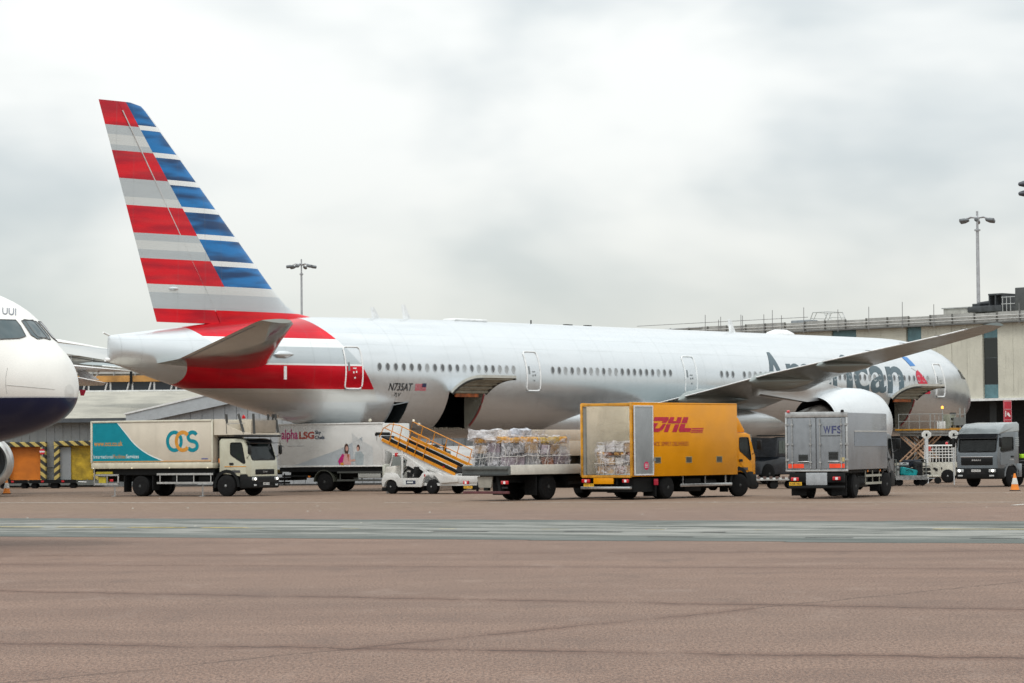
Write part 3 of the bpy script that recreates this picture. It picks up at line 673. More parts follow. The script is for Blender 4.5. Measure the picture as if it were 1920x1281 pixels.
# one letter at a time so that each is a mark of its own
def word(s, L0, L1, z0, z1, zx, name, mat, widths):
    tot = sum(widths); Lc = L0
    for ch, w in zip(s, widths):
        a = Lc; Lc = Lc+(L1-L0)*w/tot; b = Lc-(L1-L0)*.012
        if ch == ' ': continue
        text(name, ch, A, on(a, b, z0, z1 if (ch.isupper() or ch in 'i' or ch.isdigit()) else zx), mat, bold=.018, cuts=10)
word('American', 26.3, 11.7, 5.28, 7.62, 6.98, 'lettering', LET, [1.25, 1.5, 1.05, .78, .5, .95, 1.05, 1.1])
text('registration', 'N735AT', A, on(57.62, 56.02, 5.03, 5.42), INK, shear=.18, bold=.012); text('fleet_code', '7LV', A, on(57.2, 56.75, 4.74, 4.93), INK, shear=.15)
bm = newbm()
for k in range(7): B.patch(bm, 55.85, 55.1, 5.05+.052*k, 5.05+.052*k+.026, .014, 1, 2, 0)
B.patch(bm, 55.38, 55.1, 5.23, 5.42, .018, 2, 2, 1); obj('flag', bm, [M('flag_red', (.62, .05, .10), .5), M('flag_blue', (.03, .035, .09), .5)], A, 0, normals=False)
def decal(name, pts, mat, off=.016):
    bm = newbm(); f = _cap(bm, [bm.verts.new((L, z, 0)) for L, z in pts], 0)
    for k in range(1, 12):
        z = 5+k*.25; bmesh.ops.bisect_plane(bm, geom=list(bm.verts)+list(bm.edges)+list(bm.faces), plane_co=(0, z, 0), plane_no=(0, 1, 0))
    for vv in bm.verts: vv.co = B.sz(vv.co.x, vv.co.y, off)
    return obj(name, bm, mat, A, 0, normals=False)
decal('emblem', [(11.25, 7.62), (10.65, 7.6), (10.15, 7.05), (10.75, 7.02)], M('emblem_blue', (.05, .22, .55), .35))
decal('emblem', rpoly([(10.15, 6.82), (10.42, 6.5), (10.35, 6.15), (10.1, 5.72), (9.85, 5.28), (8.75, 5.28), (9.2, 6.0), (9.7, 6.5)], .15, 3), M('emblem_red', (.60, .01, .05), .35))
decal('emblem', [(10.5, 6.95), (10.75, 6.9), (10.0, 6.6), (9.75, 6.75)], M('emblem_pale', (.68, .71, .73), .35), .013)

# cargo doors, swung up
def cargo_door(L0, L1, label):
    cy, cz, Rr = 0., 5.76, 3.14; th0 = math.asin((4.98-cz)/Rr); th1 = math.asin((3.08-cz)/Rr); dl = R(146)
    H = Vector((Rr*math.cos(th0), Rr*math.sin(th0)))
    def sec(th, r):
        p = Vector((r*math.cos(th), r*math.sin(th)))-H; ca, sa = math.cos(dl), math.sin(dl)
        return Vector((p.x*ca-p.y*sa, p.x*sa+p.y*ca))+H+Vector((.06, .05))
    def P(L, th, r): s = sec(th, r); return Vector((-L, -s.x, cz+s.y))
    n = 12; bm = newbm(); prev = None
    for k in range(n+1):
        th = th0+(th1-th0)*k/n; cur = [bm.verts.new(P(L, th, r)) for L, r in ((L0, Rr), (L1, Rr), (L1, Rr-.14), (L0, Rr-.14))]
        if prev:
            for j in range(4): _cap(bm, [prev[j], prev[(j+1) % 4], cur[(j+1) % 4], cur[j]], 1 if j == 2 else (0 if j == 0 else 2))
        else: _cap(bm, cur[::-1], 2)
        prev = cur
    _cap(bm, prev, 2)
    dr = obj('cargo_door', bm, [SILV, LIN, M('door_edge', (.55, .55, .5), .4)], A, 40)
    for k in range(6):
        th = th0+(th1-th0)*(k+.5)/6; bm = newbm(); bar(bm, P(L0+.05, th, Rr-.19), P(L1-.05, th, Rr-.19), .08, .1); obj('rib', bm, LIN, dr, 0)
    for L in (L0+.04, L1-.04):
        bm = newbm(); tube(bm, [P(L, th0+(th1-th0)*k/n, Rr-.19) for k in range(n+1)], .055, 5); obj('edge_seal', bm, M('seal_dark', (.05, .05, .045), .7), dr)
    bm = newbm(); box(bm, -L1+.5, -L0-.4, -3.02, -2.9, 4.75, 4.92); obj('latch_box', bm, M('latch_orange', (.55, .16, .05), .6, var=.4), dr, 0)
    bm = newbm()
    for k in range(14):
        L = L0+.1+(L1-L0-.2)*k/13; y = -math.sqrt(max(.1, Rr**2-(3.08-cz)**2)); box(bm, -L-.03, -L+.06, y-.03, y+.2, 3.08, 3.12+.1*((k*7) % 5)/5)
    obj('sill_rollers', bm, M('sill_tan', (.42, .36, .28), .6, var=.4, scale=8), dr, 0)
    bm = newbm(); tube(bm, [B.sz(L0, 4.9-.2*k, .03) for k in range(9)], .05); obj('door_seal', bm, M('seal_red', (.28, .05, .05), .6), dr)
cargo_door(50.8, 53.4, 'aft'); cargo_door(10.6, 13.3, 'fwd')
bm = newbm(); tube(bm, [B.sz(57.08, 3.2+.16*k, .02) for k in range(8)]+[B.sz(56.1, 4.48, .02)], .03); bd = obj('bulk_door_seal', bm, GREYL, A)
# fin and rudder
def yt(c, t): return 5*t*(.2969*math.sqrt(max(c, 0))-.126*c-.3516*c*c+.2843*c**3-.1036*c**4)
def fin_le(z):
    T = [(7.6, 56.5), (8.4, 58.8), (8.75, 60.3), (8.95, 61.5), (9.3, 62.15), (9.64, 62.55), (10.07, 63.02), (18.3, 71.16), (18.5, 71.5), (18.62, 72.1)]
    for (a, la), (b, lb) in zip(T, T[1:]):
        if a <= z <= b: return la+(lb-la)*(z-a)/(b-a)
    return T[-1][1]
def fin_te(z): return 70.45+(z-7.9)*(74.03-70.56)/(18.48-8.24)
def hinge(z): return 66.99+(z-8.8)*.611
zs = [7.75, 8.0, 8.25, 8.4, 8.6, 8.75, 8.95, 9.1, 9.3, 9.64, 10.07] + [10.07+.82*k for k in range(1, 11)] + [18.5, 18.62]
def foil(bm, z, c0, c1, n, thick):
    le, te = fin_le(z), fin_te(z); ch = te-le; cs = [c0+(c1-c0)*((1-math.cos(PI*k/n))/2 if c0 == 0 else k/n) for k in range(n+1)]
    tk = thick*min(1., 8.2/ch)
    a = [bm.verts.new((-(le+ch*c), -yt(c, tk)*ch, z)) for c in cs]; b = [bm.verts.new((-(le+ch*c), yt(c, tk)*ch, z)) for c in cs[::-1]]
    return a+b
def fin_part(name, lo, hi, mat, z_list, le_part):
    bm = newbm(); prev = None
    for z in z_list:
        le, te = fin_le(z), fin_te(z); hc = (hinge(z)-le)/(te-le)
        cur = foil(bm, z, 0 if le_part else hc+.004, hc if le_part else 1., 14 if le_part else 5, .085)
        if prev: bridge(bm, prev, cur)
        else: _cap(bm, cur[::-1], 0)
        prev = cur
    _cap(bm, prev, 0); bmesh.ops.remove_doubles(bm, verts=bm.verts, dist=.0005); return obj(name, bm, mat, A, 40)
fin = fin_part('tail_fin', 0, 0, FIN, zs, True); rud = fin_part('rudder', 0, 0, FIN, [z for z in zs if z > 8.2], False)
bm = newbm(); z0 = 8.85
tube(bm, [(-(hinge(z)), -.24+(z-8.85)*.012, z) for z in (8.85, 10, 12, 14, 16, 18.2)], .03, 5); obj('rudder_hinge', bm, M('hinge_pale', (.62, .62, .62), .4), fin)
for z in (9.88,): bm = newbm(); lathe(bm, [(0, .02), (.15, .1), (.45, .09), (.6, .01)], (-69.3, -.13, z), (-1, 0, 0), 8); obj('actuator_fairing', bm, SILV, rud)
# tailplanes
def tailplane(s):
    st = [(.4, 64.2, 71.2, 6.2), (2.3, 65.4, 71.2, 6.4), (6.5, 68.6, 72.5, 7.12), (10.2, 71.3, 73.65, 7.75), (10.72, 71.9, 73.75, 7.83)]
    bm = newbm(); prev = None
    for y, le, te, z in st:
        ch = te-le; cs = [(1-math.cos(PI*k/12))/2 for k in range(13)]
        cur = [bm.verts.new((-(le+ch*c), -s*y, z+yt(c, .1)*ch)) for c in cs]+[bm.verts.new((-(le+ch*c), -s*y, z-yt(c, .1)*ch)) for c in cs[::-1][1:-1]]
        if prev: bridge(bm, prev, cur)
        else: _cap(bm, cur[::-1], 0)
        prev = cur
    _cap(bm, prev, 0); t = obj('tailplane', bm, M('tailplane_metal', (.42, .44, .42), .1, .8, var=.06, scale=.6), A, 40)
    bm = newbm(); tube(bm, [(-te+.02, -s*y, z+yt(.65, .1)*(te-le)*.2-.16) for y, le, te, z in st[1:4]], .02, 4); obj('elevator_gap', bm, INK, t)
tailplane(1); tailplane(-1)
# wings
WST = [(y, a, b, 4.1+.105*y) for y, a, b in ((2, 25, 36.6), (3.1, 25.9, 37.0), (6, 28.3, 38.3), (9.1, 30.7, 39.7), (12.5, 33.8, 41.4), (15.8, 36.6, 43.0), (20, 39.2, 44.5), (25.3, 42.3, 46.2), (29.4, 44.7, 47.5), (31, 45.8, 48.2), (32.4, 47.3, 48.9))]
WING = M('wing_grey', (.225, .275, .28), .26, .5, var=.1, scale=.35)
def wing(s):
    bm = newbm(); prev = None
    for y, le, te, z in WST:
        ch = te-le; t = .115 if y < 9 else .09; cs = [(1-math.cos(PI*k/14))/2 for k in range(15)]
        zc = lambda c: z+.018*ch*(1-c)+.02*ch*math.sin(PI*c)
        cur = [bm.verts.new((-(le+ch*c), -s*y, zc(c)+yt(c, t)*ch)) for c in cs]+[bm.verts.new((-(le+ch*c), -s*y, zc(c)-yt(c, t)*ch*.85)) for c in cs[::-1][1:-1]]
        if prev: bridge(bm, prev, cur)
        else: _cap(bm, cur[::-1], 0)
        prev = cur
    _cap(bm, prev, 0); w = obj('wing', bm, WING, A, 50)
    def at_y(y):
        for a, b in zip(WST, WST[1:]):
            if a[0] <= y <= b[0]: t = (y-a[0])/(b[0]-a[0]); return [a[i]+(b[i]-a[i])*t for i in range(4)]
    for y, ln, rr in ((6.7, 6.2, .52), (14.3, 5.2, .44), (20.2, 4.4, .34)):
        _, le, te, z = at_y(y); bm = newbm()
        lathe(bm, [(-.5, .01), (-.3, rr*.3), (.2, rr*.72), (1.4, rr), (ln*.6, rr*.9), (ln*.88, rr*.45), (ln, .02)], (-te, -s*y, z-.2), (1, 0, .02), 16)
        for v in bm.verts: v.co.z = (z-.3)+(v.co.z-(z-.3))*1.15
        obj('flap_fairing', bm, M('fairing_grey', (.26, .29, .28), .3, .5, var=.06), w)
    bm = newbm(); tube(bm, [(-te, -s*y, z+.005) for y, le, te, z in WST[1:-1]], .035, 5); obj('flap_edge', bm, WHITEL, w)
    #    bm = newbm(); lathe(bm, [(0, .05), (.14, .04), (.2, .01)], (-47.3, -s*32.2, 7.52), (-1, -s*.6, 0), 10); obj('navigation_light', bm, M('nav_light', (1, .93, .85), .2, emit=.8), w)
    bm = newbm()
    for y in (24., 26.5, 29., 31.): _, le, te, z = at_y(y); tube(bm, [(-te, -s*y, z), (-te-.5, -s*y, z+.02)], .012, 4)
    obj('static_wick', bm, INK, w)
wing(1); wing(-1)
bm = newbm(); prev = None; seg = 40
for k in range(29):
    L = 19+27.5*k/28; t = k/28; e = math.sin(PI*min(1, t*1.6)/2)**.7 if t < .62 else max(.0, math.cos((t-.62)/.38*PI/2))**.75
    w, hgt = .6+3.05*e, .25+1.75*e; zc = 3.55
    cur = [bm.verts.new((-L, -w*math.copysign(abs(math.cos(2*PI*j/seg))**.8, math.cos(2*PI*j/seg)), zc+hgt*math.copysign(abs(math.sin(2*PI*j/seg))**.85, math.sin(2*PI*j/seg))*(1 if math.sin(2*PI*j/seg) < 0 else .75))) for j in range(seg)]
    if prev: bridge(bm, prev, cur)
    else: _cap(bm, cur[::-1], 0)
    prev = cur
_cap(bm, prev, 0); obj('wing_body_fairing', bm, SILV, A, 50)
# engines
def engine(s):
    y, z = -s*9.6, 3.25; bm = newbm()
    lathe(bm, [(0, 1.62), (-.12, 1.76), (-.4, 1.92), (-1.2, 2.06), (-2.4, 2.08), (-3.6, 1.96), (-4.6, 1.74), (-5.3, 1.52)], (-25.2, y, z), (1, 0, 0), 48, 0, False)
    lathe(bm, [(0, 1.62), (-.2, 1.5), (-1.2, 1.55), (-2.2, 1.6)], (-25.2, y, z), (1, 0, 0), 48, 1, False)
    lathe(bm, [(-5.3, 1.52), (-5.28, 1.46), (-3.2, 1.4)], (-25.2, y, z), (1, 0, 0), 48, 2, False)
    lathe(bm, [(-2.2, 1.6), (-2.21, .01)], (-25.2, y, z), (1, 0, 0), 48, 2, False); lathe(bm, [(-3.2, 1.4), (-3.19, .01)], (-25.2, y, z), (1, 0, 0), 48, 2, False)
    n = obj('engine_nacelle', bm, [paint('nacelle_white%d' % (s > 0), lambda x, L, z_, s_, c: x.mix(0., (.62, .65, .67), (.62, .65, .67)), .2), ALU, HOLD], A, 40)
    bm = newbm(); lathe(bm, [(-3.2, 1.15), (-5.0, 1.1), (-6.4, .78), (-6.9, .66), (-6.9, .4), (-8.0, .06)], (-25.2, y, z), (1, 0, 0), 32); obj('exhaust_core', bm, M('exhaust_metal', (.25, .23, .21), .4, .7, var=.2), n)
    for k in range(18):
        a = 2*PI*k/18; bm = newbm(); bar(bm, (-27.2, y+.3*math.cos(a), z+.3*math.sin(a)), (-27.25, y+1.55*math.cos(a), z+1.55*math.sin(a)), .03, .3); obj('fan_blade', bm, M('fan_dark', (.05, .05, .055), .35, .6), n, 0)
    bm = newbm(); prism(bm, [(-27.0, 5.15), (-29.5, 5.55), (-33.0, 5.75), (-36, 5.3), (-36, 4.8), (-31.5, 4.5), (-28, 4.7)], lambda u, v: (u, y-.25, v), lambda u, v: (u, y+.25, v), 0, .12); obj('pylon', bm, SILV, n, 40)
engine(1); engine(-1)
# undercarriage
def aerowheel(par, p, r, w):
    bm = newbm(); lathe(bm, [(-w/2, r*.55), (-w/2, r*.86), (-w*.36, r), (w*.36, r), (w/2, r*.86), (w/2, r*.55)], p, (0, 1, 0), 22); o = obj('wheel', bm, RUBBER, par)
    for sg in (-1, 1): bm = newbm(); lathe(bm, [(0, r*.54), (.02, r*.3), (.05, r*.1)], Vector(p)+Vector((0, sg*w*.42, 0)), (0, sg, 0), 16); obj('rim', bm, RIMW, o)
for s in (-1, 1):
    bm = newbm(); cyl(bm, (-37, -s*5.3, .7), (-36.6, -s*5.0, 4.2), .2, .24, 14); bar(bm, (-35.3, -s*5.3, .68), (-38.7, -s*5.3, .68), .3, .34); bar(bm, (-36.9, -s*5.2, 2.2), (-34.5, -s*3.6, 3.9), .14, .14); g = obj('main_gear', bm, M('gear_grey', (.5, .52, .52), .4), A)
    for L in (35.4, 37, 38.6):
        for dy in (-.7, .7): aerowheel(g, (-L, -s*5.3+dy, .67), .67, .5)
    bm = newbm(); box(bm, -37.9, -35.8, -s*6.2-.03, -s*6.2+.03, 1.6, 4.0); obj('gear_door', bm, SILV, g, 0)
bm = newbm(); cyl(bm, (-5.9, 0, .55), (-5.9, 0, 3.2), .13, .17, 12); bar(bm, (-5.9, 0, 1.6), (-8., 0, 3.), .12, .12); g = obj('nose_gear', bm, MATS['gear_grey'], A)
for dy in (-.32, .32): aerowheel(g, (-5.9, dy, .53), .53, .34)
# antennas, dome, lamps
for L, h in ((55.9, .55), (53.6, .75), (25.6, .8)):
    bm = newbm(); prism(bm, [(-L, 8.8), (-L+.45, 8.8), (-L-.02, 8.87+h), (-L-.14, 8.87+h)], lambda u, v: (u, -.08, v), lambda u, v: (u, .08, v)); obj('blade_antenna', bm, WHITEL, A, 0)
bm = newbm(); lathe(bm, [(-1.25, .02), (-1.1, .3), (-.5, .52), (.4, .55), (1.1, .3), (1.3, .02)], (-20.6, 0, 8.84), (1, 0, 0), 20); 
for v in bm.verts: v.co.z = 8.84+(v.co.z-8.84)*.62
obj('satellite_dome', bm, WHITEL, A)
bm = newbm(); box(bm, -50.2, -47.6, -.45, .45, 8.86, 9.0, .06); obj('antenna_pad', bm, WHITEL, A)
for L, w in ((40.5, .6), (38.8, .5)): bm = newbm(); box(bm, -L-w/2, -L+w/2, -.1, .1, 8.88, 8.95); obj('roof_fitting', bm, CHASS, A, 0)
bm = newbm(); tube(bm, [(-43.6, 0, 8.85), (-43.6, 0, 9.1)], .04); obj('roof_beacon', bm, CHASS, A)
bm = newbm(); cyl(bm, (-73.4, 0, 7.5), (-73.85, 0, 7.66), .05, seg=8); cyl(bm, (-73.5, 0, 6.4), (-73.75, 0, 6.38), .09, seg=8); obj('tail_light', bm, M('lens_white', (.85, .86, .86), .2), A)
for px_L, z in ((58.0, 3.55), (54.6, 3.35)):
    p, mt = B.basis(px_L, z); bm = newbm(); lathe(bm, [(0, .09), (.05, .07), (.07, .01)], p, -mt.col[1], 12); obj('inspection_lamp', bm, M('lamp_cream', (.85, .8, .65), .2, emit=.25), A)
for L in (60.5, 56.3): bm = newbm(); prism(bm, [(-L, B.pt(L, -PI/2).z+.05), (-L+.25, B.pt(L, -PI/2).z+.05), (-L-.05, B.pt(L, -PI/2).z-.38), (-L-.15, B.pt(L, -PI/2).z-.38)], lambda u, v: (u, -.02, v), lambda u, v: (u, .02, v)); obj('drain_mast', bm, CHASS, A, 0)
bm = newbm(); lathe(bm, [(-.5, .02), (-.3, .16), (.2, .2), (.8, .02)], B.sz(64.3, 6.75, .05), (1, 0, 0), 12); obj('hinge_fairing', bm, SILV, A)
bm = newbm(); box(bm, -65.0, -64.85, -2.95, -2.9, 5.5, 6.15); obj('inspection_flag', bm, WHITEL, A, 0)

# ------------------------------------------------------------ white and navy jet nose at the left edge
from mathutils.bvhtree import BVHTree
nb = at(132, 735, 59.); BN = thing('taxiing_jet', 'white jet with navy belly taxiing in from the left, only its nose in frame', 'airliner', (nb.x, nb.y, 0), -.455)
zt = 3.28
T2 = [(0, zt, zt, .01), (.05, zt+.33, zt-.28, .3), (.2, zt+.7, zt-.45, .6), (.45, zt+1.0, zt-.61, .9), (.7, zt+1.2, zt-.71, 1.08), (1.08, zt+1.6, zt-.83, 1.3), (1.53, zt+1.96, zt-.94, 1.48), (2.0, zt+2.18, zt-1.03, 1.6), (2.6, zt+2.37, zt-1.13, 1.74), (3.4, zt+2.5, zt-1.27, 1.86), (4.6, zt+2.58, zt-1.42, 1.95), (6.5, zt+2.6, zt-1.54, 1.975), (37, zt+2.6, zt-1.54, 1.975)]
B2 = Body(T2)
def ba_fn(x, L, z, s, c): return x.mix(x.lt(z, 3.19), x.mix(x.lt(z, 3.215), (.80, .79, .75), (.45, .47, .5)), (.002, .009, .045))
BAP = paint('jet_white_navy', ba_fn, 0., .08)
bm2 = B2.mesh([0, .015, .03, .05, .09, .14, .2, .3, .4, .5, .65, .8, 1, 1.25, 1.5, 1.75, 2, 2.3, 2.6, 3, 3.4, 4, 4.6, 5.5, 6.5, 10, 15, 20, 26], 72); bmesh.ops.recalc_face_normals(bm2, faces=bm2.faces)
bv = BVHTree.FromBMesh(bm2); obj('fuselage', bm2, BAP, BN, 60, normals=False)
IM = (Matrix.Translation(Vector((nb.x, nb.y, 0))) @ Matrix.Rotation(-.455, 4, 'Z')).inverted()
def skin(px, py, off=.01):
    o = IM @ EYE; dv = IM.to_3x3() @ ray(px, py); h = bv.ray_cast(o, dv.normalized())
    if h[0] is None: return None
    n = h[1] if h[1].dot(dv) < 0 else -h[1]; return h[0]+n*off
JG = M('jet_glass', (.07, .10, .11), .06); JF = M('window_seal', (.10, .10, .10), .5)
def pane(pts, k=1.):
    bm = newbm(); _cap(bm, [bm.verts.new((*p, 0)) for p in pts], 0); bmesh.ops.triangulate(bm, faces=bm.faces); bmesh.ops.subdivide_edges(bm, edges=list(bm.edges), cuts=5, use_grid_fill=True)
    hit = {v: skin(v.co.x, v.co.y, .012) for v in bm.verts}
    bmesh.ops.delete(bm, geom=[v for v in bm.verts if hit[v] is None], context='VERTS')
    for v in bm.verts: v.co = hit[v]
    n = len(pts); P = [skin(pts[i][0]+(pts[(i+1) % n][0]-pts[i][0])*t/4, pts[i][1]+(pts[(i+1) % n][1]-pts[i][1])*t/4, .014) for i in range(n) for t in range(4)]; P = [p for p in P if p]
    for sg in (1, -1):
        b2 = bm.copy()
        for v in b2.verts: v.co.y *= sg
        w = obj('cockpit_window', b2, JG, BN, 40, normals=False); b3 = newbm(); tube(b3, [(p.x, p.y*sg, p.z) for p in P+[P[0]]], .011, 5); obj('window_frame', b3, JF, w)
    bm.free()
pane([(40, 602), (61, 601), (70, 611), (88, 633.5), (70, 636.5), (58, 629)]); pane([(-6, 600), (29, 601), (38, 612), (48, 631), (36, 635), (-6, 637)])
text('registration', 'UUI', BN, lambda u, v: skin(4+26*u, 590-13*v+2*u, .012) or Vector((-3, -1.8, 5.3)), M('reg_grey', (.2, .21, .25), .5), bold=.01)
def seam(name, pts):
    P = [skin(*p, .003) for p in pts]
    if None not in P: bm = newbm(); tube(bm, P, .006, 4); obj(name, bm, M('seam_grey', (.5, .5, .48), .5), BN)
seam('panel_seam', [(12+t*9, 722+t*.8) for t in range(11)]); seam('panel_seam', [(14, 690), (11, 705), (10.5, 722), (13, 738)])
p = skin(50, 817, .0)
bm = newbm(); tube(bm, [(-1.6, -.3, 2.05), (-1.55, -.34, 1.8)], .02); obj('probe', bm, CHASS, BN)
bm = newbm(); cyl(bm, (-4.9, 0, .38), (-4.9, 0, 2.), .09, seg=12); g = obj('nose_gear', bm, MATS['gear_grey'], BN)
for dy in (-.22, .22): aerowheel(g, (-4.9, dy, .38), .38, .22)

# ------------------------------------------------------------ two parked jets beyond the left edge, mostly out of frame
JW = M('jet_white', (.76, .76, .74), .35, var=.05); JU = M('jet_underside', (.30, .31, .31), .45)
def jet_body(par, k, dz, kg):
    """a jet of the same family seen head on, nose towards the camera"""
    def T(p): return Vector((p.y*k, -p.x*k, p.z*k+dz))
    Ls_ = [0, .03, .09, .2, .4, .65, 1, 1.5, 2, 2.6, 3.4, 4.6, 6.5, 12, 20, 26]
    bm = B2.mesh(Ls_, 40)
    for v in bm.verts: v.co = T(v.co)
    f_ = [f for f in bm.faces if len(f.verts) > 4 and f.calc_center_median().y > 5]
    r = bmesh.ops.extrude_discrete_faces(bm, faces=f_)['faces'] if f_ else []
    for f in r:
        c = f.calc_center_median()
        for v in f.verts: v.co = Vector((c.x+(v.co.x-c.x)*.12, c.y+11*k, c.z+1.3*k+(v.co.z-c.z)*.15))
    b = obj('fuselage', bm, JW, par, 50)
    for sg in (1, -1):
        for L0, L1, z0, z1 in ((1.5, 2.0, 4.5, 5.0), (2.1, 2.7, 4.5, 5.0)):
            bm = newbm(); B2.patch(bm, L0, L1, z0, z1, .015, 3, 3)
            for v in bm.verts: v.co.y *= sg; v.co = T(v.co)
            obj('cockpit_window', bm, JG, b, 0, normals=False)
    c0 = T(Vector((-30, 0, 4.6))); bm = newbm(); prism(bm, [(c0.y-4.5*k, c0.z+.6), (c0.y+1.5*k, c0.z+.6), (c0.y+4*k, c0.z+6*k), (c0.y+1.5*k, c0.z+6*k)], lambda u, v: (-.15, u, v), lambda u, v: (.15, u, v)); obj('tail_fin', bm, JW, par, 0)
    for x_, y_ in ((0, 4.9), (-2.4, 16.), (2.4, 16.)):
        bm = newbm(); cyl(bm, (x_*k, y_*k, .4*k), (x_*k*.85, y_*k, 2.4*k+dz), .12*k, seg=10); g = obj('landing_gear', bm, MATS['gear_grey'], par)
        for dx in (-.28, .28): bm = newbm(); lathe(bm, [(-.13*k, .25*k), (-.13*k, .42*k), (.13*k, .42*k), (.13*k, .25*k)], ((x_+dx)*k, y_*k, .42*k), (1, 0, 0), 18); obj('wheel', bm, RUBBER, g)
def slab(bm, pts, th, tip=.35):
    """tapered aerofoil slab between chord lines [(LE, TE), ...]"""
    prev = None; n = len(pts)
    for k, (a, b) in enumerate(pts):
        a, b = Vector(a), Vector(b); t = th*(1-(1-tip)*k/(n-1)); cs = [(1-math.cos(PI*j/8))/2 for j in range(9)]; ch = (b-a).length
        cur = [bm.verts.new(a+(b-a)*c+Vector((0, 0, yt(c, t)*ch))) for c in cs]+[bm.verts.new(a+(b-a)*c-Vector((0, 0, yt(c, t)*ch))) for c in cs[::-1][1:-1]]
        if prev: bridge(bm, prev, cur)
        else: _cap(bm, cur[::-1], 0)
        prev = cur
    _cap(bm, prev, 0)
cx = at(-350, 866, 118.).x
PJ = thing('parked_jet', 'parked white jet with an engine intake and drooped wing showing behind the navy nose', 'airliner', (cx, 118., 0), 0.)
def loc_(px, py, D): p = at(px, py, D); return Vector((p.x-cx, p.y-118., p.z))
jet_body(PJ, 1.12, 0., 1.)
e = loc_(-28, 867, 130.)
bm = newbm(); lathe(bm, [(0, 1.02), (.08, 1.13), (.4, 1.24), (1.4, 1.26), (3., 1.05)], e, (-.12, 1, 0), 48, 0, False); lathe(bm, [(0, 1.02), (.15, .92), (1.2, .95)], e, (-.12, 1, 0), 48, 1, False); lathe(bm, [(1.2, .95), (1.21, .02)], e, (-.12, 1, 0), 48, 2, False); obj('engine', bm, [M('intake_lip', (.66, .67, .66), .3, .5), M('intake_liner', (.16, .17, .17), .5), M('fan_face', (.03, .035, .04), .5)], PJ, 40)
bm = newbm(); slab(bm, [(loc_(-200, 700, 131), loc_(-200, 705, 137)), (loc_(100, 683, 139), loc_(100, 698, 143)), (loc_(243, 695.5, 145), loc_(236, 697, 146))], .12); obj('wing', bm, JW, PJ, 40)
bm = newbm(); slab(bm, [(loc_(60, 708, 140), loc_(60, 722, 142.5)), (loc_(150, 709, 141), loc_(150, 724, 143)), (loc_(198, 718, 142), loc_(194, 723, 142.6))], .16, .5); obj('flap', bm, JW, PJ, 40)
bm = newbm(); prism(bm, [loc_(140, 686, 142)[:], loc_(150, 688, 142)[:], loc_(186, 713, 142)[:], loc_(150, 709, 142)[:]], lambda a, b, c: (a, b, c), lambda a, b, c: (a, b+.2, c)); obj('flap_track', bm, M('flap_track_grey', (.38, .38, .38), .5), PJ, 0)
bm = newbm(); prism(bm, [loc_(149, 731, 141.5)[:], loc_(161, 731, 141.5)[:], loc_(157, 742, 141.5)[:], loc_(151, 742, 141.5)[:]], lambda a, b, c: (a, b, c), lambda a, b, c: (a, b+.1, c)); obj('warning_pennant', bm, M('pennant_red', (.5, .012, .05), .6), PJ, 0)
bm = newbm(); tube(bm, [loc_(178, 708, 142.5), loc_(188, 694, 143.5)], .035); obj('actuator', bm, JW, PJ)
cx2 = at(-330, 840, 212.).x
PK = thing('parked_jet', 'far parked jet whose long pale wing shows above the drooped wing and tan roof', 'airliner', (cx2, 212., 0), 0.)
def loc2(px, py, D): p = at(px, py, D); return Vector((p.x-cx2, p.y-212., p.z))
jet_body(PK, 1.6, 2.2, 1.6)
bm = newbm(); slab(bm, [(loc2(-260, 638, 222), loc2(-260, 660, 232)), (loc2(110, 641, 240), loc2(110, 652, 246)), (loc2(205, 655, 245), loc2(205, 668, 249)), (loc2(300, 664, 250), loc2(300, 668, 252))], .14, .4); obj('wing', bm, JW, PK, 40)
# ------------------------------------------------------------ road vehicles
WH = {}
def wheel(par, x, y, r, w, out, rim=RIMW, dual=False, steer=0., name='wheel'):
    """out = -1: outer face towards -y (right side)"""
    key = (r, w, dual, rim.name)
    if key not in WH:
        bm = newbm()
        for c in ((.0, w*.55) if dual else (0.,)):
            t0 = c if dual else -w/2
            lathe(bm, [(t0, r*.6), (t0+.01, r*.84), (t0+w*.14, r*.985), (t0+w*.22, r), (t0+w*.44, r) if dual else (t0+w*.78, r), (t0+w*.5, r*.84) if dual else (t0+w*.86, r*.985), (t0+w*.5, r*.6) if dual else (t0+w-.01, r*.84), (t0+w*.5, r*.55) if dual else (t0+w, r*.6)], (0, 0, 0), (0, 1, 0), 30)
        for k in range(30):
            a = 2*PI*k/30; bar(bm, (r*.97*math.cos(a), w*.16, r*.97*math.sin(a)), (r*.97*math.cos(a), w*.42, r*.97*math.sin(a)), .02, .05)
        t = obj('wheel', bm, RUBBER); bm = newbm(); f0 = 0. if dual else -w/2
        lathe(bm, [(f0+.02, r*.6), (f0+.005, r*.585), (f0+.03, r*.54), (f0+.11 if not dual else f0+.14, r*.5), (f0+.09 if not dual else f0+.16, r*.34), (f0+.03 if not dual else f0+.1, r*.3), (f0+.02 if not dual else f0+.06, r*.2), (f0-.0, r*.13), (f0-.01, .01)], (0, 0, 0), (0, 1, 0), 24, 0, False)
        for k in range(10):
            a = 2*PI*k/10; yy = f0+(.09 if not dual else .16); cyl(bm, (r*.42*math.cos(a), yy+.02, r*.42*math.sin(a)), (r*.42*math.cos(a), yy-.05, r*.42*math.sin(a)), .02*r/.45, seg=6)
        rm = obj('rim', bm, rim, t); WH[key] = (t.data, rm.data); bpy.data.objects.remove(rm); bpy.data.objects.remove(t)
    tm, rm = WH[key]; o = inst(name, tm, par, (x, y, r), (0, 0, (0 if out < 0 else PI)+steer)); inst('rim', rm, o); return o
def place(px, py, local, hd):
    g = ground(px, py); c, s = math.cos(hd), math.sin(hd); return (g.x-(c*local[0]-s*local[1]), g.y-(s*local[0]+c*local[1]), 0)
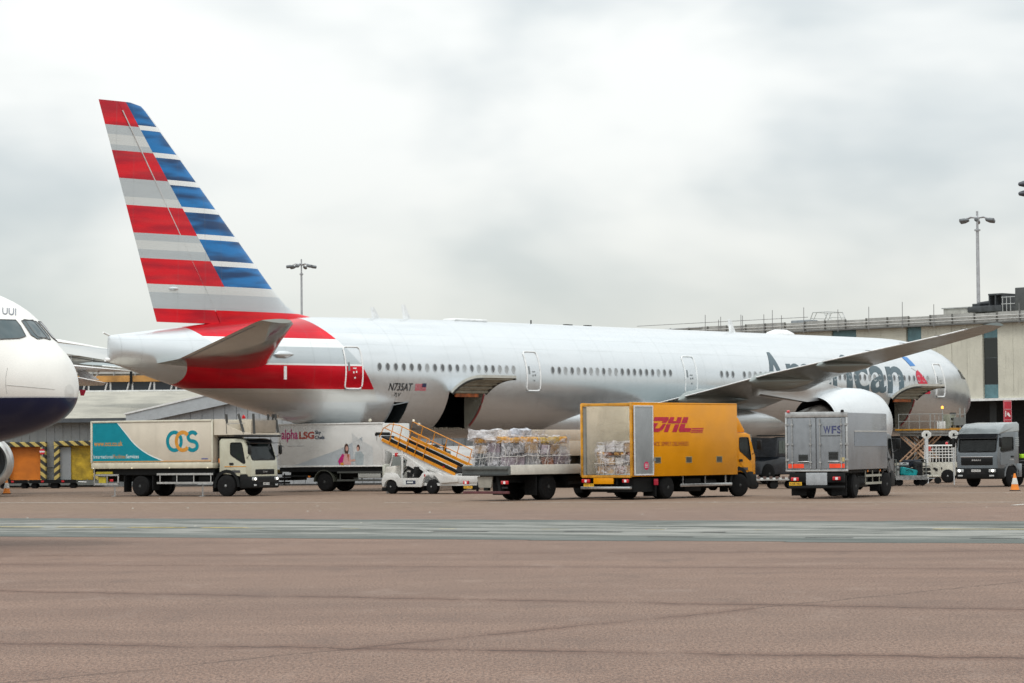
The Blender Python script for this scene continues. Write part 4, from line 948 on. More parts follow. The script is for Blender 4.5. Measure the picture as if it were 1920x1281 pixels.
def towld(t, p):
    c, s = math.cos(t.rotation_euler.z), math.sin(t.rotation_euler.z); return (t.location.x+c*p[0]-s*p[1], t.location.y+s*p[0]+c*p[1], t.location.z+p[2])
def plate(par, p, dx, mat, s, w=.5, h=.11):
    """number plate centred at p facing along dx (+1 front, -1 rear)"""
    bm = newbm(); box(bm, p[0]-.006, p[0]+.006, p[1]-w/2, p[1]+w/2, p[2]-h/2, p[2]+h/2); o = obj('number_plate', bm, mat, par, 0)
    text('plate_text', s, o, lambda u, v: (p[0]+dx*.009, p[1]+dx*(u-.5)*w*.86, p[2]+(v-.5)*h*.62), INK, bold=.01)
def chassis(par, x0, x1, wheels, z=.95):
    bm = newbm()
    for y in (-.42, .42): box(bm, x0, x1, y-.04, y+.04, z-.28, z)
    for k in range(5): X = x0+(x1-x0)*(k+.5)/5; box(bm, X-.06, X+.06, -.4, .4, z-.2, z-.04)
    box(bm, x0+.2, x1-.3, -.95, .95, z, z+.1); obj('chassis', bm, CHASS, par, 0)
    for X in wheels: bm = newbm(); cyl(bm, (X, -.9, .47), (X, .9, .47), .1, seg=10); lathe(bm, [(-.25, .05), (-.1, .22), (.1, .22), (.25, .05)], (X, 0, .47), (0, 1, 0), 12); obj('axle', bm, CHASS, par)
def guards(par, x0, x1, y, mat, zs=(.5, .85), posts=3):
    bm = newbm()
    for z in zs: box(bm, x0, x1, y-.02, y+.02, z-.045, z+.045)
    for k in range(posts): X = x0+.15+(x1-x0-.3)*k/(posts-1); box(bm, X-.025, X+.025, y+.02*(1 if y < 0 else -3), y+.05*(1 if y < 0 else -.4), zs[0], 1.05)
    obj('side_guard', bm, mat, par, 0)
def cab(par, xR, xF, Wd, zt, pm, zf=.88, plate_s=None, beltline=1.62, badge=None, visor=True, fascia=None, xw=None, r=.47, doorline=None, lights=True, bp=.62):
    h = Wd/2
    prof = [(xR, zf+.12), (xR, zt-.1), (xR+.1, zt), (xF-.62, zt), (xF-.36, zt-.07), (xF-.05, beltline), (xF, beltline-.12), (xF, zf), (xF-.55, zf), (xF-.7, zf+.12)]
    bm = newbm(); side(bm, prof, -h, h, 0, .07); c = obj('cab', bm, [pm, M('cab_interior', (.035, .036, .038), .8)], par, 40)
    cv = newbm(); side(cv, [(xR+.08, zf+.22), (xR+.08, zt-.1), (xF-.66, zt-.1), (xF-.42, zt-.16), (xF-.14, beltline-.03), (xF-.1, zf+.22)], -h+.07, h-.07, 1)
    sw = rpoly([(xR+bp, zt-.2), (xF-.52, zt-.2), (xF-.33, beltline-.12), (xF-.42, beltline-.14), (xR+bp+.08, beltline+.22), (xR+bp, beltline+.3)], .09, 3)
    cw = newbm(); side(cw, sw, -h-.1, h+.1, 1)
    ws = rrect(-h+.13, h-.13, beltline+.02, zt-.17, .12, 3)
    cf = newbm(); prism(cf, ws, lambda u, v: (xF-.6, u, v), lambda u, v: (xF+.3, u, v), 1)
    boolean(c, [cv, cw, cf]); c.data.polygons.foreach_set('use_smooth', [True]*len(c.data.polygons)); c.data.set_sharp_from_angle(angle=R(32))
    xs = lambda z: xF-.05-(z-beltline)*(.31)/(zt-.07-beltline)
    bm = newbm(); _cap(bm, [bm.verts.new((xs(v)-.015, u, v)) for u, v in ws], 0); g = obj('windscreen', bm, GL, par, 0, normals=False)
    bm = newbm(); tube(bm, [(xs(v)+.006, u, v) for u, v in ws+[ws[0]]], .028, 6); obj('windscreen_seal', bm, BLACK, g)
    bm = newbm()
    for y0 in (-.55, .3): tube(bm, [(xs(beltline)+.03, y0, beltline+.01), (xs(beltline+.1)+.03, y0+.25, beltline+.07), (xs(beltline+.12)+.03, y0+.6, beltline+.09)], .012, 4)
    obj('wiper', bm, BLACK, g)
    for s in (-1, 1):
        bm = newbm(); _cap(bm, [bm.verts.new((u, s*(h-.012), v)) for u, v in sw], 0); g = obj('side_window', bm, GL, par, 0, normals=False)
        bm = newbm(); tube(bm, [(u, s*(h+.0), v) for u, v in sw+[sw[0]]], .022, 5); obj('window_seal', bm, BLACK, g)
        bm = newbm(); dp = rpoly([(xR+bp-.1, 1.5), (xR+bp-.1, beltline+.14), (xR+bp+.04, beltline+.14), (xF-.44, beltline-.24), (xF-.3, beltline-.24), (xF-.26, zf+.14), (xF-.5, zf+.14), (xR+bp+.13, 1.28)], .05, 2)
        side(bm, dp, s*(h+.001), s*(h+.014)); d_ = obj('door', bm, pm, par, 0)
        bm = newbm(); box(bm, xR+bp-.04, xR+bp+.18, s*(h+.03)-.018, s*(h+.03)+.018, beltline-.2, beltline-.1, .012); obj('handle', bm, BLACK, d_)
        if doorline: bm = newbm(); box(bm, xR+.3, xF-.28, s*(h+.017)-.003, s*(h+.017)+.003, beltline-.29, beltline-.255); obj('door_stripe', bm, doorline, d_, 0)
        bm = newbm(); box(bm, xF-1.05, xF-.6, s*(h+.018)-.004, s*(h+.018)+.004, beltline-.55, beltline-.44); obj('door_badge', bm, M('badge_dark', (.06, .06, .065), .5), d_, 0)
        # mirrors
        bm = newbm(); tube(bm, [(xF-.3, s*h, zt-.2), (xF+.02, s*(h+.17), zt-.22), (xF+.02, s*(h+.17), beltline+.25), (xF-.25, s*h, beltline+.1)], .016, 5); box(bm, xF-.03, xF+.07, s*(h+.17)-.1, s*(h+.17)+.1, beltline+.28, beltline+.68, .03); obj('mirror', bm, BLACK, par)
        # wheel arch and step
        if xw is not None:
            n = 10; bm = newbm(); prev = None
            for k in range(n+1):
                a = PI*k/n*1.06-.06; cur = [bm.verts.new((xw+rr*math.cos(a), yy, r+rr*math.sin(a)*1.05)) for rr, yy in ((r+.1, s*(h-.42)), (r+.1, s*(h+.03)), (r+.24, s*(h+.03)), (r+.24, s*(h-.42)))]
                if prev: bridge(bm, prev, cur)
                else: _cap(bm, cur[::-1], 0)
                prev = cur
            _cap(bm, prev, 0); obj('wheel_arch', bm, fascia or CHASS, par, 40)
            bm = newbm(); box(bm, xF-.62, xF-.2, s*(h-.03)-.05, s*(h-.03)+.05, .36, zf+.12, .03); box(bm, xF-.6, xF-.24, s*(h-.03)-.056, s*(h-.03)+.056, .5, .53); obj('step', bm, fascia or CHASS, par)
            bm = newbm(); box(bm, xw-r-.32, xw-r-.27, s*(h-.22)-.2, s*(h-.22)+.2, .2, .95); obj('mud_flap', bm, RUBBER, par, 0)
    bm = newbm(); box(bm, xF-.42, xF+.07, -h-.01, h+.01, .36, zf+.02, .07, 0, 3); b = obj('bumper', bm, fascia or CHASS, par)
    bm = newbm(); box(bm, xF+.05, xF+.076, -h+.35, h-.35, .62, .74); box(bm, xF+.05, xF+.076, -h+.5, h-.5, .42, .5); obj('air_slot', bm, BLACK, b, 0)
    for s in (-1, 1):
        bm = newbm(); box(bm, xF-.16, xF+.085, s*(h-.2)-.2, s*(h-.2)+.17, zf-.17, zf-.02, .035); hl = obj('headlight', bm, M('lens_clear', (.5, .52, .52), .1, coat=.5), b)
        if lights: bm = newbm(); cyl(bm, (xF+.06, s*(h-.2), zf-.095), (xF+.094, s*(h-.2), zf-.095), .055, seg=14); obj('bulb', bm, LAMP, hl)
        bm = newbm(); box(bm, xF-.1, xF+.082, s*(h-.22)-.12, s*(h-.22)+.1, .46, .54, .015); obj('fog_lamp', bm, M('lens_clear', (.5, .5, .5)), b)
    bm = newbm(); box(bm, xF-.02, xF+.018, -h+.32, h-.32, zf+.1, zf+.34, .02); gr = obj('grille', bm, BLACK, par)
    for k in range(3): bm = newbm(); box(bm, xF+.018, xF+.03, -h+.36, h-.36, zf+.15+k*.065, zf+.165+k*.065); obj('slat', bm, CHASS, gr, 0)
    if badge: text('badge', badge, gr, lambda u, v: (xF+.034, (.5-u)*-.36*1.0*1+0., zf+.19+v*.07), M('badge_chrome', (.6, .6, .6), .3, .8), bold=.02)
    if visor: bm = newbm(); prism(bm, [(xs(zt-.16)+.02, zt-.14), (xs(zt-.16)+.24, zt-.24), (xs(zt-.16)+.24, zt-.21), (xs(zt-.16)+.02, zt-.06)], lambda u, v: (u, -h+.08, v), lambda u, v: (u, h-.08, v)); obj('sun_visor', bm, M('visor_smoke', (.015, .017, .02), .2), par, 0)
    if plate_s: plate(par, (xF+.08, .0, .56), 1, PLATEW, plate_s)
    for s in (-1, 1):
        bm = newbm(); box(bm, xR+.3, xR+.75, s*.5-.24, s*.5+.24, zf+.24, zf+.5, .05); box(bm, xR+.2, xR+.34, s*.5-.24, s*.5+.24, zf+.45, zf+1.15, .05); obj('seat', bm, SEATM, par)
    bm = newbm(); lathe(bm, [(-.02, .2), (0, .23), (.02, .2)], (xF-.45, -.5, beltline+.02), (-.6, 0, .8), 18, 0, False); obj('steering_wheel', bm, BLACK, par)
    return c
def person(label, loc, rz, vest=HIVIS, group=None, hair=HAIR):
    """driver sitting with both hands on the wheel; origin at the seat"""
    V = [(0, 0, .1), (0, 0, .3), (0, 0, .5), (0, 0, .6), (.01, 0, .7), (.03, 0, .78), (.02, 0, .88)]; rad = [.15, .14, .16, .07, .055, .085, .08]
    E_ = [(k, k+1) for k in range(6)]
    for s in (-1, 1):
        b = len(V); V += [(.0, s*.17, .53), (.08, s*.24, .28), (.34, s*.19, .34), (.42, s*.17, .37)]; rad += [.07, .05, .04, .035]; E_ += [(2, b), (b, b+1), (b+1, b+2), (b+2, b+3)]
        b = len(V); V += [(.1, s*.11, .07), (.44, s*.12, .1), (.5, s*.12, -.3), (.6, s*.12, -.34)]; rad += [.1, .075, .055, .04]; E_ += [(0, b), (b, b+1), (b+1, b+2), (b+2, b+3)]
    me = bpy.data.meshes.new('person'); me.from_pydata(V, E_, []); o = bpy.data.objects.new('person', me); C.objects.link(o)
    o.modifiers.new('s', 'SKIN'); sub = o.modifiers.new('u', 'SUBSURF'); sub.levels = sub.render_levels = 2
    for i, rr in enumerate(rad): me.skin_vertices[0].data[i].radius = (rr, rr)
    me.skin_vertices[0].data[0].use_root = True
    nm = bpy.data.meshes.new_from_object(o.evaluated_get(bpy.context.evaluated_depsgraph_get())); o.modifiers.clear(); o.data = nm
    for m in (CLOTH, SKIN): nm.materials.append(m)
    for p in nm.polygons: c = p.center; p.material_index = 1 if (c.z > .62 or c.x > .36 and c.z > .2) else 0; p.use_smooth = True
    bm = newbm(); lathe(bm, [(.08, .165), (.25, .165), (.42, .185), (.54, .18), (.6, .09)], (0, 0, 0), (0, 0, 1), 18, 0, False)
    for v in bm.verts: v.co.y *= 1.15; v.co.x *= .98
    vs = obj('vest', bm, vest, o); bm = newbm(); lathe(bm, [(.28, .172), (.33, .174)], (0, 0, 0), (0, 0, 1), 18, 0, False)
    for v in bm.verts: v.co.y *= 1.16
    obj('reflective_band', bm, M('reflective_silver', (.7, .72, .7), .3), vs)
    bm = newbm(); lathe(bm, [(-.05, .088), (0, .1), (.06, .08), (.09, .03)], (-.01, 0, .85), (-.25, 0, 1), 14); obj('hair', bm, hair, o)
    o.location = loc; o.rotation_euler = (0, 0, rz); return tag(o, label, 'person', group)
def rear_lamps(par, x, y, z, w=.36):
    bm = newbm(); box(bm, x-.05, x+.02, y-w/2, y+w/2, z-.07, z+.07, .02); l = obj('tail_light', bm, REDL, par)
    bm = newbm(); box(bm, x-.058, x-.04, y-.06, y+.04, z-.05, z+.05); obj('reverse_lens', bm, M('lens_white', (.8, .8, .8)), l, 0)
    return l

# --- cream and teal catering truck
CRM = M('cream_paint', (.62, .56, .46), .42, var=.05, scale=1.2, coat=.1, streak=.18); TEA = M('teal_print', (.002, .225, .29), .5, var=.05, spec=.25); ORP = M('orange_print', (.62, .27, .03), .45)
CABG = M('cab_cream', (.52, .51, .40), .35, coat=.3, var=.05)
HD = R(-28)
K = thing('catering_truck', 'cream catering truck with teal swoosh and round teal and orange logo', 'catering truck', place(264, 931, (2.63, -1.05), HD), HD)
chassis(K, .2, 8.2, (2.63, 7.43))
bm = newbm(); box(bm, 0, 6.75, -1.25, 1.25, 1.56, 3.46, .03); bx_ = obj('cargo_box', bm, CRM, K)
bm = newbm(); box(bm, -.02, 6.78, -1.28, 1.28, 1.28, 1.55, .03); obj('sill', bm, M('sill_cream', (.6, .56, .44), .45, streak=.3), K)
bm = newbm()
for y in (-1.26, 1.26):
    box(bm, -.02, 6.78, y-.03, y+.03, 3.42, 3.5, .012)
    for X in (-.0, 6.75): box(bm, X-.04, X+.04, y-.03, y+.03, 1.55, 3.5, .012)
obj('edge_trim', bm, M('trim_cream', (.66, .63, .52), .4), bx_)
sd_ = lambda u, v, o=.008: (u, -1.25-o, v)
SW = [(0, 1.48, 0), (.27, 1.94, 0), (.57, 2.48, 0), (.82, 3.2, 0), (1., 4.05, 0)]
arc = [(.06, 3.4), (1.48, 3.4)]+[(hermite(SW, k/18, 1), 3.4-1.78*k/18) for k in range(1, 19)]+[(.06, 1.62)]
flat('swoosh', arc, bx_, lambda u, v: sd_(u, v, .004), TEA)
edge = arc[1:-1]; ribbon('swoosh_edge', edge, .05, bx_, lambda u, v: sd_(u, v, .006), M('print_white', (.72, .76, .74), .45))
PW = MATS['print_white']
text('web_address', 'www.ocs.co.uk', bx_, lambda u, v: sd_(.14+1.62*u, 2.33+.24*v), ORP, bold=.01)
text('slogan', 'International', bx_, lambda u, v: sd_(.12+1.1*u, 1.76+.17*v), PW); text('slogan', 'Facilities', bx_, lambda u, v: sd_(1.25+.68*u, 1.76+.17*v), ORP); text('slogan', 'Services', bx_, lambda u, v: sd_(1.96+.72*u, 1.76+.17*v), PW, bold=.008)
def arcpts(cx, cy, rx, ry, a0, a1, n=22): return [(cx+rx*math.cos(R(a0+(a1-a0)*k/n)), cy+ry*math.sin(R(a0+(a1-a0)*k/n))) for k in range(n+1)]
lx, lz = 5.08, 2.52
ribbon('logo', arcpts(lx-.42, lz, .38, .41, 0, 360, 36), .17, bx_, lambda u, v: sd_(u, v, .006), TEA)
ribbon('logo', arcpts(lx+.05, lz, .36, .41, 42, 318), .17, bx_, lambda u, v: sd_(u, v, .010), ORP)
ribbon('logo', arcpts(lx+.58, lz+.2, .24, .205, 25, 270, 16)+arcpts(lx+.58, lz-.21, .26, .205, 90, -155, 16), .17, bx_, lambda u, v: sd_(u, v, .008), TEA)
bm = newbm(); box(bm, .1, 6.7, -1.262, -1.25, 1.6, 1.63); obj('print_line', bm, ORP, bx_, 0)
bm = newbm(); box(bm, 6.15, 6.5, -1.262, -1.25, 1.69, 1.74); obj('notice', bm, M('notice_blue', (.10, .10, .25), .5), bx_, 0)
for X in (.12, 2.3, 4.4, 6.5): bm = newbm(); box(bm, X-.03, X+.03, -1.3, -1.28, 1.28, 1.33, .008); obj('marker_light', bm, MARK, K)
FP = M('platform_grey', (.42, .40, .36), .55, var=.12)
bm = newbm(); side(bm, [(6.79, 2.78), (8.8, 2.78), (8.8, 2.86), (8.3, 2.9), (7.6, 3.15), (7.35, 3.5), (6.79, 3.5)], -1.2, -1.1, 0, .01); side(bm, [(6.79, 2.78), (8.8, 2.78), (8.8, 2.86), (8.3, 2.9), (7.6, 3.15), (7.35, 3.5), (6.79, 3.5)], 1.1, 1.2, 0, .01); box(bm, 6.8, 8.8, -1.1, 1.1, 2.78, 2.86); pf = obj('front_platform', bm, CRM, K, 0)
bm = newbm(); box(bm, 7.4, 8.7, .95, 1.05, 2.88, 3.45, .02); obj('folded_gate', bm, M('gate_taupe', (.26, .22, .18), .6), pf)
bm = newbm(); box(bm, 7.9, 8.85, -1.25, 1.25, 2.68, 2.76, .02); obj('sliding_deck', bm, BLACK, pf)
for X, y, lean in ((7.45, -1.15, 0), (8.35, -1.15, -.25), (8.9, -1.15, 0), (8.2, 1.15, 0), (8.45, 1.15, 0), (8.7, 1.15, -.12)):
    bm = newbm(); bar(bm, (X+.05, y, 2.82), (X+lean, y, 3.72), .1, .09); obj('stanchion', bm, M('stanchion_dark', (.045, .045, .042), .5), pf, 0)
bm = newbm(); bar(bm, (7.4, -1.15, 3.3), (8.4, -1.15, 3.3), .05, .05); bar(bm, (6.9, 1.15, 3.5), (9.0, 1.15, 3.5), .05, .05); obj('hand_rail', bm, MATS['platform_grey'], pf, 0)
bm = newbm(); lathe(bm, [(0, .08), (.1, .09), (.17, .02)], (7.75, -.2, 3.52), (0, 0, 1), 12); obj('beacon', bm, REDL, pf)
cab(K, 7.0, 8.75, 2.2, 2.62, CABG, plate_s='RX07 TYE', badge='DAF', xw=7.43, doorline=ORP)
wheel(K, 7.43, -1.07, .48, .3, -1, RIMW); wheel(K, 7.43, 1.07, .48, .3, 1, RIMW); wheel(K, 2.63, -1.12, .48, .52, -1, RIMD, True); wheel(K, 2.63, 1.12, .48, .52, 1, RIMD, True)
bm = newbm(); box(bm, .05, 6.75, -1.1, 1.1, 1.0, 1.275); obj('subframe', bm, CHASS, K, 0)
guards(K, 3.65, 6.75, -1.2, ALU, (.62, 1.02), 4); guards(K, 3.65, 6.75, 1.2, ALU, (.62, 1.02), 4)
bm = newbm(); box(bm, .1, 1.5, -1.2, -1.16, .52, .62); box(bm, .1, 1.5, -1.2, -1.16, .95, 1.03); box(bm, 1.42, 1.5, -1.2, -1.16, .55, 1.0); box(bm, .08, .13, -1.2, -1.16, .5, 1.3); box(bm, .8, .85, -1.19, -1.16, .6, .97); obj('rear_guard', bm, ALU, K, 0)
bm = newbm(); box(bm, .15, 1.1, -1.15, -.7, 1.03, 1.15, .02); box(bm, .3, .7, -1.12, -.9, .62, .9); obj('locker', bm, M('locker_yellow', (.5, .40, .03), .5), K)
bm = newbm(); box(bm, .95, 1.15, -1.17, -1.13, .68, .8, .02); obj('side_reflector', bm, REDL, K)
bm = newbm(); box(bm, 1.75, 1.8, -1.15, -.6, .2, .95); box(bm, 3.35, 3.4, -1.15, -.6, .3, .95); obj('mud_flap', bm, RUBBER, K, 0)
for X in (1.2, 6.1): bm = newbm(); bar(bm, (X, -1.1, 0.02), (X, -1.1, .55), .05, .05); box(bm, X-.12, X+.12, -1.2, -1.0, 0, .03); obj('stabiliser_leg', bm, STEEL, K, 0)
bm = newbm(); box(bm, 6.95, 7.05, -.9, -.3, 1.35, 2.55); box(bm, 6.85, 6.95, -.9, .9, 1., 2.7); obj('air_intake', bm, BLACK, K, 0); bm = newbm(); box(bm, 6.9, 7.0, -1.0, -.85, 1.5, 1.72, .02); obj('marker_panel', bm, AMBER, K)
bm = newbm(); cyl(bm, (4.4, -.85, .78), (5.6, -.85, .78), .24, seg=16); box(bm, 5.8, 6.4, -1.0, -.5, .6, 1.0, .04); obj('fuel_tank', bm, CHASS, K)
person('driver in a bright green hi-vis vest inside the cream truck cab', towld(K, (7.6, -.5, 1.36)), HD)

# --- white catering truck behind the steps
WP = M('white_box_paint', (.68, .68, .66), .4, var=.04, coat=.2, streak=.12)
HD2 = R(-28); Q = thing('catering_truck', 'white catering truck with magenta lettering and a printed couple on its box', 'catering truck', place(610, 921.5, (2.6, -1.05), HD2), HD2)
chassis(Q, .2, 8.0, (2.6, 7.35))
bm = newbm(); box(bm, 0, 6.15, -1.25, 1.25, 1.26, 3.36, .03); qb = obj('cargo_box', bm, WP, Q)
bm = newbm()
for X in (0, 6.13): box(bm, X-.05, X+.05, -1.28, -1.22, 1.26, 3.38, .012)
box(bm, 0, 6.15, -1.28, -1.22, 3.32, 3.4, .012); box(bm, 0, 6.15, -1.28, -1.22, 1.22, 1.28, .01); obj('edge_trim', bm, M('trim_white', (.74, .74, .72), .4), qb)
MAG = M('magenta_print', (.48, .01, .16), .45); RST = M('russet_print', (.42, .07, .05), .45); NAV = M('navy_print', (.03, .05, .09), .45)
text('lettering', 'alpha', qb, lambda u, v: sd_(.15+.98*u, 2.46+.65*v), MAG, bold=.02); text('lettering', 'LSG', qb, lambda u, v: sd_(1.2+.9*u, 2.62+.37*v), RST, bold=.045)
text('lettering', 'Sky', qb, lambda u, v: sd_(2.14+.36*u, 2.8+.24*v), NAV, bold=.03); text('lettering', 'Chefs', qb, lambda u, v: sd_(2.14+.56*u, 2.6+.19*v), NAV, bold=.03)
bm = newbm()
for a, b in ((.16, .3), (.5, .75), (.8, .96), (1.05, 1.12), (1.16, 1.5)): box(bm, a, b, -1.262, -1.25, 2.26, 2.29)
obj('small_print', bm, M('print_grey', (.35, .36, .38), .5), qb, 0)
GF = lambda u, v, o=.004: sd_(u, v, o)
flat('print_wedge', [(.9, 1.3), (3.6, 2.1), (4.4, 2.45), (4.9, 2.7), (4.9, 1.3)], qb, GF, M('print_pale_blue', (.42, .46, .49), .45)); flat('print_wedge', [(4.3, 2.9), (4.75, 2.55), (5.5, 2.2), (5.5, 1.3), (4.4, 1.3)], qb, lambda u, v: sd_(u, v, .005), M('print_haze', (.56, .58, .58), .45))
def blob(cx, cz, rx, rz_, rot=0, n=14): return [(cx+rx*math.cos(2*PI*k/n)*math.cos(rot)-rz_*math.sin(2*PI*k/n)*math.sin(rot), cz+rx*math.cos(2*PI*k/n)*math.sin(rot)+rz_*math.sin(2*PI*k/n)*math.cos(rot)) for k in range(n)]
SK = M('print_skin', (.55, .32, .26), .5); HR = M('print_hair', (.07, .03, .02), .5)
g8 = lambda u, v: sd_(u, v, .008); g9 = lambda u, v: sd_(u, v, .010); g10 = lambda u, v: sd_(u, v, .012)
wx = 3.98
flat('printed_woman', blob(wx, 2.1, .13, .28), qb, g8, HR); flat('printed_woman', blob(wx+.02, 2.12, .075, .13), qb, g9, SK); flat('printed_woman', [(wx-.16, 1.88), (wx+.2, 1.85), (wx+.26, 1.32), (wx-.2, 1.32)], qb, g9, M('print_pink', (.62, .34, .33), .5))
flat('printed_woman', [(wx+.02, 1.86), (wx+.16, 1.82), (wx+.1, 1.5)], qb, g10, M('print_rust', (.4, .13, .07), .5)); flat('printed_woman', [(wx+.1, 1.56), (wx+.5, 1.6), (wx+.52, 1.5), (wx+.12, 1.46)], qb, g10, SK)
flat('printed_bag', [(wx-.5, 1.5), (wx-.24, 1.88), (wx-.13, 1.8), (wx-.24, 1.38), (wx-.42, 1.32)], qb, g10, MAG); flat('printed_bag', [(wx-.36, 1.42), (wx-.18, 1.44), (wx-.16, 1.3), (wx-.34, 1.3)], qb, lambda u, v: sd_(u, v, .014), ORP)
flat('printed_man', blob(wx+.68, 2.16, .1, .16), qb, g8, HR); flat('printed_man', blob(wx+.66, 2.1, .07, .11), qb, g9, SK); flat('printed_man', [(wx+.5, 1.95), (wx+.85, 1.98), (wx+1.0, 1.8), (wx+.95, 1.3), (wx+.55, 1.3), (wx+.46, 1.6)], qb, g8, M('print_shirt', (.36, .42, .44), .5))
bm = newbm(); box(bm, 0, 6.2, -1.18, 1.18, .98, 1.2); box(bm, 0.1, 1.6, -1.1, 1.1, .72, .82); obj('subframe', bm, CHASS, Q, 0)
cab(Q, 6.45, 8.15, 2.15, 2.35, WP, xw=7.35, plate_s='LK58 DZF', lights=False)
wheel(Q, 2.6, -1.12, .48, .52, -1, RIMD, True); wheel(Q, 2.6, 1.12, .48, .52, 1, RIMD, True); wheel(Q, 7.35, -1.05, .48, .3, -1, RIMD); wheel(Q, 7.35, 1.05, .48, .3, 1, RIMD)
n = 10
for s in (-1, 1):
    bm = newbm(); prev = None
    for k in range(n+1):
        a = PI*k/n; cur = [bm.verts.new((2.6+rr*math.cos(a), yy, .48+rr*math.sin(a))) for rr, yy in ((.56, s*.7), (.56, s*1.2), (.6, s*1.2), (.6, s*.7))]
        if prev: bridge(bm, prev, cur)
        else: _cap(bm, cur[::-1], 0)
        prev = cur
    _cap(bm, prev, 0); obj('mudguard', bm, M('mudguard_olive', (.06, .065, .05), .6), Q, 40)
guards(Q, 3.4, 6.2, -1.2, M('guard_dark', (.06, .065, .06), .6), (.55, .95), 3)
bm = newbm(); box(bm, 4.6, 5.9, -1.2, -1.1, .66, .9, .02); box(bm, 4.65, 5.15, -1.212, -1.2, .7, .86); obj('side_panel', bm, M('panel_grey', (.35, .36, .34), .6), Q)
bm = newbm(); box(bm, -.5, .3, -.9, .9, .55, .7, .02); bar(bm, (-.9, -.9, .42), (.4, -.9, .44), .1, .1); bar(bm, (-.1, -.6, .3), (-.1, -.6, .9), .06, .06); obj('tail_lift', bm, CHASS, Q)
bm = newbm(); box(bm, 1.65, 1.78, -1.16, -1.12, .7, .78); obj('side_reflector', bm, AMBER, Q)
bm = newbm(); box(bm, -.35, -.3, -1.15, -.5, .85, 1.1); obj('hazard_board', bm, HAZL, Q, 0)

# --- yellow parcel truck with its rear doors open
YEL = M('yellow_paint', (.80, .315, .0), .4, var=.05, scale=1.4, coat=.1, spec=.3, streak=.12); PLY = M('beige_lining', (.68, .62, .52), .65, var=.1, scale=1.2)
HD3 = R(50); P_ = thing('delivery_truck', 'yellow parcel box truck with red lettering, its rear doors open', 'delivery truck', place(1254, 935.5, (2.42, -1.2), HD3), HD3)
chassis(P_, .1, 8.1, (2.42, 7.05), .86)
T = .05; L_, H0, H1 = 7.05, .9, 3.72
def roof_panel():                                # these boxes have a translucent glass fibre roof
    m = bpy.data.materials.new('translucent_roof'); m.use_nodes = True; x = NX(m.node_tree); m.node_tree.nodes.clear()
    t = x.node('ShaderNodeBsdfTranslucent'); t.inputs[0].default_value = (.92, .89, .82, 1); d = x.node('ShaderNodeBsdfDiffuse'); n = x.noise(x.coord(), 3, 4); x.put(d.inputs[0], x.mix(n, (.7, .68, .6), (.78, .76, .7)))
    mx = x.node('ShaderNodeMixShader'); mx.inputs[0].default_value = .15; x.t.links.new(t.outputs[0], mx.inputs[1]); x.t.links.new(d.outputs[0], mx.inputs[2]); x.t.links.new(mx.outputs[0], x.node('ShaderNodeOutputMaterial').inputs[0])
    bm = newbm(); _cap(bm, [bm.verts.new(p) for p in ((.1, -1.15, H1+.05), (L_-.1, -1.15, H1+.05), (L_-.1, 1.15, H1+.05), (.1, 1.15, H1+.05))], 0); r = obj('roof', bm, m, P_, 0)
    bm = newbm(); box(bm, 0, L_, -1.25, -1.15, H1+.002, H1+.065, .012); box(bm, 0, L_, 1.15, 1.25, H1+.002, H1+.065, .012); box(bm, L_-.1, L_, -1.15, 1.15, H1+.002, H1+.065); obj('roof_rail', bm, YEL, r); return r
def pw_(nm, a): bm = newbm(); box(bm, *a, .012); return obj(nm, bm, [YEL], P_)
rs = pw_('side_wall', (0, L_, -1.25, -1.2, H0, H1)); ls = pw_('side_wall', (0, L_, 1.2, 1.25, H0, H1)); rf_ = roof_panel(); pw_('front_wall', (L_-.05, L_, -1.195, 1.195, H0, H1-.01))
for y in (-1.195, 1.19): bm = newbm(); box(bm, .12, L_-.06, y, y+.005, H0+.08, H1-.03); obj('lining', bm, PLY, P_, 0)
bm = newbm(); box(bm, L_-.07, L_-.055, -1.18, 1.18, H0+.08, H1-.03); obj('lining', bm, PLY, P_, 0)
bm = newbm(); box(bm, 0, L_-.06, -1.19, 1.19, H0, H0+.06); obj('load_floor', bm, M('ply_floor', (.2, .17, .13), .7, var=.2), P_, 0)
bm = newbm(); box(bm, -.03, .03, -1.27, -1.17, H0, H1+.05, .01); box(bm, -.03, .03, 1.17, 1.27, H0, H1+.05, .01); box(bm, -.03, .05, -1.17, 1.17, H1-.06, H1+.05, .01); obj('door_frame', bm, M('yellow_edge', (.58, .27, .02), .45, var=.2), P_)
bm = newbm(); box(bm, .02, .1, 1.05, 1.18, H0+.06, H1-.07); obj('door_post', bm, M('post_grey', (.22, .22, .2), .5), P_, 0)
DRG = M('door_grey', (.30, .32, .33), .4, var=.08, scale=1.2, streak=.12)
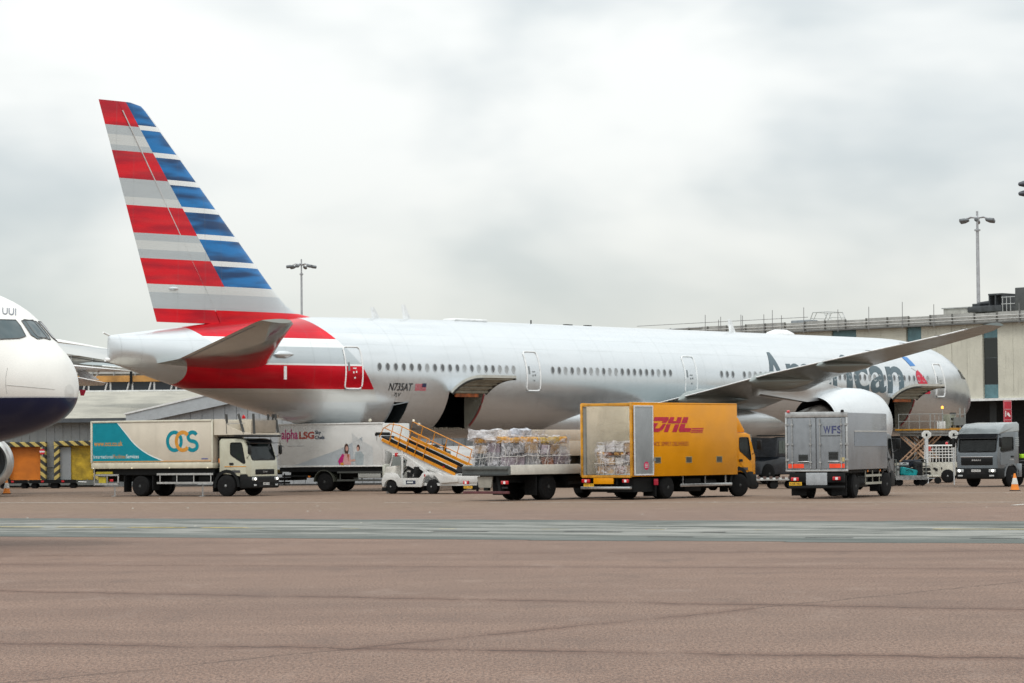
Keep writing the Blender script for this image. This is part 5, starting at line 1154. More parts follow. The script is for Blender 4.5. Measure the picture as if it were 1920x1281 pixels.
for s in (-1, 1):                                # each leaf folded right back against its side wall
    bm = newbm(); box(bm, .06, 1.28, s*1.31-.02, s*1.31+.02, H0+.05, H1-.05, .008); d_ = obj('rear_door', bm, DRG, P_)
    bm = newbm(); y = s*1.335
    for a in ((.06, 1.28, H0+.05, H0+.1), (.06, 1.28, H1-.1, H1-.05), (.06, .11, H0+.1, H1-.1), (1.23, 1.28, H0+.1, H1-.1)): box(bm, a[0], a[1], y-.008, y+.008, a[2], a[3])
    obj('door_seal', bm, M('seal_white', (.72, .72, .72), .5), d_, 0)
    bm = newbm(); bar(bm, (1.28, s*1.34, H0+.15), (1.28, s*1.34, H0+.75), .03, .03); box(bm, 1.24, 1.34, s*1.36-.03, s*1.36+.03, H0+.6, H0+.7); obj('latch', bm, STEEL, d_, 0)
    bm = newbm(); cyl(bm, (.82, s*1.331, 1.32), (.82, s*1.338, 1.32), .16, seg=20); obj('sticker', bm, M('sticker_red', (.62, .02, .10), .5), d_, 0)
    bm = newbm(); [box(bm, .72, .92, s*1.344-.003, s*1.344+.003, z, z+.025) for z in (1.25, 1.31, 1.37)]; obj('sticker_print', bm, MATS['seal_white'], d_, 0)
DR = M('logo_red', (.52, .01, .045), .4)
ds = lambda u, v: (u, -1.259, v)
for pts in ([(-.1, 1), (.98, 1), (1.02, .82), (.86, .62), (.55, .62), (.62, .75), (-.1, .75)], [(-.12, .6), (.3, .6), (.14, .26), (.46, .26), (.68, .56), (.9, .56), (.78, .2), (.5, .02), (-.22, .02)],
            [(1.1, 1), (1.42, 1), (1.4, .74), (1.64, .74), (1.66, 1), (2.0, 1), (1.98, .59), (1.0, .59)], [(.96, .53), (1.27, .53), (1.2, .02), (.88, .02)], [(1.6, .53), (1.94, .53), (1.87, .02), (1.52, .02)],
            [(2.12, 1), (2.5, 1), (2.5, .6), (2.06, .6)], [(2.04, .55), (2.4, .55), (2.4, .28), (2.98, .28), (2.9, .02), (2.1, .02), (1.98, .14)],
            [(3.02, .28), (3.9, .28), (3.9, .21), (3.0, .21)], [(3.0, .16), (3.9, .16), (3.9, .09), (2.98, .09)], [(2.98, .05), (3.9, .05), (3.9, -.02), (2.96, -.02)]):
    flat('logo', [(1.3+a*.86+b*.26, 2.62+b*.6) for a, b in pts], rs, ds, DR)
text('slogan', 'EXCELLENCE. SIMPLY DELIVERED.', rs, lambda u, v: (.52+3.2*u, -1.258, 2.09+.16*v), M('slogan_red', (.34, .04, .03), .5), shear=.25)
for X in (1.45, 3.5, 5.56):
    bm = newbm(); box(bm, X, X+.42, -1.258, -1.25, 1.4, 1.66); v_ = obj('hatch', bm, M('hatch_frame', (.4, .3, .12), .5), rs, 0)
    bm = newbm(); box(bm, X+.04, X+.38, -1.263, -1.258, 1.43, 1.63); obj('hatch_glass', bm, M('hatch_dark', (.08, .08, .075), .3), v_, 0)
bm = newbm(); side(bm, [(L_+.02, 3.3), (L_+.5, 3.22), (L_+.95, 2.72), (L_+.95, 2.62), (L_+.02, 2.62)], -.95, .95, 0, .05); obj('wind_deflector', bm, YEL, P_)
cab(P_, L_+.06, L_+1.5, 2.2, 2.6, YEL, bp=.28, xw=7.05+.3, fascia=CHASS, visor=False)
bm = newbm(); box(bm, -.05, .02, -.35, .62, .62, .9, .01); obj('rear_panel', bm, YEL, P_)
bm = newbm(); box(bm, -.06, .06, -1.2, 1.2, .86, .96, .01); obj('rear_sill', bm, MATS['yellow_edge'], P_)
bm = newbm(); box(bm, -.12, .02, -1.22, 1.22, .42, .52, .015); obj('rear_step', bm, ALU, P_)
rear_lamps(P_, -.05, .98, .74, .4); rear_lamps(P_, -.05, -.98, .74, .3); plate(P_, (-.06, .85, .58), -1, PLATEY, 'KN57 BXJ', .5, .11)
bm = newbm(); box(bm, 1.45, 1.72, -1.215, -1.2, .56, .8, .02); obj('side_reflector', bm, M('reflector_red', (.5, .02, .05), .4), P_)
wheel(P_, 2.42, -1.18, .46, .54, -1, RIMD, True); wheel(P_, 2.42, 1.18, .46, .54, 1, RIMD, True); wheel(P_, 7.35, -1.05, .46, .28, -1, RIMD, steer=-.25); wheel(P_, 7.35, 1.05, .46, .28, 1, RIMD, steer=-.25)
guards(P_, 3.3, 6.5, -1.2, ALU, (.5,), 3) if False else None
bm = newbm(); box(bm, 3.2, 6.7, -1.22, -1.17, .46, .58, .01); [box(bm, X, X+.05, -1.17, -1.12, .46, .88) for X in (3.4, 4.9, 6.3)]; obj('side_guard', bm, ALU, P_)
bm = newbm(); box(bm, .3, 1.7, -1.1, 1.1, .3, .84); obj('spare_carrier', bm, CHASS, P_); bm = newbm(); box(bm, 3.7, 4.8, -1.05, -.4, .26, .8, .04); obj('battery_box', bm, CHASS, P_); bm = newbm(); cyl(bm, (5.1, -.8, .58), (5.9, -.8, .58), .22, seg=14); obj('fuel_tank', bm, CHASS, P_); bm = newbm(); box(bm, 1.55, 1.62, -1.2, -.6, .12, .84); obj('mud_flap', bm, RUBBER, P_, 0)

# --- grey box truck
GBX = M('grey_box_paint', (.24, .255, .275), .38, .1, var=.07, scale=1.1, coat=.15, streak=.25); GBD = M('grey_door_paint', (.235, .255, .275), .4, var=.08, streak=.25)
HD4 = R(67); G_ = thing('box_truck', 'grey box truck seen from behind with dark letters on its right rear door', 'box truck', place(1599, 934, (1.5, -.98), HD4), HD4)
chassis(G_, .1, 7.0, (1.5, 5.75), .98)
bm = newbm(); box(bm, .03, 5.7, -1.22, 1.22, 1.1, 3.3, .03); gb_ = obj('cargo_box', bm, GBX, G_)
bm = newbm(); box(bm, 1.0, 5.65, -1.235, -1.221, 2.0, 2.55); obj('side_strip', bm, M('strip_bluegrey', (.18, .215, .26), .3, var=.1), gb_, 0); bm = newbm(); box(bm, .95, 5.68, -1.24, -1.222, 2.56, 2.61); obj('side_rail', bm, ALU, gb_, 0)
bm = newbm(); box(bm, -.03, .05, -1.24, 1.24, 3.12, 3.33, .02); box(bm, -.02, .05, -1.24, -1.17, 1.08, 3.12, .01); box(bm, -.02, .05, 1.17, 1.24, 1.08, 3.12, .01); box(bm, -.04, .06, -1.24, 1.24, 1.04, 1.12, .015); obj('rear_frame', bm, M('frame_alu', (.45, .46, .46), .35, .5, var=.15), G_)
for s in (1, -1):
    y0, y1 = (.02, 1.15) if s > 0 else (-1.15, -.02)
    bm = newbm(); box(bm, -.035, .03, y0, y1, 1.14, 3.1, .02); d_ = obj('rear_door', bm, GBD, G_)
    for y in ((.22, .95) if s > 0 else (-.16, -1.0)):
        bm = newbm(); cyl(bm, (-.07, y, 1.16), (-.07, y, 3.08), .018, seg=8); [box(bm, -.09, -.03, y-.05, y+.05, z-.03, z+.03) for z in (1.4, 2.1, 2.85)]; obj('lock_rod', bm, STEEL, d_)
    yc = .52 if s > 0 else -.68
    bm = newbm(); box(bm, -.05, -.034, yc-.19, yc+.19, 1.4 if s > 0 else 1.5, 1.7 if s > 0 else 1.8); vt = obj('vent', bm, M('vent_dark', (.05, .055, .055), .6), d_, 0)
    for k in range(5): bm = newbm(); z = (1.42 if s > 0 else 1.52)+k*.055; box(bm, -.06, -.05, yc-.17, yc+.17, z, z+.02); obj('slat', bm, CHASS, vt, 0)
    bm = newbm(); ya, yb = (.5, 1.12) if s > 0 else (-1.12, -.52); box(bm, -.045, -.034, ya, yb, 1.18, 1.34); obj('reflective_panel', bm, M('orange_panel_glow', (.72, .06, .02), .35, emit=.25, var=.15), d_, 0)  # panel is no lamp; weak emission imitates the light it throws back
    bm = newbm(); tube(bm, [(-.05, yc-.25, 1.42), (-.1, yc-.15, 1.43), (-.05, yc+.22, 1.42)], .018); obj('handle', bm, STEEL, d_)
    for z in (1.5, 2.1, 2.85): bm = newbm(); box(bm, -.06, -.02, s*1.18-.1, s*1.18+.04, z-.035, z+.035); obj('hinge', bm, STEEL, d_, 0)
    if s < 0:
        for ch, u0 in zip('WFS', (-.3, -.62, -.84)): text('lettering', ch, d_, lambda u, v, u0=u0, w=(.28 if ch == 'W' else .19): (-.042, u0-w*u, 2.5+.29*v), M('lettering_blue', (.055, .065, .16), .5), bold=.025)
        bm = newbm(); box(bm, -.042, -.034, -1.05, -.2, 2.4, 2.42); obj('print_line', bm, CHASS, d_, 0); bm = newbm(); box(bm, -.046, -.034, -1.12, -.96, 1.42, 1.58); obj('notice', bm, M('notice_tan', (.5, .42, .2), .5), d_, 0)
for y in (1.1, -1.05): bm = newbm(); lathe(bm, [(0, .07), (.05, .06), (.07, .01)], (-.03, y, 3.34), (-.4, 0, 1), 10); obj('marker_light', bm, REDL if y > 0 else CHASS, G_)
bm = newbm(); box(bm, -.06, 0., -.42, .42, .52, 1.0, .02); obj('tail_panel', bm, M('tail_panel_grey', (.36, .38, .40), .5, var=.12), G_)
bm = newbm(); box(bm, -.02, .1, -1.1, 1.1, .62, 1.0, .02); box(bm, -.1, .02, -1.1, 1.1, .40, .5, .015); obj('rear_beam', bm, CHASS, G_)
rear_lamps(G_, -.04, .86, .76, .32); rear_lamps(G_, -.04, -.8, .78, .32); plate(G_, (-.05, .84, .58), -1, PLATEY, 'KX08 HBO', .5, .13)
wheel(G_, 1.5, -1.12, .46, .5, -1, RIMD, True); wheel(G_, 1.5, 1.12, .46, .5, 1, RIMD, True); wheel(G_, 5.75, -1.05, .47, .3, -1, RIMD, steer=-.2); wheel(G_, 5.75, 1.05, .47, .3, 1, RIMD, steer=-.2)
guards(G_, 2.6, 4.9, -1.18, M('guard_tan', (.35, .34, .28), .55), (.55, .85), 3)
for y in (-1.1, .5): bm = newbm(); box(bm, .25, .3, y, y+.6, .12, .9); obj('mud_flap', bm, RUBBER, G_, 0)
bm = newbm(); box(bm, 2.2, 3.6, -1., -.5, .4, .85, .03); obj('battery_box', bm, CHASS, G_)
cab(G_, 5.85, 7.4, 2.1, 2.5, M('dark_grey_cab', (.12, .13, .14), .4), xw=5.95, visor=False, lights=False)  # cab has an even dark grey paint
for X in (2.8, 4.6): bm = newbm(); box(bm, X, X+.07, -1.235, -1.2, 1.0, 1.07); obj('side_marker', bm, AMBER, G_)

# --- grey tractor unit
CHR = M('charcoal_paint', (.145, .17, .19), .28, .2, var=.05, coat=.5); CHL = M('cab_grey_paint', (.36, .40, .41), .35, .1, coat=.4)
HD5 = R(-90-40.6)
T_ = thing('tractor_unit', 'grey tractor unit with black grille facing us beside the orange cone', 'truck', place(1893, 912.6, (0, 1.0), HD5), HD5)
h = 1.12; xF = 1.28; xR = -.75
bm = newbm(); side(bm, [(xR, 1.05), (xR, 2.98), (xR+.15, 3.06), (xF-.75, 2.98), (xF-.3, 2.72), (xF-.16, 2.5), (xF-.0, 1.62), (xF+.02, 1.5), (xF+.02, .84), (.62, .84), (.5, 1.05)], -h, h, 0, .08); tc = obj('cab', bm, [CHR, MATS['cab_interior']], T_, 40)
ws = rrect(-h+.1, h-.1, 1.68, 2.36, .1, 3); sw = rpoly([(-.2, 2.36), (.82, 2.36), (1.0, 1.72), (.82, 1.66), (-.2, 1.75)], .08, 3)
cv = newbm(); side(cv, [(xR+.1, 1.2), (xR+.1, 2.6), (xF-.3, 2.56), (xF-.1, 1.6), (xF-.1, 1.2)], -h+.07, h-.07, 1); c1 = newbm(); side(c1, sw, -h-.1, h+.1, 1); c2 = newbm(); prism(c2, ws, lambda u, v: (xF-.6, u, v), lambda u, v: (xF+.3, u, v), 1)
boolean(tc, [cv, c1, c2]); tc.data.polygons.foreach_set('use_smooth', [True]*len(tc.data.polygons)); tc.data.set_sharp_from_angle(angle=R(32))
xs = lambda z: xF-(z-1.62)*.16/.88
bm = newbm(); _cap(bm, [bm.verts.new((xs(v)-.012, u, v)) for u, v in ws], 0); g = obj('windscreen', bm, GL, T_, 0, normals=False)
bm = newbm(); tube(bm, [(xs(v)+.006, u, v) for u, v in ws+[ws[0]]], .03, 6); obj('windscreen_seal', bm, BLACK, g)
bm = newbm(); [tube(bm, [(xs(1.66)+.03, y0, 1.66), (xs(1.74)+.03, y0+.6, 1.73)], .013, 4) for y0 in (-.7, .1)]; obj('wiper', bm, BLACK, g)
for s in (-1, 1):
    bm = newbm(); _cap(bm, [bm.verts.new((u, s*(h-.012), v)) for u, v in sw], 0); g = obj('side_window', bm, GL, T_, 0, normals=False); bm = newbm(); tube(bm, [(u, s*h, v) for u, v in sw+[sw[0]]], .022, 5); obj('window_seal', bm, BLACK, g)
    bm = newbm(); side(bm, rpoly([(-.28, 1.18), (-.28, 1.68), (.8, 1.6), (1.02, 1.62), (1.05, 1.05), (.75, 1.05)], .05, 2), s*(h+.001), s*(h+.014)); d_ = obj('door', bm, CHR, T_, 0); bm = newbm(); box(bm, -.2, .05, s*(h+.03)-.016, s*(h+.03)+.016, 1.4, 1.48, .01); obj('handle', bm, BLACK, d_)
    text('door_lettering', '18.400', d_, lambda u, v, s=s: ((-.2+.36*u) if s < 0 else (.16-.36*u), s*(h+.018), 1.26+.08*v), M('badge_chrome', (.6, .6, .6)), bold=.02)
    for k in range(5): bm = newbm(); box(bm, xR+.06, xR+.4, s*(h+.012)-.012, s*(h+.012)+.012, 1.95+k*.09, 2.0+k*.09); obj('louvre', bm, CHL, T_, 0)
    bm = newbm(); tube(bm, [(xF-.3, s*h, 2.5), (xF+.05, s*(h+.2), 2.45)], .02, 5); box(bm, xF-.05, xF+.05, s*(h+.17)-.06, s*(h+.17)+.08, 1.9, 2.35, .03); obj('mirror', bm, BLACK, T_)
    n = 10; bm = newbm(); prev = None
    for k in range(n+1):
        a = PI*k/n; cur = [bm.verts.new((rr*math.cos(a), yy, .5+rr*math.sin(a))) for rr, yy in ((.58, s*(h-.4)), (.58, s*(h+.02)), (.7, s*(h+.02)), (.7, s*(h-.4)))]
        if prev: bridge(bm, prev, cur)
        else: _cap(bm, cur[::-1], 0)
        prev = cur
    _cap(bm, prev, 0); obj('wheel_arch', bm, CHR, T_, 40)
    bm = newbm(); box(bm, -.95, -.5, s*(h-.1)-.12, s*(h-.1)+.12, .45, 1.1, .03); obj('side_skirt', bm, CHR, T_)
bm = newbm(); side(bm, [(xR-.02, 2.62), (xR-.02, 3.0), (xR+.14, 3.09), (xF-.74, 3.01), (xF-.28, 2.75), (xF-.12, 2.52), (xF-.22, 2.5), (xF-.75, 2.6)], -h-.015, h+.015, 0, .06); obj('high_roof', bm, CHL, T_, 40)
bm = newbm(); prism(bm, [(xs(2.4)+.02, 2.42), (xs(2.4)+.2, 2.3), (xs(2.4)+.2, 2.34), (xs(2.4)+.02, 2.54)], lambda u, v: (u, -h+.05, v), lambda u, v: (u, h-.05, v)); obj('sun_visor', bm, MATS['visor_smoke'], T_, 0)
bm = newbm(); box(bm, xF-.02, xF+.05, -h+.25, h-.25, 1.04, 1.42, .03); gr = obj('grille', bm, BLACK, T_)
for k in range(4): bm = newbm(); box(bm, xF+.05, xF+.06, -h+.3, h-.3, 1.09+k*.07, 1.11+k*.07); obj('slat', bm, CHASS, gr, 0)
bm = newbm(); box(bm, xF-.0, xF+.065, -h+.22, h-.22, 1.42, 1.455, .012); obj('chrome_strip', bm, M('chrome', (.8, .8, .8), .15, .95), gr)
text('badge', 'MAN', gr, lambda u, v: (xF+.068, -.24+.48*u, 1.24+.08*v), MATS['badge_chrome'], bold=.03)
bm = newbm(); box(bm, .62, xF+.1, -h-.02, h+.02, .38, .9, .07, 0, 3); bp = obj('bumper', bm, CHASS, T_)
bm = newbm(); box(bm, xF+.085, xF+.108, -.5, .5, .6, .78); obj('air_slot', bm, BLACK, bp, 0)
for s in (-1, 1):
    bm = newbm(); box(bm, xF-.12, xF+.115, s*(h-.24)-.2, s*(h-.24)+.2, .7, .86, .035); hl = obj('headlight', bm, MATS['lens_clear'], bp); bm = newbm(); cyl(bm, (xF+.09, s*(h-.2), .78), (xF+.125, s*(h-.2), .78), .06, seg=14); obj('bulb', bm, LAMP, hl)
    bm = newbm(); box(bm, xF-.1, xF+.11, s*(h-.26)-.15, s*(h-.26)+.12, .5, .58, .015); obj('fog_lamp', bm, MATS['lens_clear'], bp)
plate(T_, (xF+.112, 0, .78), 1, PLATEW, 'RX57 KUO'); wheel(T_, 0, .98, .5, .32, 1, RIMD); wheel(T_, 0, -.98, .5, .32, -1, RIMD)
bm = newbm()
for y in (-.42, .42): box(bm, -4.9, .8, y-.05, y+.05, .72, 1.0)
box(bm, -3.6, -1.0, -.9, .9, 1.0, 1.06); box(bm, -2.4, -1.2, .6, 1.1, .4, .95, .05); obj('chassis', bm, CHASS, T_)
wheel(T_, -3.6, 1.12, .5, .54, 1, RIMD, True); wheel(T_, -3.6, -1.12, .5, .54, -1, RIMD, True)
bm = newbm(); lathe(bm, [(0, .5), (.12, .5), (.16, .3)], (-3.6, 0, 1.08), (0, 0, 1), 18); obj('fifth_wheel', bm, CHASS, T_)
bm = newbm(); [tube(bm, [(-.85, y, 2.3), (-1.1, y, 1.5), (-1.3, y, 1.2)], .03) for y in (.5, .65, .2)]; bar(bm, (-1.0, .95, 1.1), (-1.0, .9, 2.4), .05, .05); obj('air_lines', bm, BLACK, T_); bm = newbm(); box(bm, -1.35, -1.05, .9, 1.1, 1.35, 1.55, .03); obj('hi_vis_box', bm, HIVIS, T_)
for s in (-1, 1): bm = newbm(); box(bm, -.2, .3, s*.55-.24, s*.55+.24, 1.2, 1.45, .05); box(bm, -.3, -.16, s*.55-.24, s*.55+.24, 1.4, 2.1, .05); obj('seat', bm, SEATM, T_)
bm = newbm(); lathe(bm, [(-.02, .2), (0, .23), (.02, .2)], (.72, -.5, 1.68), (-.6, 0, .8), 18, 0, False); obj('steering_wheel', bm, BLACK, T_)
person('driver with dark hair at the wheel of the grey tractor unit', towld(T_, (.12, -.5, 1.38)), HD5, M('navy_jacket', (.03, .035, .05), .9)); person('passenger in yellow green hi-vis at the side window of the grey tractor unit', towld(T_, (.12, .55, 1.38)), HD5)
# --- flatbed with wrapped freight
HD6 = R(48); FB = thing('flatbed_truck', 'dark flatbed truck with a white side board carrying net covered freight', 'flatbed truck', place(1031, 937.5, (2.42, -1.15), HD6), HD6)
BW = M('board_white', (.62, .60, .54), .5, var=.08, streak=.25); BG = M('board_grey', (.11, .12, .115), .6, var=.15)
chassis(FB, .1, 8.6, (2.42, 7.0), .98)
bm = newbm(); box(bm, 0, 7.1, -1.22, 1.22, 1.06, 1.2, .01); obj('deck', bm, BG, FB)
bm = newbm(); box(bm, .02, 7.1, -1.27, -1.225, 1.02, 1.40, .01); sb = obj('side_board', bm, BW, FB); bm = newbm(); box(bm, .02, 7.1, 1.225, 1.27, 1.02, 1.40, .01); obj('side_board', bm, BW, FB)
text('lettering', 'SAFETY FIRST', sb, lambda u, v: (4.9+1.1*u, -1.274, 1.24+.06*v), M('faded_orange', (.5, .22, .12), .6)) if False else None
for k in range(7): bm = newbm(); box(bm, 4.85+k*.16, 4.95+k*.16, -1.274, -1.27, 1.25, 1.29); obj('worn_print', bm, M('faded_orange', (.5, .26, .18), .6), sb, 0)
bm = newbm(); box(bm, -.06, .02, -1.25, 1.25, 1.0, 1.36, .015); box(bm, -.14, -.06, -1.2, 1.2, 1.22, 1.36, .02); obj('tail_board', bm, BG, FB); bm = newbm(); box(bm, -.16, -.02, -1.2, 1.2, .98, 1.06, .01); obj('tail_edge', bm, M('edge_black', (.03, .035, .035), .5), FB)
bm = newbm(); prism(bm, rpoly([(-.45, .95), (.35, .95), (.28, .52), (-.38, .52)], .04), lambda u, v: (-.06, u+.1, v), lambda u, v: (.0, u+.1, v)); obj('tail_panel', bm, M('tail_panel_tan', (.30, .28, .24), .6, var=.12), FB, 0)
rear_lamps(FB, -.04, -1.0, .72, .36); rear_lamps(FB, -.04, 1.05, .72, .3); plate(FB, (-.05, .95, .54), -1, PLATEY, 'EJ55 VZK', .46, .1); plate(FB, (-.05, -1.0, .52), -1, BLACK, 'LF45', .3, .07)
bm = newbm(); box(bm, -.08, .06, -1.15, 1.2, .28, .38, .01); obj('under_bar', bm, M('maroon_bar', (.12, .035, .04), .6, var=.2), FB); bm = newbm(); [bar(bm, (.1, y, .35), (.1, y*.8, .95), .09, .09) for y in (-.6, .6)]; box(bm, -.05, .1, -.1, .12, .4, .62); obj('bar_hanger', bm, CHASS, FB, 0)
wheel(FB, 2.42, -1.1, .53, .58, -1, RIMD, True); wheel(FB, 2.42, 1.1, .53, .58, 1, RIMD, True); wheel(FB, 7.0, -1.05, .5, .3, -1, RIMD); wheel(FB, 7.0, 1.05, .5, .3, 1, RIMD)
for s in (-1, 1): bm = newbm(); box(bm, 1.6, 1.65, s*.85-.3, s*.85+.3, .2, .98); obj('mud_flap', bm, RUBBER, FB, 0)
bm = newbm(); box(bm, 3.5, 6.2, -1.2, -1.14, .6, .72); obj('side_guard', bm, CHASS, FB, 0); bm = newbm(); box(bm, 3.6, 5.2, -1.0, -.4, .45, .95, .03); obj('battery_box', bm, CHASS, FB)
cab(FB, 7.25, 8.95, 2.15, 2.6, M('flatbed_cab_white', (.6, .6, .58), .4), xw=7.0+.3, visor=False, lights=False)
bm = newbm(); box(bm, 7.1, 7.2, -1.2, 1.2, 1.2, 2.1, .02); obj('headboard', bm, BG, FB)
def wrapfilm(name, tint, lo, hi):
    m = bpy.data.materials.new(name); m.use_nodes = True; x = NX(m.node_tree); b = m.node_tree.nodes['Principled BSDF']; out = m.node_tree.nodes['Material Output']
    c = x.coord(); s = x.sep(c); n = x.noise(x.comb(x.mul(s[0], 1.), x.mul(s[1], 1.), x.mul(s[2], 1.6)), 3.2, 5, .66, 1.0)
    b.inputs['Base Color'].default_value = (*tint, 1); b.inputs['Roughness'].default_value = .18
    tr = x.node('ShaderNodeBsdfTransparent'); tr.inputs[0].default_value = (.97, .97, .97, 1); mx = x.node('ShaderNodeMixShader'); x.put(mx.inputs[0], x.rng(n, .42, .66, lo, hi))
    bn = x.node('ShaderNodeBump'); bn.inputs['Strength'].default_value = .8; bn.inputs['Distance'].default_value = .05; x.put(bn.inputs['Height'], n); x.t.links.new(bn.outputs[0], b.inputs['Normal'])
    x.t.links.new(tr.outputs[0], mx.inputs[1]); x.t.links.new(b.outputs[0], mx.inputs[2]); x.t.links.new(mx.outputs[0], out.inputs[0]); return m
FILM = wrapfilm('clear_film', (.62, .60, .62), .06, .72); FILMW = wrapfilm('white_film', (.74, .73, .75), .35, .95)
KR = [M('carton_brown', (.34, .215, .12), .75, var=.15), M('carton_tan', (.44, .31, .19), .75, var=.15), M('carton_rust', (.36, .13, .06), .75, var=.15), M('carton_grey', (.26, .255, .265), .7, var=.2), M('carton_dark', (.055, .07, .075), .6, var=.2), M('carton_white', (.58, .56, .54), .7, var=.12), M('parcel_amber', (.66, .33, .03), .6, var=.25), M('parcel_yellow', (.62, .42, .08), .6, var=.25), M('parcel_mauve', (.32, .25, .29), .7, var=.2)]
def crumple(bm, amp, q, fr=5.):
    from mathutils import noise as nz
    for v in bm.verts:
        n = nz.noise_vector(v.co*fr+Vector((q.random()*0+7*fr, 3, 1))); v.co += n*amp
def pallet(loc, rz, dx, dy, rows, label, seed, cap=None, nets=True, slope=0.):
    """rows: list of (height, palette indexes, boxes along x, boxes along y)"""
    q = random.Random(seed); t = thing('wrapped_pallet', label, 'freight pallet', loc, rz, 'film wrapped freight pallets')
    bm = newbm(); box(bm, -.04, dx+.04, -.04, dy+.04, 0, .05, .01); obj('pallet_base', bm, ALU, t)
    z = .05
    for (hh, pal, nx, ny) in rows:
        for i in range(nx):
            for j in range(ny):
                if 0 < i < nx-1 and 0 < j < ny-1: continue
                g = .008; w, dd = dx/nx, dy/ny; top = hh*q.uniform(.72, 1.06); ins = q.uniform(0, .07)*min(1, w*3)
                bm = newbm(); box(bm, i*w+g+ins, (i+1)*w-g-ins*.5, j*dd+g+ins, (j+1)*dd-g-ins*.5, z, z+top, .012 if pal[0] < 6 else .05)
                mt = KR[q.choice(pal)]; nm = 'carton'
                for v in bm.verts: v.co = Matrix.Rotation(q.uniform(-.09, .09), 3, 'Z') @ Matrix.Rotation(q.uniform(-.05, .05), 3, 'Y') @ (v.co-Vector(((i+.5)*w, (j+.5)*dd, z))) + Vector(((i+.5)*w, (j+.5)*dd, z))
                if pal[0] >= 6: bmesh.ops.subdivide_edges(bm, edges=list(bm.edges), cuts=1, use_grid_fill=True); crumple(bm, .035, q, 6+i+j); nm = 'parcel'
                obj(nm, bm, mt, t, 40)
        z += hh
    H = z
    bm = newbm(); n = 13
    for f, (o, u, v) in enumerate((((-.03, -.03, 0), (dx+.06, 0, 0), (0, 0, 1)), ((dx+.03, -.03, 0), (0, dy+.06, 0), (0, 0, 1)), ((dx+.03, dy+.03, 0), (-dx-.06, 0, 0), (0, 0, 1)), ((-.03, dy+.03, 0), (0, -dy-.06, 0), (0, 0, 1)))):
        g = [[bm.verts.new(Vector(o)+Vector(u)*i/n+Vector((0, 0, .04+(H-.02)*j/n))) for j in range(n+1)] for i in range(n+1)]
        for i in range(n): bridge(bm, g[i], g[i+1], 0, False)
    g = [[bm.verts.new((-.03+(dx+.06)*i/n, -.03+(dy+.06)*j/n, H+.03)) for j in range(n+1)] for i in range(n+1)]
    for i in range(n): bridge(bm, g[i], g[i+1], 0, False)
    bmesh.ops.remove_doubles(bm, verts=bm.verts, dist=.012); crumple(bm, .11, q, 2.1+.1*seed); crumple(bm, .035, q, 7.); obj('film_wrap', bm, FILM, t, 0)
    if cap:
        x0, x1, y0, y1, hh = cap; bm = newbm(); box(bm, x0, x1, y0, y1, H-.12, H+hh)
        bmesh.ops.subdivide_edges(bm, edges=list(bm.edges), cuts=7, use_grid_fill=True); crumple(bm, .13, q, 2.3); crumple(bm, .04, q, 8.); obj('plastic_cover', bm, FILMW if seed % 2 else M('grey_sheet', (.40, .41, .45), .35, var=.4, scale=5), t, 60)
    if nets:
        RP = M('net_cord', (.62, .60, .57), .7)
        def cord(p, nseg=6):
            pts = [Vector(p[0]).lerp(Vector(p[1]), k/nseg) for k in range(nseg+1)]
            for k, c in enumerate(pts[1:-1]): c += Vector((q.uniform(-.03, .03), q.uniform(-.02, .02), q.uniform(-.04, .04)))
            bm = newbm(); tube(bm, pts, .011, 4); obj('net_cord', bm, RP, t, 0)
        for k in range(5):
            a = dx*q.uniform(0, 1); c = min(dx, max(0, a+q.uniform(-.5, .5)))
            for y in (-.07, dy+.07): cord(((a, y, .02), (c, y, H*q.uniform(.45, .9))))
        for k in range(7): a = dy*q.uniform(0, 1); cord(((-.07, a, .02), (-.07, min(dy, max(0, a+q.uniform(-.5, .5))), H*q.uniform(.45, .9))))
        zc = H*.4; cord(((-.08, -.08, zc), (dx+.06, -.08, zc*1.1))); cord(((-.08, -.08, zc), (-.08, dy+.06, zc*.9)))
    return t
def onbed(x, y, z=1.205): return towld(FB, (x, y, z))
pallet(onbed(.32, -1.08), HD6, 1.6, 2.1, [(.6, (3, 4, 8, 3), 2, 3), (.4, (3, 0, 8, 1), 2, 3), (.24, (6, 7, 6), 3, 4)], 'film wrapped pallet at the rear of the flatbed, amber parcels under a white plastic cover', 3, cap=(-.1, 1.0, .9, 2.3, .26))
pallet(onbed(2.0, -1.12), HD6, 1.62, 1.5, [(.55, (0, 2, 8, 4), 2, 2), (.42, (5, 8, 1, 2), 3, 2), (.26, (7, 6, 1), 4, 3)], 'film wrapped pallet in the middle of the flatbed beside the long pale carton', 8, cap=(-.5, .35, .8, 1.45, .28))
lc = thing('long_carton', 'long pale cardboard carton lying along the far side of the flatbed', 'carton', onbed(2.0, 1.18), HD6)
PC = M('carton_pale', (.58, .52, .43), .7, var=.07, streak=.1)
bm = newbm(); box(bm, 0, 5.0, -.62, .0, .52, 1.12, .015); cb = obj('body', bm, PC, lc); bm = newbm(); box(bm, 0, 5.0, -.58, 0, 1.122, 1.58, .015); obj('upper_box', bm, PC, lc); bm = newbm(); box(bm, .3, .5, -.55, -.05, 0, .52); box(bm, 2.4, 2.7, -.55, -.05, 0, .52); box(bm, 4.4, 4.6, -.55, -.05, 0, .52); box(bm, .1, 4.9, -.3, -.05, 0, .515); obj('bearer', bm, M('bearer_dark', (.05, .045, .035), .8), lc, 0)
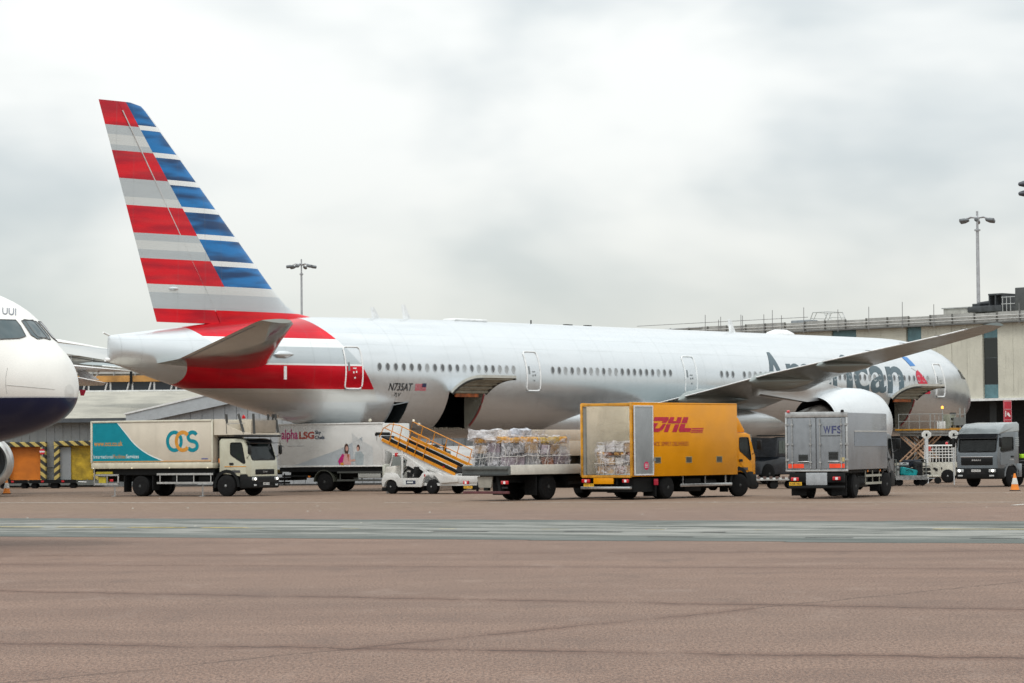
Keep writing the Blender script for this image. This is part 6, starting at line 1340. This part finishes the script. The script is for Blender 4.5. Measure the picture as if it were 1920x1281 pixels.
for (xa, xb, zz, th_) in ((2.2, 2.55, 1.3, .05), (2.6, 3.0, 1.33, .04), (2.1, 2.9, 1.2, .014), (2.3, 2.8, 1.05, .03), (2.0, 2.6, .86, .014), (2.1, 2.7, .72, .02), (3.0, 3.05, .8, .2)):
    bm = newbm(); y = -.586 if zz > 1.13 else -.626; box(bm, xa, xb, y, y+.005, zz, zz+th_); obj('print_mark', bm, M('print_grey2', (.25, .22, .2), .7), cb, 0)
bm = newbm(); box(bm, 1.3, 2.1, -.66, -.0, .9, 1.55); bmesh.ops.subdivide_edges(bm, edges=list(bm.edges), cuts=6, use_grid_fill=True); crumple(bm, .07, random.Random(2), 3.1); obj('film_wrap', bm, FILM, lc, 0)
def inbox(x, y, z): return towld(P_, (x, y, z))
pallet(inbox(.22, -1.12, .965), HD3, 1.5, 1.78, [(.36, (2, 1, 0), 3, 4), (.36, (5, 3, 5, 1), 3, 4), (.14, (6, 2, 6), 3, 5), (.34, (5, 1, 3, 5), 3, 4)], 'net covered pallet of parcels just inside the open yellow truck', 11, cap=None)

# --- self propelled belt loader with handrails
HD7 = R(-42); BL = thing('belt_loader', 'white belt loader with orange handrails raised to the open rear hold', 'belt loader', place(736, 926, (0, -.85), HD7), HD7)
LW = M('loader_white', (.68, .68, .66), .4, var=.06, coat=.2, streak=.2); LO = M('rail_orange', (.70, .27, .01), .45, var=.08); LOD = M('rail_orange_dark', (.62, .22, .01), .5)
prof = rpoly([(-.5, .32), (-.55, .62), (-.35, .95), (.1, 1.0), (.5, .9), (.55, .72), (1.9, .72), (2.1, .98), (3.1, .98), (3.3, .86), (4.3, .84), (4.3, .55), (3.2, .5), (3.05, .72), (2.8, .88), (2.4, .88), (2.15, .72), (2.05, .32), (.5, .32), (.42, .55), (.2, .66), (-.15, .66), (-.35, .5), (-.38, .32)], .06, 2)
for s in (-1, 1): bm = newbm(); side(bm, prof, s*.98-.04, s*.98+.04, 0, .012); obj('side_panel', bm, LW, BL, 40)
bm = newbm(); box(bm, -.4, 4.2, -.9, .9, .38, .5); box(bm, 3.2, 4.25, -.92, .92, .5, .82, .02); box(bm, .5, 1.9, .2, .9, .5, .95, .04); obj('floor', bm, LW, BL)
bm = newbm(); side(bm, [(-.5, .6), (-.52, .95), (-.35, 1.25), (.25, 1.3), (.3, .6)], -.93, -.1, 0, .08); bmesh.ops.subdivide_edges(bm, edges=list(bm.edges), cuts=2, use_grid_fill=True); crumple(bm, .02, random.Random(1), 5); obj('bonnet_cover', bm, M('white_vinyl', (.62, .60, .55), .5, var=.12, bump=.4, bscale=9), BL, 60)
bm = newbm(); box(bm, .9, 1.4, -.85, -.3, .55, .8, .05); box(bm, 1.35, 1.5, -.85, -.3, .7, 1.25, .05); obj('seat', bm, BLACK, BL)
bm = newbm(); lathe(bm, [(-.02, .17), (0, .19), (.02, .17)], (.62, -.55, 1.15), (-.7, 0, .7), 16, 0, False); bar(bm, (.3, -.55, .8), (.62, -.55, 1.15), .05, .05); obj('steering_wheel', bm, BLACK, BL)
bm = newbm(); tube(bm, [(-.1, -.9, 1.25), (.12, -.9, 1.8), (.12, .1, 1.8), (-.1, .1, 1.25)], .035); tube(bm, [(-.1, -.9, 1.25), (-.1, .1, 1.25)], .03); tube(bm, [(.12, -.9, 1.8), (.7, -.9, 1.8), (.72, -.9, .95)], .04); ws_ = obj('windscreen_frame', bm, LW, BL); bm = newbm(); _cap(bm, [bm.verts.new(p) for p in ((-.1, -.88, 1.27), (.11, -.88, 1.78), (.11, .08, 1.78), (-.1, .08, 1.27))], 0); obj('windscreen', bm, glass('clear_glass', (.6, .66, .66), .6), ws_, 0, normals=False)
for (X, s) in ((0, -1), (0, 1), (2.6, -1), (2.6, 1)): wheel(BL, X, s*.85, .33, .26, s, RIMW)
bm = newbm(); box(bm, -.55, -.3, -1.0, .9, .12, .3, .02); obj('front_bumper', bm, CHASS, BL)
bm = newbm(); box(bm, 1.0, 1.65, -1.028, -1.022, .45, .62, .0); dp_ = obj('badge_plate', bm, M('badge_navy', (.03, .04, .08), .5), BL, 0); bm = newbm(); box(bm, .88, 1.04, -1.03, -1.022, .42, .66); box(bm, 1.12, 1.5, -1.034, -1.028, .5, .57); obj('badge_print', bm, MATS['print_white'], dp_, 0)
bm = newbm(); box(bm, -1.1, -.88, -.45, .1, .45, 1.38, .1); bm2_ = obj('tug_mudguard', bm, M('mudguard_cream', (.56, .57, .50), .5, streak=.2), BL); bm = newbm(); [box(bm, X, X+.05, -.2, -.1, 0, .5) for X in (-1.05,)]; box(bm, -1.15, -.4, -.3, -.1, .3, .4); obj('mudguard_foot', bm, STEEL, BL, 0)  # stands for the mudguard of another tug behind, parented to the loader
cu, cd = Vector((-1.25, 0, 2.72)), Vector((3.75, 0, .98)); ax = (cd-cu).normalized(); nn = Vector((-ax.z, 0, ax.x)); nn = nn if nn.z > 0 else -nn; LL = (cd-cu).length
CP = lambda t, y, hgt: cu+ax*t+nn*hgt+Vector((0, y, 0))
def slabc(bm, t0, t1, y0, y1, h0, h1): 
    A_ = [bm.verts.new(CP(t, y, hh)) for t, y, hh in ((t0, y0, h0), (t0, y1, h0), (t0, y1, h1), (t0, y0, h1))]; B_ = [bm.verts.new(CP(t, y, hh)) for t, y, hh in ((t1, y0, h0), (t1, y1, h0), (t1, y1, h1), (t1, y0, h1))]
    bridge(bm, A_, B_); _cap(bm, A_[::-1], 0); _cap(bm, B_, 0)
bm = newbm(); slabc(bm, 0, LL, -.52, .52, -.48, -.06); cf_ = obj('conveyor_frame', bm, LW, BL, 0)
bm = newbm(); slabc(bm, .1, LL, -.4, .4, -.05, .02); obj('belt', bm, RUBBER, cf_, 0)
for s in (-1, 1):
    bm = newbm(); slabc(bm, .35, LL, s*.56-.02, s*.56+.02, -.16, -.02); obj('side_rail', bm, LO, cf_, 0); bm = newbm(); slabc(bm, .9, LL, s*.56-.015, s*.56+.015, -.02, .15); obj('side_rail_black', bm, BLACK, cf_, 0); bm = newbm(); slabc(bm, .9, LL, s*.56-.02, s*.56+.02, .15, .19); obj('side_rail_white', bm, LW, cf_, 0); bm = newbm(); slabc(bm, 1.1, LL, s*.56-.02, s*.56+.02, .19, .33); obj('side_rail', bm, LO, cf_, 0)
    t1 = LL-2.0 if s < 0 else LL-.3; t0 = .2 if s < 0 else .9
    bm = newbm(); tube(bm, [CP(t0, s*.62, -.02), CP(t0+.12, s*.62, .45), CP(t0+.5, s*.62, .8), CP(t0+1.1, s*.62, .92), CP(t1, s*.62, .92), CP(t1+.12, s*.62, .5)] if s < 0 else [CP(t0, s*.62, -.02), CP(t0, s*.62, .98), CP(t1, s*.62, .95), CP(t1+.1, s*.62, .6), CP(t1-.3, s*.62, .55)], .022); hr = obj('hand_rail', bm, LO, BL)
    bm = newbm(); tube(bm, [CP(t0+.2, s*.62, .5), CP(t1, s*.62, .52)], .022); obj('mid_rail', bm, LOD, hr)
    for k in range(5): t = t0+.7+k*(t1-t0-.8)/4; bm = newbm(); tube(bm, [CP(t, s*.62, -.1), CP(t, s*.62, .92)], .02); obj('rail_post', bm, LO, hr)
bm = newbm(); box(bm, cu.x-.15, cu.x+.12, -.5, .5, cu.z-.28, cu.z+.0, .04); obj('nose_roller', bm, ALU, BL)
bm = newbm(); cyl(bm, tuple(cu+Vector((-.2, -.42, .05))), tuple(cu+Vector((-.2, .42, .05))), .1, seg=14); obj('rubber_buffer', bm, RUBBER, BL)
bm = newbm()
for y in (-.55, .55): bar(bm, (.4, y, 1.8), (2.35, y, .78), .09, .12); bar(bm, (2.0, y, 1.2), (3.3, y, .8), .08, .1); bar(bm, (.33, y, .5), (.36, y, 2.0), .1, .1)
obj('lift_arm', bm, LW, BL, 0); bm = newbm(); bar(bm, (.7, 0, .6), (1.5, 0, 1.5), .1, .1); cyl(bm, (1.3, .3, .6), (2.0, .3, 1.35), .06, seg=10); obj('hydraulic_ram', bm, CHASS, BL)
bm = newbm(); box(bm, .28, .4, -.98, -.86, 1.72, 1.9, .02); obj('beacon', bm, REDL, BL); bm = newbm(); box(bm, 2.2, 2.28, -1.03, -.97, .8, .9); box(bm, 3.0, 3.08, -.62, -.57, 1.2, 1.28); obj('reflector', bm, REDL, BL, 0)
bm = newbm(); lathe(bm, [(0, .05), (.08, .06), (.1, .01)], CP(.95, .62, 1.0), (0, 0, 1), 10); obj('work_lamp', bm, M('lamp_cream', (.8, .75, .6)), BL)
for k in range(3): bm = newbm(); box(bm, 3.5+k*.2, 3.65+k*.2, -.53, -.522, .98-k*.07, 1.04-k*.07); obj('print_mark', bm, M('badge_dark', (.06, .06, .065)), cf_, 0)
# --- white van hidden behind the loader
HD8 = R(-158); VN = thing('white_van', 'white van mostly hidden behind the belt loader rails', 'van', (at(845, 860, 139).x, 139., 0), HD8)
VW = M('van_white', (.72, .73, .73), .3, coat=.4, var=.03)
bm = newbm(); side(bm, rpoly([(-1.6, .45), (-1.6, 1.95), (-1.45, 2.2), (.6, 2.2), (1.1, 2.05), (1.75, 1.3), (2.4, 1.08), (2.55, .8), (2.55, .45)], .12, 3), -.92, .92, 0, .09); obj('body', bm, VW, VN, 40)
bm = newbm(); _cap(bm, [bm.verts.new(p) for p in ((1.16, -.75, 1.98), (1.16, .75, 1.98), (1.74, .82, 1.34), (1.74, -.82, 1.34))], 0)
for v in bm.verts: v.co += Vector((.03, 0, .03))
obj('windscreen', bm, M('van_glass', (.10, .13, .12), .06), VN, 0, normals=False)
for s in (-1, 1):
    bm = newbm(); side(bm, rpoly([(.35, 1.3), (.35, 1.95), (.95, 1.95), (1.5, 1.3)], .05, 2), s*.93-.006, s*.93+.006); obj('side_window', bm, MATS['van_glass'], VN, 0); bm = newbm(); box(bm, 2.4, 2.56, s*.7-.15, s*.7+.15, .82, 1.0, .04); obj('headlight', bm, MATS['lens_clear'], VN)
    for X in (-1.0, 1.75): wheel(VN, X, s*.82, .34, .22, s, RIMW)
bm = newbm(); box(bm, 2.48, 2.62, -.9, .9, .38, .66, .05); obj('bumper', bm, BLACK, VN); bm = newbm(); box(bm, -1.62, -1.58, -.7, .7, 1.35, 1.95, .03); obj('rear_window', bm, MATS['van_glass'], VN)

# --- scissor high loader at the forward hold
def ap(L, ys, z=0.): v = Matrix.Rotation(PSI, 3, 'Z') @ Vector((-L, -ys, z)); return Vector(NOSE)+v
hl0 = ap(11.9, 3.55); HL = thing('cargo_loader', 'scissor lift cargo loader with yellow edged platform at the forward hold', 'cargo loader', hl0, PSI-PI/2)
TANB = M('scissor_tan', (.50, .33, .22), .55, var=.12); YED = M('edge_yellow', (.52, .25, .02), .5, var=.15); PLT = M('platform_steel', (.30, .31, .30), .55, var=.15)
bm = newbm(); box(bm, 0, 2.5, -1.5, 1.5, 2.78, 2.95, .01); box(bm, .1, 2.4, -1.3, 1.3, 2.6, 2.78); pl = obj('platform', bm, PLT, HL)
bm = newbm(); box(bm, -.05, 2.55, -1.61, -1.51, 2.95, 3.04); pe = obj('platform_edge', bm, YED, pl, 0); bm = newbm(); box(bm, 2.5, 2.56, -1.5, 1.5, 2.95, 3.04); obj('platform_edge', bm, YED, pl, 0)
for y in (-1.3, -.2):
    for (p, q2) in (((.15, y, .95), (2.3, y, 2.65)), ((.15, y+.12, 2.65), (2.3, y+.12, .95))):
        d_ = (Vector(q2)-Vector(p)).normalized(); n_ = Vector((-d_.z, 0, d_.x))*.1
        bm = newbm(); bar(bm, Vector(p)+n_, Vector(q2)+n_, .1, .07); bar(bm, Vector(p)-n_, Vector(q2)-n_, .1, .07)
        for k in range(7): a_ = Vector(p).lerp(Vector(q2), (k+.5)/7); bar(bm, a_-n_, a_+n_, .05, .05)
        obj('scissor_arm', bm, TANB, HL, 0)
bm = newbm(); box(bm, -.2, 2.6, -1.5, 1.4, .62, .95, .03); obj('base_frame', bm, M('loader_pale', (.55, .54, .46), .5, var=.1), HL)
for X in (.3, 2.1):
    for y in (-1.2, 1.2): wheel(HL, X, y, .4, .3, 1 if y > 0 else -1, RIMW)
bm = newbm(); box(bm, .2, 1.9, 1.55, 3.3, 2.8, 2.95, .02); wk = obj('walkway', bm, PLT, HL); bm = newbm(); box(bm, 1.9, 1.98, 1.55, 3.3, 2.93, 3.1); obj('walkway_edge', bm, YED, wk, 0)
RLG = M('rail_galv', (.36, .38, .37), .5, .4)
for (p0, p1) in (((1.95, 1.6), (1.95, 3.3)), ((2.5, -1.5), (2.5, -.1)), ((.2, -1.56), (2.5, -1.56))):
    for z in (3.5, 3.95): bm = newbm(); tube(bm, [(*p0, z), (*p1, z)], .02); obj('guard_rail', bm, RLG, HL)
    for k in range(4): X, Y = (p0[i]+(p1[i]-p0[i])*k/3 for i in (0, 1)); bm = newbm(); tube(bm, [(X, Y, 2.9), (X, Y, 3.98)], .02); obj('rail_post', bm, RLG, HL)
for y in (2.75, 3.3): bm = newbm(); tube(bm, [(1.9, y, 2.9), (1.9, y, 4.35)], .045); obj('tall_post', bm, RLG, HL)
bm = newbm(); box(bm, 1.3, 1.88, 1.6, 2.35, 2.98, 3.95, .03); obj('control_console', bm, M('console_khaki', (.30, .31, .24), .6, var=.15), HL)
for (ya, yb, za, zb) in ((1.65, 2.3, 3.95, 4.05), (1.7, 1.9, 3.6, 3.72), (2.0, 2.2, 3.62, 3.74), (1.75, 1.95, 3.1, 3.25)): bm = newbm(); box(bm, 1.86, 1.9, ya, yb, za, zb); obj('console_dial', bm, BLACK, HL, 0)
bm = newbm(); box(bm, 1.9, 2.3, .1, .5, 2.95, 3.5, .03); obj('control_box', bm, LW, HL)
bm = newbm(); lathe(bm, [(0, .07), (.12, .08), (.18, .02)], (2.2, .3, 4.28), (0, 0, 1), 12); obj('beacon', bm, M('beacon_orange_glow', (1., .35, .05), .2, emit=2.2), HL); bm = newbm(); tube(bm, [(2.2, .3, 3.4), (2.2, .3, 4.28)], .03); obj('beacon_post', bm, RLG, HL)
bm = newbm(); box(bm, .3, 1.8, 1.7, 2.9, 2.3, 2.78, .02); obj('hydraulic_pack', bm, CHASS, HL)
for y in (1.9, 2.5): bm = newbm(); bar(bm, (1.95, y, 2.4), (1.95, y+.15, 2.9), .12, .1); obj('red_hose', bm, M('hose_red', (.4, .05, .06), .5), HL, 0)
for y in (1.8, 2.9): bm = newbm(); cyl(bm, (1.6, y, .3), (1.6, y, 2.8), .06, seg=10); obj('support_leg', bm, RLG, HL)
bm = newbm(); box(bm, .3, 1.4, .2, 1.2, .95, 2.0, .05); obj('engine_housing', bm, M('housing_dark', (.05, .055, .05), .7), HL)
for k in range(7): q_ = random.Random(40+k); bm = newbm(); X, Y, z = q_.uniform(1.2, 1.8), q_.uniform(1.7, 3.2), q_.uniform(.9, 2.2); box(bm, X-.2, X+.2, Y-q_.uniform(.1, .3), Y+.2, z-.2, z+q_.uniform(.1, .3), .03); obj('valve_block', bm, KR[q_.choice((3, 4, 4))], HL)
bm = newbm(); box(bm, 1.95, 2.02, 1.9, 3.2, 3.25, 3.75); obj('mesh_panel', bm, M('mesh_grey', (.20, .21, .20), .6, .3), HL, 0)
for k in range(6): bm = newbm(); tube(bm, [(1.5, 1.75+k*.25, .5), (1.75, 1.7+k*.26, 1.5), (1.6, 1.8+k*.24, 2.4)], .03, 5); obj('hose', bm, BLACK, HL)

# --- baggage trolley with bags
t0_ = ground(1706, 911); BT = thing('baggage_trolley', 'open baggage trolley loaded with suitcases and a turquoise bag beside the grey box truck', 'trolley', (t0_.x, t0_.y+.5, 0), R(6), 'apron trolleys by the forward hold')
GA = M('trolley_grey', (.18, .20, .19), .6, .3, var=.2)
bm = newbm(); box(bm, -.78, .78, -.65, .65, .36, .46, .02); obj('deck', bm, GA, BT)
for y in (-.67, .67): bm = newbm(); box(bm, -.8, .8, y-.02, y+.02, .3, .52); obj('side_beam', bm, STEEL, BT, 0)
for sx in (-.58, .58):
    for sy in (-.5, .5): bm = newbm(); lathe(bm, [(-.07, .1), (-.07, .18), (.07, .18), (.07, .1)], (sx, sy, .18), (0, 1, 0), 16); obj('wheel', bm, RUBBER, BT)
for sx in (-.76, .76):
    bm = newbm(); tube(bm, [(sx, -.6, .45), (sx, -.6, 1.3), (sx, .6, 1.3), (sx, .6, .45)], .03); [tube(bm, [(sx, -.6, z), (sx, .6, z)], .018) for z in (.7, .95, 1.15)]; obj('end_frame', bm, GA, BT)
bm = newbm(); tube(bm, [(.8, 0, .36), (1.35, 0, .34)], .03); obj('tow_bar', bm, STEEL, BT)
def bag(loc, dim, mat, label, rz=0., tilt=0., soft=.05, seed=1):
    o_ = thing('bag', label, 'bag', towld(BT, loc), BT.rotation_euler.z+rz, 'luggage on the apron trolleys'); q = random.Random(seed)
    bm = newbm(); box(bm, -dim[0]/2, dim[0]/2, -dim[1]/2, dim[1]/2, 0, dim[2], min(dim)*.22, 0, 3); crumple(bm, soft, q, 3+seed)
    obj('body', bm, mat, o_, 60); bm = newbm(); tube(bm, [(-dim[0]*.2, -dim[1]/2-.01, dim[2]*.6), (-dim[0]*.1, -dim[1]/2-.06, dim[2]*.8), (dim[0]*.1, -dim[1]/2-.06, dim[2]*.8), (dim[0]*.2, -dim[1]/2-.01, dim[2]*.6)], .015, 5); obj('handle', bm, BLACK, o_)
    bm = newbm(); tube(bm, [(-dim[0]*.5, -dim[1]*.3, dim[2]*.98), (dim[0]*.5, -dim[1]*.3, dim[2]*.98)], .01, 4); obj('zip', bm, BLACK, o_); o_.rotation_euler.y = tilt; return o_
bag((-.15, -.42, .47), (.85, .4, .42), M('bag_turquoise', (.0, .36, .38), .6, var=.2, bump=.3, bscale=12), 'turquoise holdall lying on the baggage trolley', tilt=.22, soft=.03)
bag((.42, -.3, .47), (.42, .5, .75), M('bag_black', (.012, .013, .015), .6), 'black upright suitcase right of the turquoise holdall', seed=2, soft=.015)
bag((-.25, .2, .47), (.8, .5, .55), M('bag_charcoal', (.03, .034, .04), .6), 'charcoal suitcase behind the turquoise holdall', seed=3, soft=.015)
bag((.25, .25, .92), (.9, .5, .38), M('bag_dark_blue', (.015, .02, .035), .55), 'dark suitcase on top of the pile on the baggage trolley', seed=4, soft=.015)
bag((-.2, .1, 1.0), (.45, .3, .16), M('bag_white', (.6, .6, .6), .5), 'small white bag on top of the pile behind the turquoise holdall', seed=5, soft=.02)
bag((-.66, -.35, .47), (.16, .4, .5), M('bag_pale_grey', (.38, .39, .38), .5), 'pale grey ribbed case at the left end of the baggage trolley', seed=6, soft=.01)

# --- white apron tractor with a guard grid
g_ = ground(1768, 905.5); HD9 = R(-12); TG = thing('apron_tractor', 'cream apron tractor with a white guard grid beside the grey tractor unit', 'tow tractor', (g_.x-.1, g_.y+1.2, 0), HD9)
TC = M('tractor_cream', (.55, .54, .47), .5, var=.1, streak=.25)
bm = newbm(); side(bm, rpoly([(-1.0, .35), (-1.0, .9), (-.55, .98), (-.5, 1.1), (.9, 1.1), (.95, .35)], .06, 2), -1.0, 1.0, 0, .04); box(bm, -1.3, -.95, -.9, .9, .4, .62, .03); obj('body', bm, TC, TG)
bm = newbm(); [box(bm, -.9, -.3, -1.015, -.99, z, z+.08, .01) for z in (.5, .66, .82)]; [cyl(bm, (X, -1.0, .78), (X, -1.03, .78), .07, seg=10) for X in (-.75, -.1, .25)]; obj('vents', bm, BLACK, TG, 0)
bm = newbm(); [tube(bm, [(X, -1.02, 1.12), (X, -1.02, 2.0)], .022, 5) for X in (-.62, -.3, .02, .34, .66, .95)]; [tube(bm, [(-.65, -1.02, z), (.98, -1.02, z)], .022, 5) for z in (1.35, 1.5, 1.65, 1.8, 1.98)]; obj('guard_grid', bm, LW, TG)
for k in range(9): bm = newbm(); box(bm, -.55+k*.17, -.5+k*.17, -.9, -.86, 1.12, 1.95); obj('grid_bar', bm, LW, TG, 0)
bm = newbm(); box(bm, -.6, .95, -.95, .9, 1.96, 2.04, .02); [bar(bm, (X, y, 1.08), (X, y, 1.98), .06, .06) for X in (-.55, .92) for y in (-.9, .88)]; obj('canopy', bm, LW, TG); bm = newbm(); box(bm, -.3, .3, -.6, .2, 1.1, 1.3, .05); box(bm, .28, .42, -.6, .2, 1.2, 1.75, .05); obj('seat', bm, BLACK, TG)
for X in (-.62, .6):
    for s in (-1, 1): wheel(TG, X, s*.92, .36, .26, s, RIMW)
bm = newbm(); lathe(bm, [(0, .07), (.1, .08), (.15, .02)], (.55, -.6, 2.04), (0, 0, 1), 10); obj('beacon', bm, REDL, TG)
bm = newbm(); box(bm, -.62, -.25, -1.04, -1.0, 1.7, 1.95, .02); obj('notice_board', bm, M('notice_red', (.55, .08, .06), .5), TG)
for px, pz, zlab in ((1737, 815, 'tall white octagonal mirror on a pale post left of the cream apron tractor'), (1788, 815, 'white octagonal mirror on a thin post beside the grey tractor unit')):
    p = at(px, pz, 147. if px < 1750 else 141.); mp = thing('apron_mirror', zlab, 'mirror', (p.x, p.y, 0), 0, 'octagonal mirrors on posts')
    oc = [(.27*math.cos(PI/8+k*PI/4), .23*math.sin(PI/8+k*PI/4)) for k in range(8)]
    bm = newbm(); prism(bm, oc, lambda u, v: (u, -.04, p.z+v), lambda u, v: (u, .02, p.z+v)); hd = obj('mirror_housing', bm, M('mirror_white', (.72, .73, .72), .4), mp, 0)
    bm = newbm(); prism(bm, [(a*.8, b*.8) for a, b in oc], lambda u, v: (u, -.05, p.z+v), lambda u, v: (u, -.041, p.z+v)); obj('mirror_face', bm, M('mirror_pale', (.62, .63, .60), .25), hd, 0)
    bm = newbm(); cyl(bm, (0, .05, 0), (0, .05, p.z), .1 if px < 1750 else .035, seg=12); obj('post', bm, M('post_pale', (.6, .62, .63), .4), mp); bm = newbm(); box(bm, -.05, .05, -.05, .06, p.z-.1, p.z+.06); obj('bracket', bm, CHASS, mp, 0)

# --- machines half hidden between the yellow and the grey truck
g_ = ground(1430, 908); TT = thing('tow_tractor', 'dark aircraft tow tractor half hidden in front of the yellow truck cab', 'tow tractor', (g_.x+.5, g_.y+2, 0), R(48))
DT = M('tractor_navy', (.018, .024, .034), .4, var=.2, coat=.3)
bm = newbm(); side(bm, rpoly([(-2.2, .5), (-2.2, 1.25), (-.6, 1.3), (-.5, 1.45), (.8, 1.45), (.9, 1.2), (2.6, 1.15), (2.7, .5)], .08, 2), -1.1, 1.1, 0, .05); obj('body', bm, DT, TT)
bm = newbm(); side(bm, [(-.5, 1.45), (-.4, 2.5), (.6, 2.5), (.85, 1.45)], -.95, .95, 0, .05); obj('cab', bm, DT, TT); bm = newbm(); box(bm, -.3, .45, -.965, -.95, 1.65, 2.35); box(bm, .0, .3, -.98, -.965, 1.9, 2.3); obj('cab_window', bm, M('van_glass', (.1, .1, .1)), TT, 0)
for X in (-1.5, 1.7):
    for s in (-1, 1): wheel(TT, X, s*1.0, .55, .4, s, RIMD)
bm = newbm(); box(bm, -2.25, -2.2, -.3, .3, 1.5, 2.3, .02); box(bm, -2.26, -2.2, -.3, .3, 1.7, 1.74); [box(bm, -2.25, -2.2, y-.03, y+.03, .6, 2.7) for y in (-.5, .45)]; obj('chart_board', bm, M('board_pale', (.5, .52, .5), .5, var=.2), TT)
bm = newbm(); box(bm, 2.75, 2.85, -.95, -.7, .7, 2.2, .02); [cyl(bm, (2.7, -.82, .8+k*.25), (2.7, -.95, .8+k*.25), .06, seg=8) for k in range(6)]; obj('hose_rack', bm, M('rack_pale', (.45, .46, .45), .5, var=.3), TT); bm = newbm(); tube(bm, [(-2.3, -1., 2.62), (3.6, -1., 2.62)], .04); tube(bm, [(3.4, -1., .6), (3.4, -1., 2.62)], .04); obj('gantry', bm, CHASS, TT)
g_ = ground(1445, 917); LD = thing('baggage_trolley', 'long low white trolley between the yellow truck and the grey box truck', 'trolley', (g_.x, g_.y+.6, 0), R(4), 'apron trolleys by the forward hold')
bm = newbm(); box(bm, -1.1, 1.3, -.6, .6, .4, .52, .02); obj('deck', bm, M('trolley_white', (.5, .51, .5), .5, var=.15), LD)
for k in range(7): bm = newbm(); box(bm, -1+k*.3, -.85+k*.3, -.64, -.6, .5, .6); obj('edge_mark', bm, M('mark_dark', (.12, .08, .07), .6), LD, 0)
for sx in (-.8, .15, 1.0):
    for sy in (-.45, .45): bm = newbm(); lathe(bm, [(-.07, .1), (-.07, .2), (.07, .2), (.07, .1)], (sx, sy, .2), (0, 1, 0), 14); obj('wheel', bm, RUBBER, LD)
bm = newbm(); tube(bm, [(-1.1, 0, .42), (-1.7, 0, .4)], .03); obj('tow_bar', bm, STEEL, LD)
g_ = ground(1752, 907); LD2 = thing('baggage_trolley', 'low cluttered trolley frame in front of the cream apron tractor', 'trolley', (g_.x-.35, g_.y-.3, 0), R(4), 'apron trolleys by the forward hold')
bm = newbm(); box(bm, -.45, .55, -.5, .5, .36, .46, .02); [box(bm, -.45, .55, -.52, -.48, z, z+.06) for z in (.62, .85, 1.02)]; [bar(bm, (X, -.5, .4), (X, -.5, 1.08), .05, .05) for X in (-.42, .1, .52)]; obj('frame', bm, TC, LD2, 0); bm = newbm(); [cyl(bm, (X, -.53, .74), (X, -.56, .74), .08, seg=10) for X in (-.2, .3)]; box(bm, -.35, .0, -.5, .2, .5, .95, .04); obj('reel', bm, BLACK, LD2)
for sx in (-.3, .4): bm = newbm(); lathe(bm, [(-.07, .1), (-.07, .18), (.07, .18), (.07, .1)], (sx, -.42, .18), (0, 1, 0), 14); obj('wheel', bm, RUBBER, LD2)

# --- traffic cones
CO = M('cone_orange', (.80, .23, .01), .5, var=.1); CW = M('cone_band', (.72, .72, .68), .35)
def cone(px, py, label):
    g = ground(px, py); t = thing('traffic_cone', label, 'cone', (g.x, g.y, 0), 0, 'orange traffic cones')
    bm = newbm(); box(bm, -.21, .21, -.21, .21, 0, .045, .015); obj('base', bm, M('cone_base', (.05, .045, .04), .7), t); bm = newbm(); lathe(bm, [(.045, .2), (.09, .185), (.3, .138), (.72, .045), (.75, .035), (.755, .01)], (0, 0, 0), (0, 0, 1), 20); obj('cone_body', bm, CO, t)
    bm = newbm(); lathe(bm, [(.29, .143), (.3, .144), (.55, .088), (.56, .085)], (0, 0, 0), (0, 0, 1), 20, 0, False); obj('reflective_band', bm, CW, t)
cone(12.5, 926.5, 'traffic cone standing before the orange dock curtain under the navy nose'); cone(1903, 920.5, 'traffic cone standing in front of the grey tractor unit wheel')
